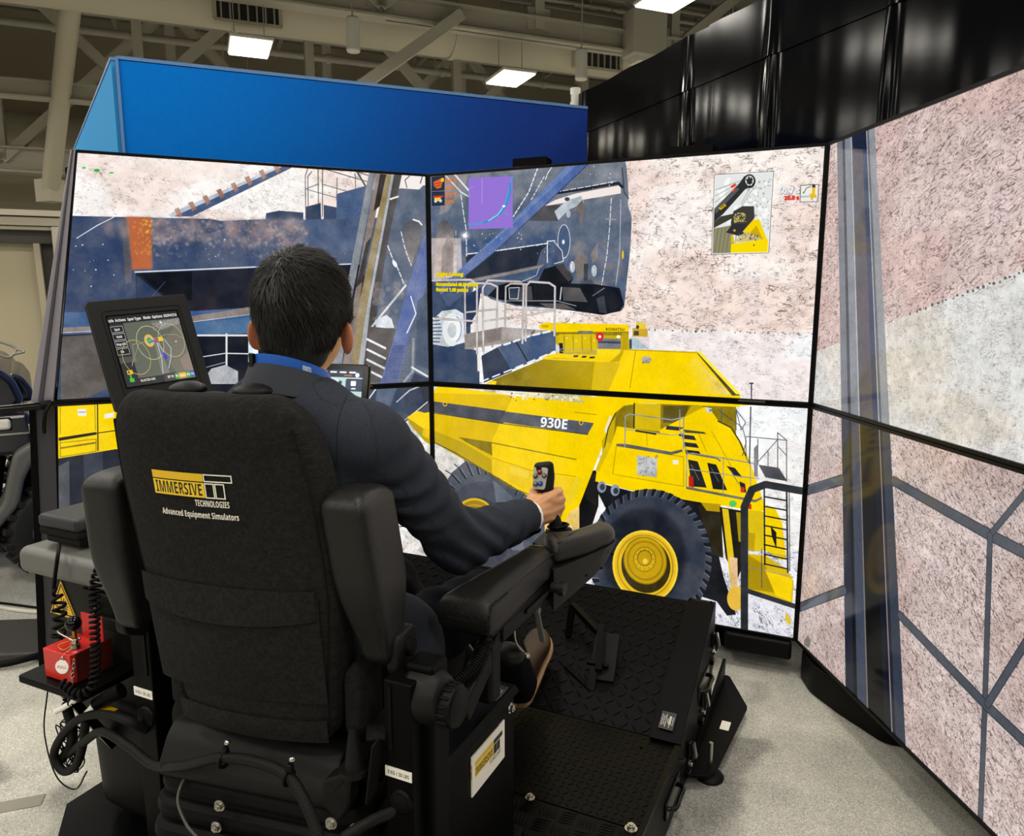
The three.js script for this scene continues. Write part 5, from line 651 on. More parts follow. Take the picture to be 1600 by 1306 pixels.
// ---------------------------------------------------------------- frame that carries the two pods, bars behind the seat
function carrier(q, label, yTop, knobY, bx) {
  const t = thing('pod_carrier', label, 'bracket', [bx, DY, 1.96]);
  const Y = (y) => y - DY;
  part(t, 'upright', [rbox(0.058, yTop - 0.3, 0.05, 0.004, 0, Y((yTop + 0.3) / 2), 0.01), rbox(0.06, yTop - 0.36, 0.06, 0.01, q * 0.02, Y((yTop + 0.4) / 2), -0.03)], M.blackPaint);
  part(t, 'slot_channel', [box(0.006, yTop - 0.72, 0.003, -q * 0.015, Y((yTop + 0.7) / 2), 0.0362)], M.rubber);
  part(t, 'slot_track', [rbox(0.014, yTop - 0.55, 0.06, 0.004, q * 0.033, Y((yTop + 0.5) / 2), -0.045)], M.blackMetal);
  for (const y of [0.62, 0.5]) bolt(t, 'track_screw', q * 0.041, Y(y), -0.045, 0.0055, 'x', M.blackMetal);
  const w = plate(t, 'weight_label', 0.055, 0.019, weightMat, 'small white weight label'); w.position.set(0, Y(0.668), 0.0365);
  part(t, 'round_plug', lathe([[0.001, 0.008], [0.014, 0.008], [0.016, 0.004], [0.017, 0.006], [0.022, 0.005], [0.023, 0.0]], 32).rotateX(Math.PI / 2).translate(0.004, Y(0.615), 0.035), M.blackPlastic);
  const k = part(t, 'pivot_housing', [lathe([[0.001, 0], [0.047, 0], [0.049, 0.008], [0.049, 0.042], [0.042, 0.062], [0.034, 0.07], [0.001, 0.07]], 40).rotateZ(-q * Math.PI / 2).translate(q * 0.0, Y(knobY), -0.015)], M.darkPlastic);
  const ribs = [lathe([[0.001, 0], [0.036, 0], [0.038, 0.004], [0.038, 0.026], [0.034, 0.034], [0.001, 0.036]], 40).rotateZ(-q * Math.PI / 2).translate(q * 0.06, Y(knobY - 0.012), -0.02)]; for (let i = 0; i < 16; i++) { const a = i / 16 * Math.PI * 2; ribs.push(rbox(0.022, 0.006, 0.006, 0.002, q * 0.075, Y(knobY - 0.012) + 0.038 * Math.cos(a), -0.02 + 0.038 * Math.sin(a))); }
  part(t, 'hand_knob', ribs, M.blackPlastic, 'ribbed black hand knob'); void k;
  return t;
}
const cr = carrier(1, 'black upright bar with knob carrying the right control pod', 0.84, 0.8, 0.3);
carrier(-1, 'black upright bar with knob carrying the left console', 0.87, 0.84, -0.343);
{ // side box with the maker's plate on the right of the seat
  const b = thing('side_box', 'black box beside the seat with a white and yellow logo plate', 'box', [0.312, DY, 1.78]);
  const Y = (y) => y - DY;
  part(b, 'lid', extX([[0.17, Y(0.655)], [-0.17, Y(0.655)], [-0.19, Y(0.635)], [-0.19, Y(0.628)], [0.17, Y(0.628)]], -0.04, 0.036, 0.003), M.blackPaint); part(b, 'box_body', [rbox(0.05, 0.36, 0.34, 0.006, 0.0, Y(0.44), -0.02), rbox(0.1, 0.06, 0.4, 0.01, -0.01, Y(0.245), -0.02)], M.blackPaint);
  const lp = printMat(512, 300, (c) => { c.fillStyle = '#f0ede2'; c.fillRect(0, 0, 512, 300); logo(c, 40, 60, 440, '#15130c', '#15130c', '#15130c'); }, { rough: 0.35 });
  const m = plate(b, 'logo_plate', 0.15, 0.088, lp, 'white plate with yellow and black logo', 0.003); m.rotation.y = Math.PI / 2; m.position.set(0.0275, Y(0.548), -0.055);
  const d = plate(b, 'data_plate', 0.062, 0.045, dataPlateMat, 'small black data plate with white print'); d.quaternion.setFromRotationMatrix(new THREE.Matrix4().makeBasis(V(0, 0, -1), V(-1, 0, 0), V(0, 1, 0))); d.position.set(0.006, Y(0.6562), -0.12);
  bolt(b, 'bolt', 0.026, Y(0.42), 0.12, 0.008, 'x', M.chrome); bolt(b, 'bolt', 0.026, Y(0.6), -0.165, 0.008, 'x', M.chrome);
}
// ---------------------------------------------------------------- right control pod: arm pad, palm rest, joystick
{
  const p = thing('right_control_pod', 'right arm pod with padded black leather rest and joystick console', 'control pod', [0.33, 0.9, 1.45]);
  const L = (x, y, z) => [x - 0.33, y - 0.9, z - 1.45];
  // arm pad: wide at the elbow, narrow at the wrist
  {
    const n = 40, m = 44, pos = [], uv = [], idx = [], rr = rng(12);
    for (let i = 0; i <= n; i++) {
      const s = -Math.cos(Math.PI * i / n), t = (s + 1) / 2, z = mix(1.765, 1.372, t), endk = Math.min(1, Math.sqrt(Math.max(0, 1 - Math.pow(Math.abs(s), 22)))), w = mix(0.062, 0.043, sstep(t, 0, 0.9)) * mix(0.86, 1, endk) * (endk < 0.05 ? 0.7 : 1), xc = mix(0.302, 0.325, t), h = mix(0.04, 0.03, t) * Math.max(0.05, endk);
      for (let j = 0; j < m; j++) { const a = j / m * Math.PI * 2, c = Math.cos(a), q = Math.sin(a), e = 0.42, x = Math.sign(c) * Math.pow(Math.abs(c), e) * w, y = Math.sign(q) * Math.pow(Math.abs(q), e) * h, wr = q > 0.3 ? 0.0012 * Math.sin(t * 150) * sstep(t, 0.78, 0.95) : 0; const P = L(xc + x, mix(0.862, 0.873, t) + y + wr, z); pos.push(...P); uv.push(x + y, z); }
    }
    for (let i = 0; i < n; i++) for (let j = 0; j < m; j++) { const a = i * m + j, b = i * m + (j + 1) % m; idx.push(a, b, a + m, b, b + m, a + m); }
    for (const [o, f] of [[0, 0], [n * m, 1]]) { const c = pos.length / 3; let X = 0, Y = 0, Z = 0; for (let j = 0; j < m; j++) { X += pos[(o + j) * 3] / m; Y += pos[(o + j) * 3 + 1] / m; Z += pos[(o + j) * 3 + 2] / m; } pos.push(X, Y, Z); uv.push(0, 0); for (let j = 0; j < m; j++) f ? idx.push(c, o + j, o + (j + 1) % m) : idx.push(c, o + (j + 1) % m, o + j); }
    const g = new THREE.BufferGeometry(); g.setAttribute('position', new THREE.Float32BufferAttribute(pos, 3)); g.setAttribute('uv', new THREE.Float32BufferAttribute(uv, 2)); g.setIndex(idx); g.computeVertexNormals(); const ap = part(p, 'arm_pad', g, M.leather, 'smooth black leather arm pad');
    const seam = [[0.36, 0.893, 1.752], [0.364, 0.902, 1.72], [0.364, 0.9035, 1.6], [0.366, 0.905, 1.48], [0.366, 0.9, 1.39]].map((q) => L(...q)); part(ap, 'seam', [tube(seam, 0.0016, 60, 6), tube([[0.361, 0.895, 1.755], [0.366, 0.86, 1.767], [0.36, 0.83, 1.765]].map((q) => L(...q)), 0.0016, 20, 6)], M.leather);
    const pk = []; for (let i = 0; i < 13; i++) { const t = i / 12, q = t < 0.5 ? [0.362, mix(0.832, 0.892, t * 2), 1.764] : [0.365, 0.9, mix(1.755, 1.69, (t - 0.5) * 2)]; pk.push(new THREE.SphereGeometry(1, 8, 6).scale(0.0055, 0.0022, 0.0022).rotateY(0.6).translate(...L(...q))); } part(ap, 'stitches', pk, M.leather);
  }
  part(p, 'pad_base', [rbox(0.075, 0.014, 0.36, 0.005, ...L(0.318, 0.826, 1.56)), rbox(0.02, 0.035, 0.3, 0.004, ...L(0.348, 0.808, 1.54)), box(0.006, 0.01, 0.16, ...L(0.36, 0.815, 1.5))], M.blackPlastic);
  part(p, 'support_arm', [bar(L(0.33, 0.81, 1.66), L(0.345, 0.72, 1.86), 0.04, 0.045, 0.008), rbox(0.045, 0.13, 0.05, 0.012, ...L(0.335, 0.74, 1.72))], M.blackPlastic);
  part(p, 'adjust_knob', [cylAlong('x', 0.012, 0.02, 24, ...L(0.382, 0.83, 1.46)), cylAlong('x', 0.016, 0.014, 24, ...L(0.398, 0.83, 1.46))], M.darkPlastic); part(p, 'adjust_knob', new THREE.SphereGeometry(0.034, 24, 16).scale(1.25, 0.75, 1).translate(...L(0.3, 0.69, 1.55)), M.darkPlastic);
  part(p, 'release_lever', [bar(L(0.352, 0.78, 1.5), L(0.342, 0.68, 1.44), 0.014, 0.007, 0.003), cylAlong('x', 0.008, 0.012, 16, ...L(0.353, 0.785, 1.5))], M.greyPlastic); part(p, 'linkage', [tube([[0.34, 0.8, 1.6], [0.335, 0.74, 1.58], [0.335, 0.68, 1.52]].map((q) => L(...q)), 0.003, 20, 6), new THREE.SphereGeometry(0.007, 12, 8).translate(...L(0.335, 0.677, 1.517)), new THREE.SphereGeometry(0.006, 12, 8).translate(...L(0.352, 0.8, 1.47))], M.zinc);
  part(p, 'corrugated_sleeve', (() => { const c = [[0.352, 0.82, 1.745], [0.35, 0.79, 1.8], [0.31, 0.765, 1.87], [0.25, 0.75, 1.92]].map((q) => V(...L(...q))), cv = new THREE.CatmullRomCurve3(c), gs = [new THREE.TubeGeometry(cv, 60, 0.0085, 10)]; for (let i = 0; i < 42; i++) { const u = (i + 0.5) / 42, q = cv.getPointAt(u), d = cv.getTangentAt(u); gs.push(new THREE.TorusGeometry(0.0092, 0.0022, 6, 14).applyQuaternion(new THREE.Quaternion().setFromUnitVectors(V(0, 0, 1), d)).translate(q.x, q.y, q.z)); } return gs; })(), M.blackPlastic);
  // console body: a tapering shell of plates
  const top = [[0.272, 1.31], [0.335, 1.415], [0.372, 1.448], [0.452, 1.305], [0.462, 1.245], [0.435, 1.2], [0.375, 1.185], [0.25, 1.2]], bot = [[0.285, 1.31], [0.335, 1.41], [0.372, 1.446], [0.425, 1.33], [0.433, 1.25], [0.415, 1.215], [0.37, 1.2], [0.27, 1.21]];
  const loft = (A, yA, B, yB) => { const P = [], n = A.length; for (let i = 0; i < n; i++) { const j = (i + 1) % n, a = L(A[i][0], yA[i] ?? yA, A[i][1]), b = L(A[j][0], yA[j] ?? yA, A[j][1]), c = L(B[i][0], yB[i] ?? yB, B[i][1]), d = L(B[j][0], yB[j] ?? yB, B[j][1]); P.push(...a, ...c, ...b, ...b, ...c, ...d); } for (const [S, yy, f] of [[A, yA, 0], [B, yB, 1]]) { const tri = THREE.ShapeUtils.triangulateShape(S.map((q) => new THREE.Vector2(q[0], q[1])), []); for (const [i, j, k] of tri) { const v = (m) => L(S[m][0], yy[m] ?? yy, S[m][1]); f ? P.push(...v(i), ...v(j), ...v(k)) : P.push(...v(i), ...v(k), ...v(j)); } } const g = new THREE.BufferGeometry(); g.setAttribute('position', new THREE.Float32BufferAttribute(P, 3)); g.computeVertexNormals(); return clean(g); };
  part(p, 'console_shell', loft(top, [0.87, 0.868, 0.868, 0.888, 0.892, 0.888, 0.885, 0.88], bot, [0.79, 0.78, 0.765, 0.815, 0.825, 0.83, 0.82, 0.8]), phys('#1a1a19', 0.5, { specularIntensity: 0.5, side: THREE.DoubleSide, bumpMap: rep(grain, 9), bumpScale: 0.0003 }), 'dark sheet-metal console shell');
  for (const [x, y, z] of [[0.42, 0.83, 1.355], [0.442, 0.835, 1.305], [0.456, 0.86, 1.262]]) part(p, 'slot', rbox(0.006, 0.004, 0.008, 0.001, ...L(x, y, z)), M.rubber);
  // palm rest, a padded kidney round the stick
  { const kid = [[0.3, 1.345], [0.335, 1.41], [0.372, 1.446], [0.43, 1.345], [0.458, 1.27], [0.452, 1.222], [0.42, 1.198], [0.39, 1.205], [0.378, 1.25], [0.352, 1.315]]; const g = ext(roundShape(kid.map(([x, z]) => [x - 0.33, -(z - 1.45)]), 0.022), 0.052, 0.024, 6, 8).rotateX(-Math.PI / 2).translate(0, -0.026, 0); part(p, 'palm_rest', g, M.leather, 'padded kidney-shaped palm rest'); const sm = [[0.338, 0.894, 1.418], [0.372, 0.895, 1.45], [0.402, 0.9, 1.4], [0.434, 0.905, 1.347], [0.461, 0.906, 1.268]].map((q) => L(...q)); void sm; }
  part(p, 'console_top', extY([[0.262, 1.32], [0.3, 1.345], [0.352, 1.32], [0.385, 1.24], [0.4, 1.195], [0.255, 1.2]].map(([x, z]) => [x - 0.33, z - 1.45]), -0.03, -0.018, 0.003), M.darkPlastic);
  // joystick
  const j = part(p, 'joystick', (() => { const c = new THREE.CatmullRomCurve3([[0.315, 0.895, 1.275], [0.305, 0.93, 1.275], [0.289, 0.98, 1.275], [0.278, 1.02, 1.274]].map((q) => V(...L(...q)))); const gs = [new THREE.TubeGeometry(c, 30, 0.0165, 18)];
    const hd = pillow({ y0: -0.036, y1: 0.046, w: (t) => mix(0.017, 0.0245, sstep(t, 0, 0.6)), d: (t) => mix(0.017, 0.02, t), zc: () => 0, n: 3.4, er: 0.012, rows: 24, cols: 36 }); hd.rotateX(-0.22).rotateY(R(38)).rotateZ(0.06).translate(...L(0.276, 1.035, 1.272)); gs.push(hd); return gs; })(), M.darkPlastic, 'dark thumb joystick with coloured buttons');
  const F = new THREE.Matrix4().makeRotationY(R(2)).multiply(new THREE.Matrix4().makeRotationX(-0.3)).setPosition(...L(0.2705, 1.041, 1.2925));
  const fm = new THREE.Group(); void fm;
  part(j, 'button_plate', ext(roundShape([[-0.0165, -0.027], [0.0165, -0.027], [0.0195, 0.029], [-0.0195, 0.029]], 0.008), 0.004, 0.001).applyMatrix4(F), std('#a3a196', 0.45), 'grey button plate');
  [[-0.001, 0.017, 'red', '#b3261c'], [0.012, 0.009, 'grey', '#77756d'], [-0.012, 0.006, 'grey', '#77756d'], [0.004, -0.012, 'blue', '#1f5fc0'], [-0.009, -0.014, 'grey', '#77756d']].forEach(([x, y, n, c]) => { part(j, 'button_collar', cylAlong('z', 0.0062, 0.005, 18, x, y, 0.0055).applyMatrix4(F), M.gloss); part(j, 'button', new THREE.SphereGeometry(0.0052, 16, 10).scale(1, 1, 0.8).translate(x, y, 0.0085).applyMatrix4(F), phys(c, 0.35), n + ' button'); });
  const boot = []; for (let i = 0; i <= 24; i++) { const t = i / 24; boot.push([mix(0.042, 0.023, t) + 0.005 * Math.sin(t * Math.PI * 7), t * 0.048]); } part(p, 'joystick_boot', lathe(boot, 36).rotateZ(0.14).translate(...L(0.32, 0.875, 1.275)), M.rubber, 'ribbed rubber boot');
}
// ---------------------------------------------------------------- left console
{
  const c = thing('left_console', 'grey-topped control console left of the seat with a warning triangle', 'console', [-0.655, DY + 0.004, 1.7]);
  const Y = (y) => y - DY, X = (x) => x + 0.66, Z = (z) => z - 1.7;
  part(c, 'console_top', rbox(0.46, 0.068, 0.62, 0.022, X(-0.655), Y(0.848), Z(1.6), 5).rotateY(0), M.greyPlastic, 'thick moulded mid-grey top');
  part(c, 'console_body', [rbox(0.42, 0.35, 0.52, 0.01, X(-0.6), Y(0.64), Z(1.62))], M.darkPlastic);
  part(c, 'recess', box(0.13, 0.055, 0.01, X(-0.6), Y(0.765), Z(1.8785)), M.rubber); part(c, 'recess_lip', [box(0.16, 0.007, 0.008, X(-0.6), Y(0.797), Z(1.884)), rbox(0.13, 0.03, 0.014, 0.004, X(-0.6), Y(0.728), Z(1.886))], M.darkPlastic); part(c, 'recess_rod', [rod([X(-0.64), Y(0.745), Z(1.888)], [X(-0.63), Y(0.765), Z(1.888)], 0.004), new THREE.SphereGeometry(0.006, 10, 8).translate(X(-0.63), Y(0.766), Z(1.888))], M.zinc);
  part(c, 'pedestal', [pillow({ y0: Y(0.205), y1: Y(0.56), w: (t) => mix(0.22, 0.25, t), d: (t) => 0.24, zc: () => Z(1.66), xc: () => X(-0.5), n: 5, er: 0.05, rows: 30, cols: 48 }), rbox(0.36, 0.4, 0.3, 0.02, X(-0.5), Y(0.5), Z(1.7))], M.blackPlastic, 'rounded black pedestal');
  const warn = printMat(256, 256, (k) => { k.fillStyle = '#2a2a28'; k.fillRect(0, 0, 256, 256); k.fillStyle = '#e9b60c'; k.beginPath(); k.moveTo(128, 14); k.lineTo(246, 226); k.lineTo(10, 226); k.closePath(); k.fill(); k.strokeStyle = '#16140c'; k.lineWidth = 9; k.lineJoin = 'round'; k.beginPath(); k.moveTo(128, 38); k.lineTo(226, 213); k.lineTo(30, 213); k.closePath(); k.stroke(); k.lineWidth = 8; k.strokeRect(70, 150, 34, 26); for (let i = 0; i < 7; i++) { const a = -1.2 + i * 0.4; k.beginPath(); k.moveTo(128 + 14 * Math.cos(a), 162 + 14 * Math.sin(a)); k.lineTo(128 + 48 * Math.cos(a), 162 + 48 * Math.sin(a)); k.stroke(); } k.beginPath(); k.moveTo(118, 96); k.lineTo(128, 200); k.stroke(); });
  { const s = new THREE.Shape(); s.moveTo(-0.05, -0.044); s.lineTo(0.05, -0.044); s.lineTo(0, 0.05); s.closePath(); const g = ext(s, 0.002), p = g.attributes.position, uv = g.attributes.uv; for (let i = 0; i < p.count; i++) uv.setXY(i, (p.getX(i) / 0.1) * 0.92 + 0.5, (p.getY(i) + 0.044) / 0.094 * 0.83 + 0.117); const w = part(c, 'warning_sticker', g, warn, 'yellow warning triangle'); w.position.set(X(-0.765), Y(0.755), Z(1.8805)); w.rotation.z = -0.03; }
  const dp = plate(c, 'data_plate', 0.075, 0.056, dataPlateMat, 'small black data plate with white print'); dp.position.set(X(-0.52), Y(0.79), Z(1.8815));
  part(c, 'screw', [cylAlong('z', 0.006, 0.004, 14, X(-0.5), Y(0.83), Z(1.911))], M.zinc); part(c, 'screw', [cylAlong('z', 0.006, 0.004, 14, X(-0.55), Y(0.83), Z(1.911))], M.zinc);
  part(c, 'tray', [extY([[X(-0.715), Z(2.035)], [X(-0.5), Z(2.035)], [X(-0.5), Z(1.88)], [X(-0.715), Z(1.88)]], Y(0.622), Y(0.64), 0.004, 0.008)], M.blackPaint, 'black shelf tray under the red box'); part(c, 'tray_bracket', bar([X(-0.62), Y(0.615), Z(2.0)], [X(-0.6), Y(0.42), Z(1.9)], 0.025, 0.02), M.blackMetal);
  // foam-backed arm pad on a pivot
  const ap = thing('arm_pad', 'flat black arm pad lying on the grey console top', 'arm pad', [-0.765, 0.886, 1.765]);
  part(ap, 'cushion', rbox(0.15, 0.034, 0.3, 0.012, 0, 0.064, -0.04, 4), M.vinyl, 'bluish black vinyl cushion'); part(ap, 'foam_layer', rbox(0.146, 0.018, 0.296, 0.006, 0, 0.038, -0.04), M.felt); part(ap, 'base_board', rbox(0.13, 0.02, 0.28, 0.006, 0.004, 0.019, -0.04), M.blackPlastic); part(ap, 'hinge', [cylAlong('x', 0.005, 0.05, 12, 0.09, 0.006, 0.02), rbox(0.05, 0.008, 0.02, 0.002, 0.1, 0.004, 0.03)], M.chrome);
}
// red box with pull lever
{
  const b = thing('red_release_box', 'red steel box with black ball lever and round white tag', 'box', [-0.6, 0.6455, 1.98]);
  const sh = [[-0.055, 0.001], [0.06, 0.001], [0.06, 0.085], [-0.055, 0.085]];
  b.scale.setScalar(0.8); part(b, 'box_body', [ext(shape(sh), 0.105, 0.002).translate(0, 0, -0.065), box(0.09, 0.075, 0.003, 0.017, 0.12, -0.0635)], M.red);
  part(b, 'side_wall', box(0.003, 0.085, 0.11, 0.0625, 0.043, -0.03), std('#4a1410', 0.5)); part(b, 'lever_rod', [cyl(0.006, 0.006, 0.06, 14, 0.03, 0.11, 0.0)], M.brass); part(b, 'lever_collar', [cyl(0.013, 0.015, 0.01, 20, 0.03, 0.092, 0), cyl(0.01, 0.01, 0.008, 18, 0.03, 0.106, 0), new THREE.TorusGeometry(0.014, 0.002, 8, 24).rotateX(1.3).translate(0.03, 0.112, 0)], M.chrome);
  part(b, 'lever_ball', new THREE.SphereGeometry(0.0215, 28, 20).translate(0.03, 0.158, 0), M.gloss, 'glossy black ball');
  part(b, 'wire_loop', tube([[0.03, 0.115, 0.01], [-0.02, 0.13, 0.015], [-0.05, 0.12, -0.02], [-0.09, 0.115, -0.06]], 0.0022, 30, 6), M.zinc); part(b, 'wire_loop', tube([[0.028, 0.112, 0.012], [0.0, 0.1, 0.03], [0.03, 0.095, 0.035], [0.05, 0.11, 0.02]], 0.0015, 30, 6), M.brass);
  const tg = part(b, 'pull_tag', cylAlong('z', 0.0195, 0.002, 32, 0, 0, 0), printMat(128, 128, (c) => { c.fillStyle = '#efece4'; c.fillRect(0, 0, 128, 128); }), 'round white tag reading PULL'); tg.position.set(0.036, 0.052, 0.048); tg.rotation.set(-0.1, 0.35, 0);
  part(tg, 'tag_print', new THREE.CircleGeometry(0.0185, 32).translate(0, 0, 0.0014), printMat(128, 128, (c) => { c.fillStyle = '#efece4'; c.fillRect(0, 0, 128, 128); c.fillStyle = '#c2402a'; c.font = 'bold 40px sans-serif'; c.textAlign = 'center'; c.fillText('PULL', 64, 80, 104); }));
  const links = []; const ch = [[0.07, 0.07, 0.035], [0.072, 0.03, 0.045], [0.07, -0.03, 0.06]]; const cv = new THREE.CatmullRomCurve3(ch.map((q) => V(...q))); for (let i = 0; i < 9; i++) { const q = cv.getPointAt(i / 8); links.push(new THREE.TorusGeometry(0.0052, 0.0013, 6, 16).scale(0.7, 1.25, 1).rotateY(i % 2 ? 1.4 : 0.2).translate(q.x, q.y, q.z)); } links.push(new THREE.TorusGeometry(0.006, 0.0012, 6, 16).translate(0.034, 0.073, 0.045)); links.push(tube([[0.034, 0.09, 0.012], [0.034, 0.085, 0.035], [0.034, 0.078, 0.045]], 0.0012, 10, 6)); part(b, 'chain', links, M.zinc); part(b, 'toggle_pin', [rod([0.045, -0.038, 0.06], [0.085, -0.042, 0.06], 0.003), rod([0.055, -0.04, 0.06], [0.058, -0.06, 0.06], 0.003)], M.blackMetal);
}
// ---------------------------------------------------------------- cables
function coil(label, pts, r, turns, wire, ease) {
  const c = new THREE.CatmullRomCurve3(pts.map((p) => V(...p))), n = turns * 14, out = [];
  const fr = c.computeFrenetFrames(n); for (let i = 0; i <= n; i++) { const t = i / n, q = c.getPointAt(t), a = t * turns * Math.PI * 2, k = ease ? ease(t) * r : r; out.push(q.clone().addScaledVector(fr.normals[i], Math.cos(a) * k).addScaledVector(fr.binormals[i], Math.sin(a) * k)); }
  const t = thing('coiled_cord', label, 'cord'); part(t, 'cord', new THREE.TubeGeometry(new THREE.CatmullRomCurve3(out), n * 2, wire, 8), M.rubber); return t;
}
{
  const c1 = coil('loosely coiled black cord hanging over the warning triangle', [[-0.713, 0.812, 1.930], [-0.694, 0.793, 1.935], [-0.685, 0.757, 1.940], [-0.678, 0.723, 1.950], [-0.683, 0.700, 1.955]], 0.013, 6, 0.0038, (t) => 0.3 + 0.7 * sstep(t, 0.05, 0.25));
  part(c1, 'lead', tube([[-0.721, 0.913, 1.900], [-0.686, 0.896, 1.930], [-0.703, 0.846, 1.930], [-0.713, 0.812, 1.930]], 0.0045, 30, 8), M.rubber);
  const c2 = coil('tightly coiled black cord running down to the right of the red box', [[-0.500, 0.921, 1.935], [-0.494, 0.905, 1.960], [-0.483, 0.872, 1.985], [-0.475, 0.791, 2.000], [-0.470, 0.708, 2.010], [-0.460, 0.668, 2.030], [-0.478, 0.657, 2.045], [-0.525, 0.674, 2.050]], 0.0095, 30, 0.0036, (t) => 1.25 - 0.4 * sstep(t, 0, 0.5)); void c2;
  const b1 = thing('braided_cable', 'black braided cable looping from the left upright bar', 'cable'); part(b1, 'sleeve', tube([[-0.344, 0.585, 2.000], [-0.357, 0.610, 2.020], [-0.427, 0.609, 2.020], [-0.513, 0.582, 2.020], [-0.592, 0.518, 2.020], [-0.631, 0.453, 2.020], [-0.605, 0.425, 2.020], [-0.557, 0.452, 2.020], [-0.522, 0.518, 2.020], [-0.516, 0.563, 2.015]], 0.0095, 90, 12), M.braid);
  const b2 = thing('braided_cable', 'long black braided cable sweeping along behind the seat base', 'cable'); part(b2, 'sleeve', tube([[-0.608, 0.454, 2.000], [-0.522, 0.518, 2.020], [-0.431, 0.577, 2.035], [-0.332, 0.580, 2.050], [-0.233, 0.577, 2.070], [-0.106, 0.631, 2.100], [0.008, 0.691, 2.120], [0.091, 0.707, 2.120], [0.162, 0.701, 2.120], [0.203, 0.676, 2.130], [0.232, 0.645, 2.140], [0.256, 0.614, 2.150]], 0.0095, 140, 12), M.braid);
  for (const [x, y, z] of [[0.017, 0.690, 2.120], [0.163, 0.699, 2.120]]) { part(b2, 'cable_clip', [new THREE.TorusGeometry(0.0125, 0.0035, 8, 24).rotateY(Math.PI / 2).translate(x, y, z), rbox(0.012, 0.016, 0.01, 0.003, x + 0.004, y + 0.018, z)], M.blackPlastic); part(b2, 'clip_screw', new THREE.SphereGeometry(0.0055, 12, 8).translate(x + 0.008, y + 0.034, z - 0.002), M.chrome); }
  const b3 = thing('braided_cable', 'short black braided cable at the right foot of the seat', 'cable'); part(b3, 'sleeve', tube([[0.278, 0.627, 2.120], [0.301, 0.638, 2.090], [0.318, 0.634, 2.050]], 0.0095, 40, 12), M.braid);
  const th = thing('thin_cable', 'thin grey cable hanging below the left end of the seat cover', 'cable'); part(th, 'wire', tube([[-0.126, 0.609, 2.060], [-0.145, 0.568, 2.080], [-0.134, 0.551, 2.100], [-0.093, 0.530, 2.120], [-0.039, 0.530, 2.140]], 0.0032, 50, 8), std('#3a3935', 0.5));
  const lp = thing('cable_bundle', 'tangled bundle of thin black wires inside the hanging loop', 'cable', [-0.600, 0.477, 2.000]); const r = rng(77); for (let i = 0; i < 9; i++) { const pts = []; for (let k = 0; k < 6; k++) pts.push([(r() - 0.5) * 0.09, (r() - 0.5) * 0.13, (r() - 0.5) * 0.03]); part(lp, 'wire', tube(pts, 0.0016, 30, 6), M.rubber); } part(lp, 'sleeve', tube([[0.0, 0.1, 0], [0.02, 0.05, 0.005], [0.0, 0.0, 0], [-0.03, -0.04, 0.005]], 0.011, 30, 10), M.braid);
  part(lp, 'loop', tube([[-0.07, 0.12, -0.005], [-0.1, 0.0, -0.005], [-0.06, -0.1, 0.0], [0.0, -0.11, 0.0], [0.05, -0.05, 0.0]], 0.0018, 50, 6), M.rubber);
  const w1 = thing('white_cable_end', 'bare white cable end sticking out below the red box', 'cable'); part(w1, 'wire', tube([[-0.519, 0.630, 2.020], [-0.540, 0.613, 2.025], [-0.561, 0.599, 2.030], [-0.589, 0.582, 2.030]], 0.0065, 20, 10), M.white); part(w1, 'tie', new THREE.TorusGeometry(0.0075, 0.002, 6, 16).rotateY(1.2).translate(-0.540, 0.613, 2.025), M.rubber);
  const w2 = thing('white_cable_end', 'short white cable leaving a black plug beside the yellow sticker', 'cable'); part(w2, 'wire', tube([[-0.500, 0.606, 2.000], [-0.499, 0.600, 2.010], [-0.511, 0.586, 2.015]], 0.007, 20, 10), M.white); part(w2, 'plug', [rod([-0.500, 0.604, 2.000], [-0.448, 0.636, 1.970], 0.013, 16, 0.018)], M.rubber); part(w2, 'sticker', box(0.035, 0.001, 0.025, -0.473, 0.593, 1.990), M.yellow);
}
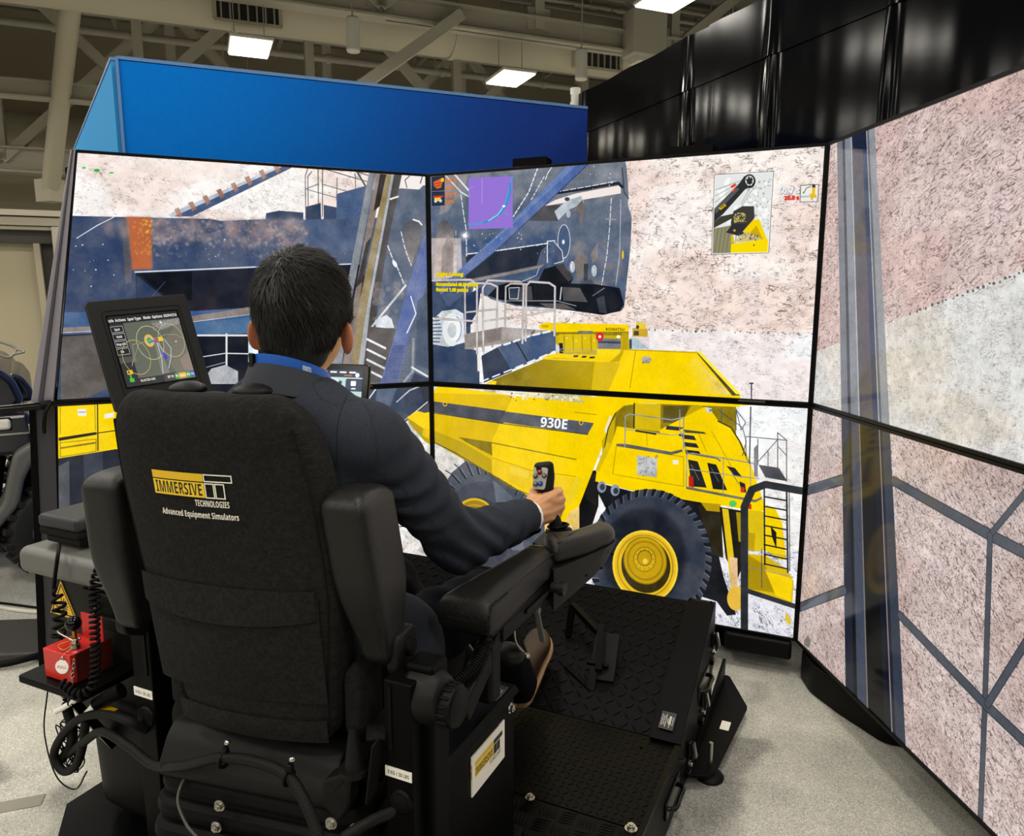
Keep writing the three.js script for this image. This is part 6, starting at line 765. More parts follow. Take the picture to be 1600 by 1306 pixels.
// ---------------------------------------------------------------- dispatch monitor and tablet on their stands
{
  const W = 0.335, H = 0.39, t = thing('dispatch_monitor', 'tilted black monitor on the left showing a dark map with yellow circles', 'monitor', [-1.297, 1.312, 1.125], R(67));
  const g = new THREE.Group(); t.rotation.order = 'YXZ'; t.rotation.x = R(-20.2); t.rotation.z = R(5); void g;
  part(t, 'casing', [ext(roundShape([[-W / 2, -H / 2], [W / 2, -H / 2], [W / 2, H / 2], [-W / 2, H / 2]], 0.012), 0.045, 0.005).translate(0, 0, -0.045)], M.darkPlastic); part(t, 'bezel_groove', (() => { const s = roundShape([[-0.134, -0.155], [0.134, -0.155], [0.134, 0.155], [-0.134, 0.155]], 0.015), h = roundShape([[-0.131, -0.152], [0.131, -0.152], [0.131, 0.152], [-0.131, 0.152]], 0.013); s.holes.push(h); return ext(s, 0.002).translate(0, 0, -0.0005); })(), M.blackPlastic); part(t, 'screen_rim', (() => { const s = shape([[-0.122, -0.127], [0.122, -0.127], [0.122, 0.137], [-0.122, 0.137]]); s.holes.push(shape([[-0.118, -0.123], [0.118, -0.123], [0.118, 0.133], [-0.118, 0.133]])); return ext(s, 0.003).translate(0, 0, 0); })(), M.gloss);
  const tex = canvasTex(1024, 780, (c) => {
    const F = (k, x, y, w, h) => { c.fillStyle = k; c.fillRect(x, y, w, h); }, T = (s, x, y, z, k = '#f2f2ee', w) => { c.fillStyle = k; c.font = 'bold ' + z + 'px sans-serif'; c.fillText(s, x, y, w); }, O = (k, x, y, r, w) => { c.strokeStyle = k; c.lineWidth = w; c.beginPath(); c.arc(x, y, r, 0, 7); c.stroke(); }, Ln = (k, w, ...a) => { c.strokeStyle = k; c.lineWidth = w; c.beginPath(); for (let i = 0; i < a.length; i += 2) i ? c.lineTo(a[i], a[i + 1]) : c.moveTo(a[i], a[i + 1]); c.stroke(); }, Pg = (k, ...a) => { c.fillStyle = k; c.beginPath(); for (let i = 0; i < a.length; i += 2) i ? c.lineTo(a[i], a[i + 1]) : c.moveTo(a[i], a[i + 1]); c.fill(); };
    F('#5c6257', 0, 0, 1024, 780); const r = rng(4); for (let i = 0; i < 900; i++) { c.fillStyle = 'rgba(' + (70 + 50 * r()) + ',' + (76 + 46 * r()) + ',' + (66 + 40 * r()) + ',.25)'; c.fillRect(200 + 824 * r(), 80 + 640 * r(), 20 * r(), 16 * r()); }
    Pg('#706c60', 700, 330, 1024, 130, 1024, 700, 760, 700, 640, 480); Pg('#8a8782', 590, 120, 1024, 84, 1024, 150, 700, 200); for (let i = 0; i < 260; i++) { c.fillStyle = r() < 0.5 ? '#c9c7c2' : '#4a4842'; c.fillRect(600 + 424 * r(), 90 + 100 * r(), 14 * r(), 4); } Pg('#8a7a70', 860, 560, 1024, 480, 1024, 700, 880, 680); for (let i = 0; i < 160; i++) { c.fillStyle = 'rgba(150,140,126,.5)'; c.fillRect(740 + 280 * r(), 380 + 300 * r(), 24 * r(), 3); }
    Pg('#7d7a6e', 560, 330, 610, 330, 660, 690, 540, 690);
    F('#16171a', 0, 0, 1024, 84); F('#23242a', 0, 84, 196, 696); F('#1e1f25', 0, 700, 700, 80); F('#3b3a3c', 560, 690, 200, 90); F('#4a4d4b', 0, 452, 190, 66); T('Info', -6, 62, 42, undefined, 86); T('Actions', 98, 62, 42, undefined, 156); T('Spot Type', 272, 62, 42, undefined, 210); T('Mode', 500, 62, 42, undefined, 112); T('Options', 632, 62, 42, undefined, 156); T('DISPATCH', 806, 62, 42, undefined, 206);
    [['Spot', 112], ['Hold', 194], ['Stop ATs', 276], ['Go', 358]].forEach(([s, y]) => { F('#131417', 4, y, 170, 66); c.strokeStyle = '#d6d6d2'; c.lineWidth = 4; c.strokeRect(4, y, 170, 66); T(s, s.length > 4 ? 22 : 52, y + 46, 36, undefined, 140); });
    O('#d9cf92', 500, 330, 190, 6); O('#d3b35a', 250, 470, 192, 6); O('#cfc79a', 820, 330, 190, 5); O('#e8b84a', 496, 306, 60, 20); O('#f3e9c8', 496, 306, 42, 8); F('#3fae3f', 470, 282, 46, 52); Ln('#7a63c8', 26, 520, 310, 590, 330); Ln('#c8553a', 20, 570, 290, 640, 330); F('#ecc51c', 632, 280, 70, 46); Ln('#cfe0f2', 7, 600, 340, 600, 520, 570, 640, 560, 690); Ln('#cfe0f2', 7, 712, 300, 780, 420, 740, 520, 660, 640); Ln('#a9cbe6', 8, 610, 340, 640, 420, 660, 470); Pg('#6b4fc0', 610, 460, 670, 450, 660, 520); F('#2346b4', 640, 480, 46, 56); Ln('#b9b490', 4, 310, 320, 240, 330, 230, 420, 150, 560, 330, 330, 760, 260, 900, 270, 1010, 330); O('#c05a3a', 222, 500, 18, 5); F('#3fae3f', 212, 490, 18, 16); F('#b8543a', 860, 300, 18, 12); T('41', 868, 360, 26); T('N', 720, 130, 46, '#e6eef4');
    F('#e9b923', 60, 600, 78, 46); F('#2d2a1e', 74, 610, 22, 24); F('#3fbf3f', 84, 640, 22, 60); F('#3fbf3f', 68, 690, 62, 40); T('BLASTED-ORE', 214, 742, 36, '#e6e2d4', 216); T('EP 31', 610, 746, 38, '#f4f4f0', 104); [['PR', '#3aa64a', 724, 56], ['MINING', '#e2a71e', 784, 108], ['POS', '#3aa64a', 896, 60], ['TCI', '#2c5ab8', 960, 64]].forEach(([s, k, x, w]) => { F(k, x, 704, w, 62); T(s, x + 6, 748, 34, '#f4f0dc', w - 12); });
  });
  part(t, 'display', new THREE.PlaneGeometry(0.236, 0.256).translate(0, 0.005, 0.0006), phys('#050505', 0.25, { emissive: new THREE.Color(1, 1, 1), emissiveMap: tex, emissiveIntensity: 1.0 }));
  const rl = new THREE.RectAreaLight(new THREE.Color(0.9, 0.95, 0.9), 0.08, 0.22, 0.24); rl.position.set(0, 0, 0.02); rl.rotation.y = Math.PI; rl.name = 'display_light'; t.add(rl);
  const a = thing('monitor_arm', 'black arm holding the dispatch monitor above the left console', 'arm', [-1.37, 0, 1.07]); part(a, 'post', [rod([0, 0.012, 0], [0.0, 1.24, 0], 0.02, 16), cyl(0.12, 0.13, 0.02, 24, 0, 0.011, 0)], M.blackMetal); part(a, 'joint', [new THREE.SphereGeometry(0.026, 18, 12).translate(0, 1.24, 0), bar([0, 1.24, 0], [0.028, 1.29, 0.03], 0.024)], M.blackMetal);
}
{
  const t = thing('control_tablet', 'black tablet with a pale teal screen beyond the right shoulder', 'tablet', [-0.418, 1.208, 1.28], R(7)); t.rotation.order = 'YXZ'; t.rotation.x = R(-12);
  const W = 0.285, H = 0.2; part(t, 'casing', ext(roundShape([[-W / 2, -H / 2], [W / 2, -H / 2], [W / 2, H / 2], [-W / 2, H / 2]], 0.014), 0.012, 0.003).translate(0, 0, -0.012), M.gloss);
  const tex = canvasTex(1024, 680, (c) => { const F = (k, x, y, w, h, r = 0) => { c.fillStyle = k; c.beginPath(); c.roundRect(x, y, w, h, r); c.fill(); }; F('#c3dede', 0, 0, 1024, 680); F('#26334c', 0, 0, 1024, 86); F('#dff0ee', 0, 100, 700, 580, 20); F('#2b3a57', 800, 100, 240, 150, 26); F('#2b3a57', 820, 420, 220, 280, 26); F('#fff', 870, 126, 70, 60, 10); F('#fff', 880, 210, 60, 16, 4); F('#e3eceb', 880, 300, 60, 50, 10); F('#e6eef2', 880, 450, 78, 76, 12); F('#2b3a57', 900, 470, 38, 36, 8); F('#fff', 840, 560, 120, 18, 6); F('#dfe6ee', 860, 610, 70, 44, 8); c.fillStyle = '#b9772f'; c.fillRect(770, 56, 110, 14); c.fillStyle = '#fff'; for (let i = 0; i < 5; i++) c.fillRect(320 + i * 130, 16, 90, 20); c.beginPath(); c.arc(952, 56, 28, 0, 7); c.fill(); c.strokeStyle = '#2c3a50'; c.lineWidth = 14; c.beginPath(); c.arc(560, 300, 34, 0.6, 5.2); c.stroke(); c.fillRect(560, 280, 20, 20); c.fillStyle = '#2c3a50'; c.fillRect(576, 304, 40, 40); c.beginPath(); c.arc(726, 150, 24, 0, 7); c.fill(); c.fillStyle = 'rgba(90,110,120,.5)'; c.font = '26px sans-serif'; c.fillText('Haul Truck Payload', 240, 210); c.lineWidth = 3; c.strokeStyle = 'rgba(120,150,160,.6)'; c.beginPath(); c.moveTo(380, 280); c.lineTo(520, 340); c.lineTo(640, 480); c.stroke(); c.font = '40px sans-serif'; c.fillText('75', 330, 400); });
  part(t, 'display', new THREE.PlaneGeometry(W - 0.04, H - 0.036).translate(0, 0, 0.0006), phys('#050505', 0.2, { emissive: new THREE.Color(1, 1, 1), emissiveMap: tex, emissiveIntensity: 0.95 }));
  const rl = new THREE.RectAreaLight(new THREE.Color(0.85, 1, 1), 0.2, 0.24, 0.15); rl.position.set(0, 0, 0.02); rl.rotation.y = Math.PI; rl.name = 'display_light'; t.add(rl);
  const a = thing('tablet_stand', 'black stand holding the tablet, rising from the platform', 'stand', [-0.443, DY, 1.06]); part(a, 'post', [rod([0, 0.02, -0.02], [0, 0.85, 0.12], 0.018, 16), rod([0, 0.85, 0.12], [0.02, 1.0, 0.185], 0.014, 14)], M.blackMetal); part(a, 'base_plate', rbox(0.16, 0.02, 0.16, 0.005, 0, 0.011, -0.02), M.blackMetal);
}
// ---------------------------------------------------------------- distance fields and their surfaces
const smin = (a, b, k) => { const h = Math.max(k - Math.abs(a - b), 0) / k; return Math.min(a, b) - h * h * k * 0.25; };
const smax = (a, b, k) => -smin(-a, -b, k);
function cap(ax, ay, az, bx, by, bz, ra, rb) {        // tapered capsule
  const dx = bx - ax, dy = by - ay, dz = bz - az, L = dx * dx + dy * dy + dz * dz;
  return (x, y, z) => { const t = clamp(((x - ax) * dx + (y - ay) * dy + (z - az) * dz) / L, 0, 1), X = x - ax - dx * t, Y = y - ay - dy * t, Z = z - az - dz * t; return Math.sqrt(X * X + Y * Y + Z * Z) - (ra + (rb - ra) * t); };
}
const ell = (cx, cy, cz, rx, ry, rz) => (x, y, z) => { const X = (x - cx) / rx, Y = (y - cy) / ry, Z = (z - cz) / rz, k = Math.sqrt(X * X + Y * Y + Z * Z), q = Math.sqrt(X * X / (rx * rx) + Y * Y / (ry * ry) + Z * Z / (rz * rz)); return q < 1e-9 ? -Math.min(rx, ry, rz) : k * (k - 1) / q; };
function nets(f, lo, hi, h, colour) {
  const nx = Math.ceil((hi[0] - lo[0]) / h) + 1, ny = Math.ceil((hi[1] - lo[1]) / h) + 1, nz = Math.ceil((hi[2] - lo[2]) / h) + 1, v = new Float32Array(nx * ny * nz), id = (i, j, k) => (k * ny + j) * nx + i;
  for (let k = 0; k < nz; k++) for (let j = 0; j < ny; j++) for (let i = 0; i < nx; i++) v[id(i, j, k)] = f(lo[0] + i * h, lo[1] + j * h, lo[2] + k * h);
  const cell = new Int32Array(nx * ny * nz).fill(-1), pos = [], idx = [], E = [[0, 1], [2, 3], [4, 5], [6, 7], [0, 2], [1, 3], [4, 6], [5, 7], [0, 4], [1, 5], [2, 6], [3, 7]];
  for (let k = 0; k < nz - 1; k++) for (let j = 0; j < ny - 1; j++) for (let i = 0; i < nx - 1; i++) {
    const c = [v[id(i, j, k)], v[id(i + 1, j, k)], v[id(i, j + 1, k)], v[id(i + 1, j + 1, k)], v[id(i, j, k + 1)], v[id(i + 1, j, k + 1)], v[id(i, j + 1, k + 1)], v[id(i + 1, j + 1, k + 1)]];
    let m = 0; for (let q = 0; q < 8; q++) if (c[q] < 0) m++; if (m === 0 || m === 8) continue;
    let X = 0, Y = 0, Z = 0, n = 0; for (const [a, b] of E) if ((c[a] < 0) !== (c[b] < 0)) { const t = c[a] / (c[a] - c[b]); X += (a & 1) + ((b & 1) - (a & 1)) * t; Y += ((a >> 1) & 1) + (((b >> 1) & 1) - ((a >> 1) & 1)) * t; Z += (a >> 2) + ((b >> 2) - (a >> 2)) * t; n++; }
    cell[id(i, j, k)] = pos.length / 3; pos.push(lo[0] + (i + X / n) * h, lo[1] + (j + Y / n) * h, lo[2] + (k + Z / n) * h);
  }
  const quad = (a, b, c, d, flip) => { if (a < 0 || b < 0 || c < 0 || d < 0) return; flip ? idx.push(a, c, b, a, d, c) : idx.push(a, b, c, a, c, d); };
  for (let k = 1; k < nz - 1; k++) for (let j = 1; j < ny - 1; j++) for (let i = 1; i < nx - 1; i++) {
    const s = v[id(i, j, k)] < 0;
    if (s !== (v[id(i + 1, j, k)] < 0)) quad(cell[id(i, j - 1, k - 1)], cell[id(i, j, k - 1)], cell[id(i, j, k)], cell[id(i, j - 1, k)], !s);
    if (s !== (v[id(i, j + 1, k)] < 0)) quad(cell[id(i - 1, j, k - 1)], cell[id(i - 1, j, k)], cell[id(i, j, k)], cell[id(i, j, k - 1)], !s);
    if (s !== (v[id(i, j, k + 1)] < 0)) quad(cell[id(i - 1, j - 1, k)], cell[id(i, j - 1, k)], cell[id(i, j, k)], cell[id(i - 1, j, k)], !s);
  }
  const nrm = [], uv = [], col = [], e = h * 0.5;
  for (let i = 0; i < pos.length; i += 3) { const [x, y, z] = [pos[i], pos[i + 1], pos[i + 2]], a = f(x + e, y, z) - f(x - e, y, z), b = f(x, y + e, z) - f(x, y - e, z), c = f(x, y, z + e) - f(x, y, z - e), L = Math.hypot(a, b, c) || 1; nrm.push(a / L, b / L, c / L); Math.abs(a) > Math.abs(c) ? uv.push(z, y) : uv.push(x, y); if (colour) col.push(...colour(x, y, z)); }
  const g = new THREE.BufferGeometry(); g.setAttribute('position', new THREE.Float32BufferAttribute(pos, 3)); g.setAttribute('normal', new THREE.Float32BufferAttribute(nrm, 3)); g.setAttribute('uv', new THREE.Float32BufferAttribute(uv, 2)); if (colour) g.setAttribute('color', new THREE.Float32BufferAttribute(col, 3)); g.setIndex(idx); return g;
}
function onto(f, p, lift = 0, n = 8) { const q = p.clone(), e = 0.002; for (let i = 0; i < n; i++) { const d = f(q.x, q.y, q.z) - lift, a = f(q.x + e, q.y, q.z) - f(q.x - e, q.y, q.z), b = f(q.x, q.y + e, q.z) - f(q.x, q.y - e, q.z), c = f(q.x, q.y, q.z + e) - f(q.x, q.y, q.z - e), L = Math.hypot(a, b, c) || 1; q.x -= d * a / L; q.y -= d * b / L; q.z -= d * c / L; } return q; }
const gradOf = (f, p) => { const e = 0.002; return V(f(p.x + e, p.y, p.z) - f(p.x - e, p.y, p.z), f(p.x, p.y + e, p.z) - f(p.x, p.y - e, p.z), f(p.x, p.y, p.z + e) - f(p.x, p.y, p.z - e)).normalize(); };
// ---------------------------------------------------------------- the seated man
{
  const man = thing('person', 'dark-haired man in a navy suit and blue lanyard, seated, holding the joystick', 'person');
  // joints, in metres above the hall floor
  const SR = [0.18, 1.236, 1.875], SL = [-0.2, 1.235, 1.9], ER = [0.208, 0.962, 1.61], EL = [-0.31, 0.99, 1.66], WR = [0.258, 0.952, 1.345], WL = [-0.36, 0.96, 1.42];
  const HR = [0.1, 0.735, 1.82], HL = [-0.1, 0.735, 1.83], KR = [0.135, 0.72, 1.38], KL = [-0.14, 0.72, 1.38], AR = [0.1, 0.33, 1.05], AL = [-0.12, 0.33, 1.02];
  // head in its own frame: x to his right, y up, facing -z
  const headM = new THREE.Matrix4().makeRotationFromEuler(new THREE.Euler(R(5), R(24), R(-3), 'YXZ')).setPosition(0.018, 1.464, 1.862), headI = headM.clone().invert(), e = headI.elements;
  const toHead = (x, y, z) => [e[0] * x + e[4] * y + e[8] * z + e[12], e[1] * x + e[5] * y + e[9] * z + e[13], e[2] * x + e[6] * y + e[10] * z + e[14]];
  const skull = ell(0, 0.018, 0.004, 0.076, 0.093, 0.095), jaw = ell(0, -0.058, -0.036, 0.057, 0.062, 0.062), cheek = ell(0, -0.03, -0.05, 0.062, 0.05, 0.045), chin = ell(0, -0.104, -0.07, 0.022, 0.018, 0.02), nose = cap(0, 0.0, -0.092, 0, -0.034, -0.112, 0.008, 0.0125), noseW = ell(0, -0.037, -0.1, 0.0175, 0.009, 0.012), brow = cap(-0.03, 0.018, -0.084, 0.03, 0.018, -0.084, 0.012, 0.012), lipU = ell(0, -0.066, -0.092, 0.023, 0.006, 0.01), lipL = ell(0, -0.078, -0.09, 0.02, 0.0065, 0.01);
  const eyes = [-1, 1].map((s) => ell(s * 0.032, 0.0, -0.079, 0.0125, 0.0105, 0.0125)), sockets = [-1, 1].map((s) => ell(s * 0.032, 0.0, -0.1, 0.018, 0.012, 0.016)), lids = [-1, 1].map((s) => cap(s * 0.02, 0.008, -0.09, s * 0.044, 0.007, -0.083, 0.004, 0.004));
  const ears = [-1, 1].map((s) => { const a = ell(0, 0, 0, 0.0075, 0.0315, 0.019), b = ell(0, 0, 0, 0.007, 0.02, 0.011); const c = Math.cos(0.75), q = Math.sin(0.75); return (x, y, z) => { const X = (x - s * 0.0865) * s, Y = y + 0.042, Z = z - 0.012, u = X * c - Z * q, w = X * q + Z * c; return smax(a(u, Y - 0.003, w), -b(u - 0.007, Y - 0.002, w + 0.003), 0.004); }; });
  const neck = cap(0.012, 1.385, 1.885, 0.008, 1.27, 1.905, 0.056, 0.064);
  const headL = (x, y, z) => { let d = smin(skull(x, y, z), jaw(x, y, z), 0.05); d = smin(d, cheek(x, y, z), 0.02); d = smin(d, chin(x, y, z), 0.02); for (const s of sockets) d = smax(d, -s(x, y, z), 0.012); d = smin(d, brow(x, y, z), 0.014); d = smin(d, nose(x, y, z), 0.012); d = smin(d, noseW(x, y, z), 0.008); d = smin(d, lipU(x, y, z), 0.005); d = smin(d, lipL(x, y, z), 0.005); for (const s of eyes) d = Math.min(d, s(x, y, z)); for (const s of lids) d = smin(d, s(x, y, z), 0.004); for (const s of ears) d = smin(d, s(x, y, z), 0.007); return d; };
  const headF = (x, y, z) => { const q = toHead(x, y, z); return smin(headL(q[0], q[1], q[2]), neck(x, y, z), 0.03); };
  const skinAt = (x, y, z) => { const q = toHead(x, y, z), ear = Math.abs(q[0]) > 0.078 && q[1] > -0.09 && q[1] < 0.005 ? sstep(Math.abs(q[0]), 0.077, 0.083) : 0, lip = q[2] < -0.088 && Math.abs(q[0]) < 0.024 && q[1] < -0.06 && q[1] > -0.085 ? 1 : 0; return [mix(mix(0.56, 0.46, ear), 0.5, lip), mix(mix(0.275, 0.16, ear), 0.17, lip), mix(mix(0.135, 0.085, ear), 0.13, lip)]; };
  // torso, arms and legs under the clothes
  const chain = (a, b, ra, rb) => cap(...a, ...b, ra, rb);
  const limbs = [chain(SR, ER, 0.05, 0.041), chain(ER, WR, 0.04, 0.026), chain(SL, EL, 0.05, 0.041), chain(EL, WL, 0.04, 0.026), chain(HR, KR, 0.075, 0.055), chain(KR, AR, 0.052, 0.036), chain(HL, KL, 0.075, 0.055), chain(KL, AL, 0.052, 0.036), chain(AR, [0.085, 0.3, 0.9], 0.034, 0.026), chain(AL, [-0.125, 0.3, 0.87], 0.034, 0.026)];
  const flat = (f, zc, k) => (x, y, z) => f(x, y, zc + (z - zc) * k);
  const trunk = flat(cap(0, 0.78, 1.86, 0.0, 1.1, 1.89, 0.14, 0.148), 1.875, 1.35), girdle = cap(-0.15, 1.225, 1.9, 0.14, 1.228, 1.885, 0.055, 0.055);
  const bodyF = (x, y, z) => { let d = smin(trunk(x, y, z), girdle(x, y, z), 0.09); for (const l of limbs) d = smin(d, l(x, y, z), 0.035); return smin(d, neck(x, y, z), 0.05); };
  // right hand closed round the stick
  const HK = [[0.304, 1.002, 1.266], [0.3115, 0.984, 1.2615], [0.3105, 0.964, 1.2625], [0.304, 0.945, 1.268]], fl = [1, 1.06, 1, 0.86];
  const handParts = []; HK.forEach((k, i) => { const y = k[1]; handParts.push([cap(0.262 + 0.003 * i, 0.966 - i * 0.009, 1.335, ...k, 0.0155, 0.0122), 0.016]); const p1 = [0.3015, y - 0.002, 1.2435 - 0.002 * fl[i]], p2 = [0.276, y - 0.004, 1.2405 - 0.003 * (fl[i] - 1)], p3 = [0.2615, y - 0.005, 1.256]; handParts.push([cap(...k, ...p1, 0.0118, 0.0104), 0.005], [cap(...p1, ...p2, 0.0102, 0.0095), 0.004], [cap(...p2, ...p3, 0.0094, 0.008), 0.004]); handParts.push([ell(k[0] + 0.003, k[1] + 0.001, k[2] + 0.001, 0.0125, 0.011, 0.0125), 0.006]); });
  handParts.push([cap(0.259, 0.962, 1.333, 0.254, 0.985, 1.306, 0.0185, 0.0155), 0.014], [cap(0.254, 0.985, 1.306, 0.2515, 1.003, 1.287, 0.0138, 0.0112), 0.007], [cap(0.2515, 1.003, 1.287, 0.258, 1.012, 1.262, 0.0108, 0.0085), 0.005], [cap(0.262, 0.985, 1.312, 0.296, 0.995, 1.285, 0.013, 0.012), 0.014], [cap(...WR, 0.268, 0.958, 1.325, 0.027, 0.026), 0.018], [cap(0.258, 0.95, 1.33, 0.292, 0.945, 1.29, 0.018, 0.014), 0.014]);
  const handF = (x, y, z) => { let d = chain(ER, WR, 0.04, 0.026)(x, y, z); for (const [f, k] of handParts) d = smin(d, f(x, y, z), k); return d - 0.0008 * Math.sin(x * 420 + z * 160) * Math.sin(y * 260); };
  const handL = []; const HW = V(...WL); for (let i = 0; i < 4; i++) { const y0 = 0.012 - i * 0.019; handL.push([cap(WL[0], WL[1] + y0 * 0.5, WL[2], WL[0] - 0.02, WL[1] + y0 + 0.01, WL[2] - 0.085, 0.016, 0.011), 0.016], [cap(WL[0] - 0.02, WL[1] + y0 + 0.01, WL[2] - 0.085, WL[0] - 0.004, WL[1] + y0 + 0.004, WL[2] - 0.122 + 0.006 * Math.abs(i - 1), 0.0105, 0.0095), 0.005], [cap(WL[0] - 0.004, WL[1] + y0 + 0.004, WL[2] - 0.122 + 0.006 * Math.abs(i - 1), WL[0] + 0.02, WL[1] + y0, WL[2] - 0.118, 0.0094, 0.008), 0.004]); }
  handL.push([cap(WL[0], WL[1] + 0.015, WL[2] - 0.02, WL[0] + 0.025, WL[1] + 0.035, WL[2] - 0.06, 0.015, 0.012), 0.012], [cap(WL[0] + 0.025, WL[1] + 0.035, WL[2] - 0.06, WL[0] + 0.028, WL[1] + 0.03, WL[2] - 0.095, 0.011, 0.0085), 0.005]);
  const handLF = (x, y, z) => { let d = chain(EL, WL, 0.04, 0.026)(x, y, z); for (const [f, k] of handL) d = smin(d, f(x, y, z), k); return d; };
  void HW;
  const tint = () => [0.58, 0.285, 0.14], withCut = (f, g) => (x, y, z) => Math.max(f(x, y, z), g(x, y, z));
  const cutR = (x, y, z) => z - 1.4, cutL = (x, y, z) => z - 1.47;
  const bodyGeo = [nets(withCut(bodyF, (x, y, z) => Math.max(y - 1.33, Math.max(1.385 - z - (x > 0.2 && x < 0.33 && y > 0.85 ? 0 : 1), 1.455 - z - (x < -0.25 && y > 0.85 ? 0 : 1)))), [-0.47, 0.24, 0.8], [0.35, 1.36, 2.06], 0.013, tint), nets(withCut(headF, (x, y) => 1.3 - y), [-0.13, 1.28, 1.7], [0.16, 1.6, 2.0], 0.0034, skinAt), nets(withCut(handF, cutR), [0.2, 0.88, 1.2], [0.35, 1.05, 1.41], 0.0026, tint), nets(withCut(handLF, cutL), [-0.44, 0.88, 1.26], [-0.26, 1.04, 1.48], 0.0032, tint)];
  const cl = (g) => { g = g.toNonIndexed(); return g; };
  const M2 = phys(0xffffff, 0.5, { vertexColors: true, specularIntensity: 0.6 });
  const body = new THREE.Mesh(mergeGeometries(bodyGeo.map(cl)), M2); body.name = 'body'; man.add(body);
  // hair: a close cap with a hairline, then strands lying along it from the crown whorl
  const hairE = ell(0, 0.026, 0.006, 0.0865, 0.099, 0.1), hairN = ell(0, -0.052, 0.046, 0.06, 0.07, 0.05);
  const hairL = (x, y, z) => { let d = smin(hairE(x, y, z), hairN(x, y, z), 0.035); d += 0.0035 * (vnoise(x * 60 + 9, z * 60 + y * 40) - 0.5); const line = z > -0.005 ? mix(-0.012, -0.1, sstep(z, 0.0, 0.06)) : mix(-0.012, 0.052, sstep(-z, 0.0, 0.08)); d = smax(d, line + 0.006 * Math.abs(Math.sin(x * 40)) - y, 0.012); const ax = Math.abs(x); d = smax(d, -(Math.hypot((ax - 0.085) * 0.9, (y + 0.044) * 0.8, z - 0.004) - 0.031), 0.006); return d; };
  const hairW = (x, y, z) => { const q = toHead(x, y, z); return hairL(q[0], q[1], q[2]); };
  const hair = part(man, 'hair', nets(hairW, [-0.12, 1.35, 1.72], [0.16, 1.61, 1.99], 0.0036), std('#060505', 0.75), 'short black hair with a whorl at the crown');
  { const r = rng(5), strands = [], whorl = V(-0.03, 0.085, 0.075), m4 = headM; const n = 5200;
    for (let i = 0; i < n; i++) {
      const th = r() * Math.PI * 2, ph = Math.acos(1 - 1.75 * r()), p = onto(hairL, V(0.1 * Math.sin(ph) * Math.cos(th), 0.02 + 0.1 * Math.cos(ph), 0.1 * Math.sin(ph) * Math.sin(th)), 0, 5); if (hairL(p.x, p.y, p.z) > 0.002 || p.y < -0.07) continue;
      const nn = gradOf(hairL, p), away = p.clone().sub(whorl); const spin = V(0, 1, 0.5).cross(away).multiplyScalar(0.35 * Math.exp(-away.length() * 14)); let d = away.add(spin).add(V(0, -0.03 - 0.05 * r(), 0)); d.add(V((r() - 0.5) * 0.05, (r() - 0.5) * 0.05, (r() - 0.5) * 0.05)); d.addScaledVector(nn, -d.dot(nn)).normalize();
      const low = sstep(0.0 - p.y, 0.0, 0.07), L = mix(0.02 + 0.026 * r(), 0.01, low), w = 0.0007 + 0.0005 * r(), lift = mix(0.0035 + 0.0055 * r() * r(), 0.0015, low), side = new THREE.Vector3().crossVectors(nn, d), rows = [];
      for (let k = 0; k <= 3; k++) { const t = k / 3, c = p.clone().addScaledVector(d, L * (t - 0.25)).addScaledVector(nn, lift * t * (1.4 - 0.6 * t)); c.addScaledVector(nn, 0.0006); const ww = w * (1 - 0.92 * t * t); rows.push([c.clone().addScaledVector(side, ww), c.clone().addScaledVector(side, -ww), c.clone().addScaledVector(nn, ww * 0.9)]); }
      for (let k = 0; k < 3; k++) for (let a = 0; a < 3; a++) { const b = (a + 1) % 3; for (const v of [rows[k][a], rows[k + 1][a], rows[k][b], rows[k][b], rows[k + 1][a], rows[k + 1][b]]) strands.push(v.x, v.y, v.z); }
    }
    const g = new THREE.BufferGeometry(); g.setAttribute('position', new THREE.Float32BufferAttribute(strands, 3)); g.applyMatrix4(m4); g.computeVertexNormals(); const s = part(hair, 'hair_strands', clean(g), phys('#14110e', 0.38, { specularIntensity: 0.9 })); s.userData.kind = 'stuff'; }
  for (const s of [-1, 1]) { const q = V(s * 0.032, 0.0, -0.0895).applyMatrix4(headM); part(man, 'iris', new THREE.SphereGeometry(0.0056, 14, 10).translate(q.x, q.y, q.z), std('#20120a', 0.2)); const bw = tube([V(s * 0.016, 0.022, -0.094), V(s * 0.032, 0.027, -0.092), V(s * 0.05, 0.02, -0.08)], 0.003, 14, 6); part(man, 'eyebrow', bw.applyMatrix4(headM), M.hair); }
  // jacket
  const jt = flat(cap(0.0, 0.8, 1.862, 0.005, 1.12, 1.89, 0.168, 0.17), 1.88, 1.28), jg = cap(-0.165, 1.24, 1.905, 0.155, 1.244, 1.888, 0.064, 0.064), jtr = cap(-0.035, 1.287, 1.905, 0.055, 1.289, 1.902, 0.07, 0.066);
  const aU = chain(SR, ER, 0.068, 0.06), aF = chain(ER, [0.262, 0.948, 1.3], 0.066, 0.046), bU = chain(SL, EL, 0.072, 0.063), bF = chain(EL, WL, 0.063, 0.046), skirt = flat(cap(-0.1, 0.74, 1.76, 0.1, 0.74, 1.75, 0.13, 0.13), 1.76, 0.9);
  const elbowV = V(...ER);
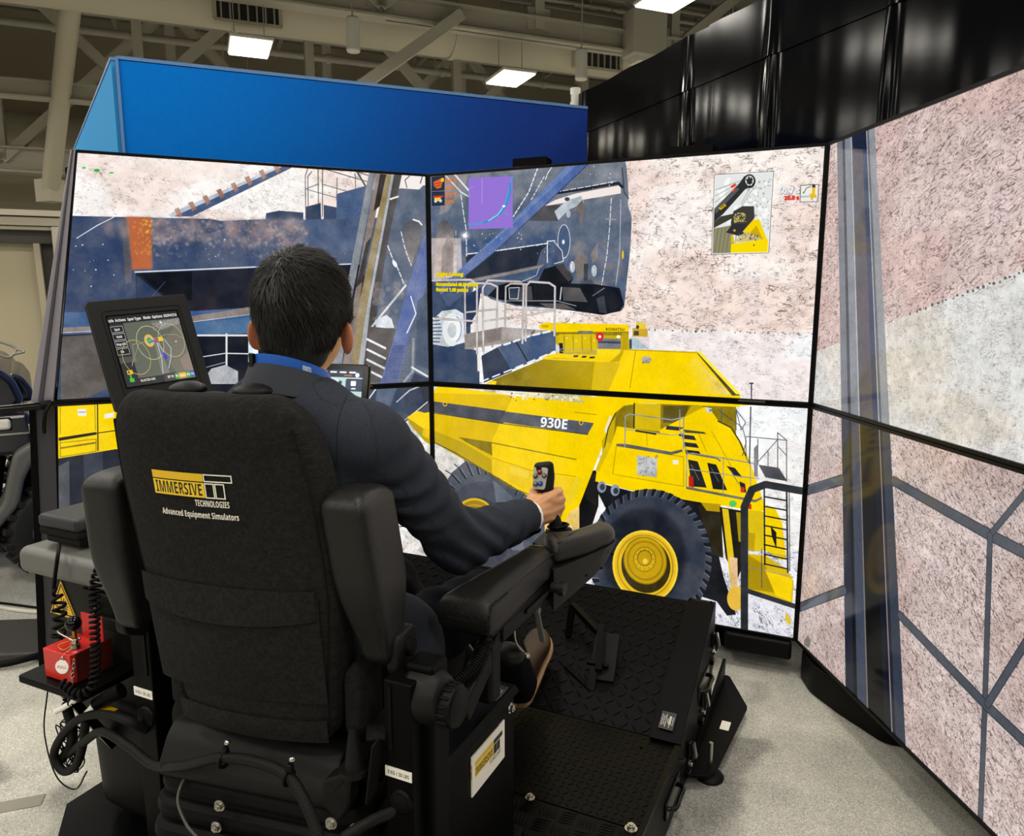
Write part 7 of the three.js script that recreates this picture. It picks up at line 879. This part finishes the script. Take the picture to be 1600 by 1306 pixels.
  const foldR = (x, y, z) => { const de = Math.hypot(x - ER[0], y - ER[1] - 0.02, z - ER[2]), t = Math.exp(-de * de / 0.012), du = Math.hypot(x - SR[0], y - SR[1] + 0.13, z - SR[2] + 0.06), t2 = Math.exp(-du * du / 0.011), df = Math.hypot(x - 0.235, y - 0.955, z - 1.46), t3 = Math.exp(-df * df / 0.006); return t * 0.0085 * Math.sin((y * 0.75 - z * 0.6) * 130 + x * 25 + 3 * vnoise(x * 12, y * 12)) + t2 * 0.0095 * Math.sin((y + z * 0.55) * 95 + x * 30 + 3 * vnoise(y * 14, z * 14)) + t3 * 0.0055 * Math.sin((z * 0.8 + y * 0.5) * 120 + 2.5 * vnoise(x * 20, z * 20)); };
  const jacketF = (x, y, z) => {
    let d = smin(jt(x, y, z), jg(x, y, z), 0.08); d = smin(d, jtr(x, y, z), 0.07); d = smin(d, skirt(x, y, z), 0.1);
    let a = smin(aU(x, y, z), aF(x, y, z), 0.03); d = smin(d, a, 0.028); let b = smin(bU(x, y, z), bF(x, y, z), 0.03); d = smin(d, b, 0.028);
    d += foldR(x, y, z) + 0.002 * Math.sin(y * 34 + 4 * vnoise(x * 7, y * 6)) * sstep(1.2 - y, 0, 0.3);
    d = smax(d, 0.712 - y, 0.012);
    d = smax(d, -(Math.hypot((x - 0.012) / 1.0, (z - 1.893) / 1.05) - 0.071) - sstep(1.3 - y, 0, 0.02) * 0.2, 0.008);
    if (x > 0.15) d = smax(d, 1.338 + (0.95 - y) * 0.12 + (x - 0.25) * 0.25 - z, 0.006); if (x < -0.25) d = smax(d, 1.435 - z, 0.006);
    return d;
  };
  const jk = part(man, 'jacket', nets(jacketF, [-0.45, 0.69, 1.27], [0.345, 1.38, 2.08], 0.0068), M.suit, 'dark navy suit jacket');
  const seamOn = (pts, n, rr, closed = false) => { const c = new THREE.CatmullRomCurve3(pts.map((p) => V(...p)), closed), a = []; for (let i = 0; i < n; i++) a.push(onto(jacketF, c.getPoint(i / (closed ? n : n - 1)), 0.0002)); return tube(a, rr, n * 2, 5, closed); };
  part(jk, 'shoulder_seam', seamOn([[0.15, 1.34, 1.9], [0.165, 1.28, 1.97], [0.17, 1.2, 1.985], [0.165, 1.12, 1.96], [0.16, 1.06, 1.93]], 40, 0.0009), std('#07080c', 0.9)); part(jk, 'sleeve_seam', seamOn([[0.18, 1.16, 1.97], [0.2, 1.05, 1.83], [0.23, 0.92, 1.66], [0.25, 0.9, 1.56], [0.285, 0.91, 1.42]], 60, 0.0008), std('#07080c', 0.9));
  for (let i = 0; i < 4; i++) { const q = onto(jacketF, V(0.325, 0.915 + i * 0.0008, 1.365 + i * 0.0105), 0.0012), nn = gradOf(jacketF, q), qt = new THREE.Quaternion().setFromUnitVectors(V(0, 1, 0), nn); part(jk, 'cuff_button', [lathe([[0.001, 0.0022], [0.004, 0.0022], [0.0062, 0.0036], [0.0072, 0.002], [0.0068, 0], [0.001, 0]], 20).applyQuaternion(qt).translate(q.x, q.y, q.z)], M.gloss); }
  // collar, lanyard, shirt
  const ring = (rx, rz, y0, y1, flare, th, a0, a1, tilt, n = 64) => { const pos = [], uv = [], idx = []; for (let i = 0; i <= n; i++) { const a = mix(a0, a1, i / n), c = Math.sin(a), s = Math.cos(a); const q = (rr, y) => { const dz = s * (rz + rr), dx = c * (rx + rr); pos.push(0.011 + dx, y + tilt * s, 1.895 + dz); uv.push(i / n, y * 10); }; q(flare, y0); q(0, y1); q(-th, y1 - 0.001); q(flare - th, y0); if (i < n) for (let k = 0; k < 4; k++) { const A = i * 4 + k, B = i * 4 + (k + 1) % 4; idx.push(A, B, A + 4, B, B + 4, A + 4); } } const g = new THREE.BufferGeometry(); g.setAttribute('position', new THREE.Float32BufferAttribute(pos, 3)); g.setAttribute('uv', new THREE.Float32BufferAttribute(uv, 2)); g.setIndex(idx); g.computeVertexNormals(); return g; };
  part(jk, 'collar', [ring(0.078, 0.074, 1.3, 1.35, 0.02, 0.004, -2.2, 2.2, 0.03)], std(0xffffff, 0.9, { map: rep(twillTex, 8, 2), side: THREE.DoubleSide }), 'folded jacket collar'); part(jk, 'collar_edge', tube(Array.from({ length: 30 }, (_, i) => { const a = mix(-2.2, 2.2, i / 29), c = Math.sin(a), s = Math.cos(a); return [0.011 + c * 0.0985, 1.2995 + 0.03 * s, 1.895 + s * 0.0945]; }), 0.0016, 60, 6), std('#0a0c12', 0.9));
  part(man, 'shirt_collar', ring(0.0685, 0.066, 1.33, 1.358, 0.002, 0.003, -3.14, 3.14, 0.03), std('#d9d8d4', 0.8, { side: THREE.DoubleSide })); const cuffC = cap(0.25, 0.95, 1.37, 0.2635, 0.951, 1.326, 0.0415, 0.038); part(man, 'shirt_cuff', nets((x, y, z) => Math.max(Math.abs(cuffC(x, y, z)) - 0.0022, 1.3275 + (0.95 - y) * 0.12 + (x - 0.25) * 0.25 - z, z - 1.36), [0.2, 0.9, 1.3], [0.32, 1.0, 1.37], 0.0024), std('#e4e4e2', 0.75), 'thin white shirt cuff');
  const lan = part(man, 'lanyard', ring(0.0735, 0.0705, 1.341, 1.367, 0.001, 0.0016, -2.4, 2.4, 0.03), std(0xffffff, 0.5, { side: THREE.DoubleSide, map: canvasTex(1024, 64, (c) => { c.fillStyle = '#0b56b4'; c.fillRect(0, 0, 1024, 64); }) }), 'bright blue lanyard ribbon');
  { const txt = canvasTex(512, 64, (c) => { c.fillStyle = '#0b56b4'; c.fillRect(0, 0, 512, 64); c.fillStyle = '#eef2f6'; c.font = 'bold 40px sans-serif'; c.fillText('KOMATSU  \u25cf', 30, 46, 450); }); const a0 = 0.95, a1 = 1.55, g = ring(0.0739, 0.0709, 1.342, 1.366, 0.001, 0.0012, a0, a1, 0.03, 20), p = g.attributes.position, uv = g.attributes.uv; for (let i = 0; i < p.count; i++) uv.setXY(i, Math.floor(i / 4) / 20, i % 4 === 0 || i % 4 === 3 ? 0 : 1); part(lan, 'printed_band', g, std(0xffffff, 0.5, { map: txt, side: THREE.DoubleSide })); const ca = -0.42; part(lan, 'clasp', rbox(0.019, 0.03, 0.006, 0.002, 0, 0, 0).rotateY(ca).translate(0.011 + Math.sin(ca) * 0.0765, 1.354 + 0.03 * Math.cos(ca), 1.895 + Math.cos(ca) * 0.0735), M.blackPlastic, 'black plastic clasp'); }
  // trousers and shoes
  const tl = [chain([0.1, 0.745, 1.8], KR, 0.098, 0.076), chain(KR, [0.1, 0.315, 1.05], 0.075, 0.058), chain([-0.1, 0.745, 1.8], KL, 0.098, 0.076), chain(KL, [-0.12, 0.315, 1.02], 0.075, 0.058), cap(-0.1, 0.76, 1.84, 0.1, 0.76, 1.84, 0.115, 0.115)];
  const trF = (x, y, z) => { let d = tl[0](x, y, z); for (let i = 1; i < 5; i++) d = smin(d, tl[i](x, y, z), 0.03); d += 0.004 * Math.sin(y * 40 - z * 60 + 4 * vnoise(x * 10, z * 8)) * 0.8; d = smax(d, 0.285 + (1.05 - z) * 0.25 - y, 0.006); return Math.max(d, y - 0.88); };
  part(man, 'trousers', nets(trF, [-0.26, 0.26, 0.95], [0.26, 0.9, 1.98], 0.0085), phys('#0a0c13', 0.9, { specularIntensity: 0.12, bumpMap: rep(feltBump, 8), bumpScale: 0.0003 }), 'dark navy trousers');
  for (const [x, hz, tn] of [[0.098, 1.06, -0.1], [-0.122, 1.03, 0.12]]) {
    const heel = V(x + 0.0, 0.262, hz), toe = V(x + tn * 0.3, 0.262 + 0.118, hz - 0.262), ax = toe.clone().sub(heel).normalize(), right = V(1, 0, 0).addScaledVector(ax, -ax.x).normalize(), up = new THREE.Vector3().crossVectors(right, ax), m = new THREE.Matrix4().makeBasis(right, ax, up).setPosition(heel.clone().add(toe).multiplyScalar(0.5));
    const out = (t) => t < 0.5 ? mix(0.031, 0.037, t * 2) : mix(0.037, 0.046, sstep(t, 0.5, 0.74)) - 0.014 * sstep(t, 0.78, 1), sway = (t) => 0.008 * Math.sin(t * 3.1);
    const sh = part(man, 'shoe', pillow({ y0: -0.14, y1: 0.145, w: out, d: (t) => mix(0.047, 0.022, sstep(t, 0.3, 0.95)), zc: (t) => mix(0.026, 0.006, sstep(t, 0.3, 0.95)), xc: sway, n: 2.5, er: 0.035, cw: 0.024, rows: 44, cols: 48 }).applyMatrix4(m), M.shoe, 'brown leather shoe'); part(sh, 'sole', pillow({ y0: -0.146, y1: 0.152, w: (t) => out(t) + 0.003, d: () => 0.0065, zc: () => -0.022, xc: sway, n: 7, er: 0.036, cw: 0.026, rows: 40, cols: 48 }).applyMatrix4(m), M.sole, 'tan sole');
  }
  void elbowV;
}
// ---------------------------------------------------------------- black rail in line with the screen seam, and things on the left
{
  const [o, tn] = columns.left, r = thing('guard_rail', 'black round rail running left from the screen seam, with a hanging strap', 'rail', [o.x, 1.093, o.z], tn);
  part(r, 'rail_tube', rod([PW - 1.15, 0.0, 0.03], [PW - 1.535, 0.0, 0.03], 0.0115, 20), M.gloss); part(r, 'rail_tube', rod([PW - 1.535, -0.002, 0.045], [PW - 2.1, -0.03, 0.045], 0.015, 20), M.gloss); part(r, 'end_cap', [rod([PW - 1.527, 0, 0.043], [PW - 1.56, -0.002, 0.045], 0.018, 20)], M.blackPlastic);
  part(r, 'hanging_strap', tube([[PW - 1.53, 0.0, 0.06], [PW - 1.545, -0.03, 0.066], [PW - 1.555, -0.08, 0.062], [PW - 1.556, -0.1, 0.06]], 0.0085, 20, 8), M.blackPlastic);
}
{ // parked utility vehicle behind the screens' left end; only its corner shows
  const c = thing('utility_vehicle', 'dark blue utility vehicle with grey fender parked at the left edge', 'vehicle', [-2.95, 0, 0.48], R(58)); c.scale.setScalar(1.14);
  part(c, 'hood', ext(roundShape([[-0.9, 0.8], [-0.11, 0.8], [-0.07, 0.84], [-0.1, 0.94], [-0.16, 1.0], [-0.9, 1.02]], 0.03), 1.3, 0.03, 4).translate(0, 0, -1.25), M.navyPaint, 'dark blue glossy hood'); part(c, 'hood', ext(roundShape([[-0.11, 0.82], [-0.035, 0.82], [-0.035, 0.88], [-0.07, 0.94], [-0.12, 0.96]], 0.02), 0.9, 0.02, 4).translate(0, 0, -1.0), M.navyPaint);
  part(c, 'nose_panel', ext(roundShape([[-0.9, 0.6], [-0.06, 0.6], [-0.05, 0.7], [-0.06, 0.79], [-0.9, 0.79]], 0.02), 1.3, 0.02, 3).translate(0, 0, -1.22), M.navyPaint); part(c, 'trim_line', box(0.86, 0.008, 0.01, -0.47, 0.7, 0.085), M.chrome);
  const h = part(c, 'headlamp', rbox(0.16, 0.05, 0.03, 0.015, -0.21, 0.745, 0.08), phys('#d8d4c6', 0.15, { clearcoat: 1 })); part(h, 'lamp_rim', [rbox(0.17, 0.062, 0.02, 0.018, -0.21, 0.745, 0.075)], M.blackPlastic); part(c, 'latch', rbox(0.02, 0.04, 0.02, 0.004, -0.055, 0.72, 0.08), M.chrome);
  const fp = [[0.5, 0.67], [-0.06, 0.66], [-0.13, 0.62], [-0.165, 0.5], [-0.19, 0.4], [-0.27, 0.3], [-0.27, 0.2], [-0.23, 0.2], [-0.22, 0.28], [-0.13, 0.38], [-0.1, 0.5], [-0.05, 0.59], [0.5, 0.6]];
  part(c, 'fender', ext(roundShape(fp, 0.03), 0.3, 0.02, 3).translate(0, 0, -0.14), M.greyPlastic, 'moulded grey fender'); part(c, 'inner_arch', ext(roundShape([[0.5, 0.6], [-0.05, 0.58], [-0.12, 0.4], [-0.24, 0.25], [-0.24, 0.06], [0.5, 0.06]], 0.02), 0.05).translate(0, 0, -0.3), M.rubber); part(c, 'bumper', ext(roundShape([[-0.95, 0.25], [-0.22, 0.25], [-0.2, 0.42], [-0.16, 0.58], [-0.95, 0.6]], 0.03), 1.1, 0.03).translate(0, 0, -1.15), M.blackPlastic);
  const wheel = (x, z) => { const w = part(c, 'tyre', (() => { const g = [lathe([[0.12, -0.1], [0.19, -0.105], [0.21, -0.08], [0.215, 0], [0.21, 0.08], [0.19, 0.105], [0.12, 0.1]], 48).rotateX(Math.PI / 2)]; for (let i = 0; i < 20; i++) { const a = i / 20 * Math.PI * 2; for (const s of [-1, 1]) g.push(rbox(0.03, 0.04, 0.09, 0.006, 0, 0.212, s * 0.052).rotateZ(a + (s > 0 ? 0.16 : 0))); } return g; })(), M.tyre); w.position.set(x, 0.232, z); w.rotation.y = 0.25; part(w, 'rim', [lathe([[0.0, 0.04], [0.08, 0.04], [0.1, 0.09], [0.12, 0.1], [0.124, 0.092], [0.1, 0.03], [0.0, 0.02]], 40).rotateX(Math.PI / 2)], std('#8b8b88', 0.4, { metalness: 0.7 })); };
  wheel(0.0, 0.02); wheel(-1.15, -0.9); wheel(0.0, -1.2);
  const lp = thing('cable_loop', 'loop of grey cable standing on top of the parked vehicle', 'cable', [-3.03, 1.165, 0.6], R(58)); part(lp, 'cable', tube([[-0.14, 0.0, -0.1], [-0.1, 0.12, -0.06], [-0.02, 0.1, -0.04], [0.05, 0.06, -0.02], [0.02, 0.02, 0.0], [-0.05, 0.05, 0.0], [-0.1, 0.1, -0.02], [-0.17, 0.02, -0.06]], 0.007, 70, 8), std('#8a8677', 0.5)); part(lp, 'cable', tube([[0.05, 0.06, -0.02], [0.085, 0.045, 0.0], [0.04, 0.035, 0.01]], 0.006, 20, 8), std('#8a8677', 0.5));
}
{ // on the carpet at the left
  const l = thing('floor_mat_board', 'flat black rubber-covered board with a wire ring lying on the carpet', 'board', [-2.22, 0, 1.12], R(30)); part(l, 'panel', extY([[-0.32, -0.2], [0.2, -0.2], [0.2, 0.16], [-0.32, 0.16]], 0.002, 0.035, 0.012, 0.08), std('#35332f', 0.6)); part(l, 'ring', [new THREE.TorusGeometry(0.035, 0.004, 8, 28).rotateX(1.45).translate(0.1, 0.042, -0.04), new THREE.TorusGeometry(0.022, 0.003, 8, 24).rotateX(1.3).translate(0.13, 0.046, -0.03)], M.chrome); part(l, 'edge_cord', tube([[-0.5, 0.02, 0.25], [-0.2, 0.02, 0.24], [0.05, 0.025, 0.22], [0.2, 0.03, 0.1], [0.27, 0.03, 0.0]], 0.014, 50, 10), M.rubber); part(l, 'cord_end', rod([0.27, 0.03, 0.0], [0.3, 0.04, -0.04], 0.012, 12), M.white);
  const f1 = thing('floor_cable', 'pale flat cable crossing the carpet behind the black lid', 'cable'); part(f1, 'cable', tube([[-3.6, 0.008, 1.4], [-2.9, 0.008, 0.98], [-2.5, 0.008, 0.9], [-1.9, 0.008, 0.6]], 0.01, 40, 8), std('#c9c5b8', 0.6)); part(f1, 'cable', tube([[-3.6, 0.006, 1.3], [-2.9, 0.006, 0.94], [-2.4, 0.006, 0.82], [-1.9, 0.006, 0.55]], 0.006, 40, 8), M.rubber);
  const tp = thing('floor_tape', 'worn grey tape strip stuck to the carpet at lower left', 'tape', [-1.27, 0, 1.86], R(-46)); part(tp, 'strip', rbox(0.055, 0.002, 0.32, 0.001, 0, 0.0015, 0), std('#8a877b', 0.8));
  const fo = thing('corner_stand', 'black rounded stand base at the lower right end of the right screens', 'stand', [1.0, 0, 1.05], -R(60)); void fo; part(fo, 'base', extY([[-0.1, -0.06], [0.12, -0.06], [0.12, 0.05], [-0.1, 0.05]], 0, 0.03, 0.008, 0.03), M.blackPlastic);
  fo.position.set(1.1, 0, 1.02);
}
// ---------------------------------------------------------------- shadows on, hand over
scene.traverse((o) => { if (o.isMesh) { o.castShadow = true; o.receiveShadow = true; } });
renderer.render(scene, camera);
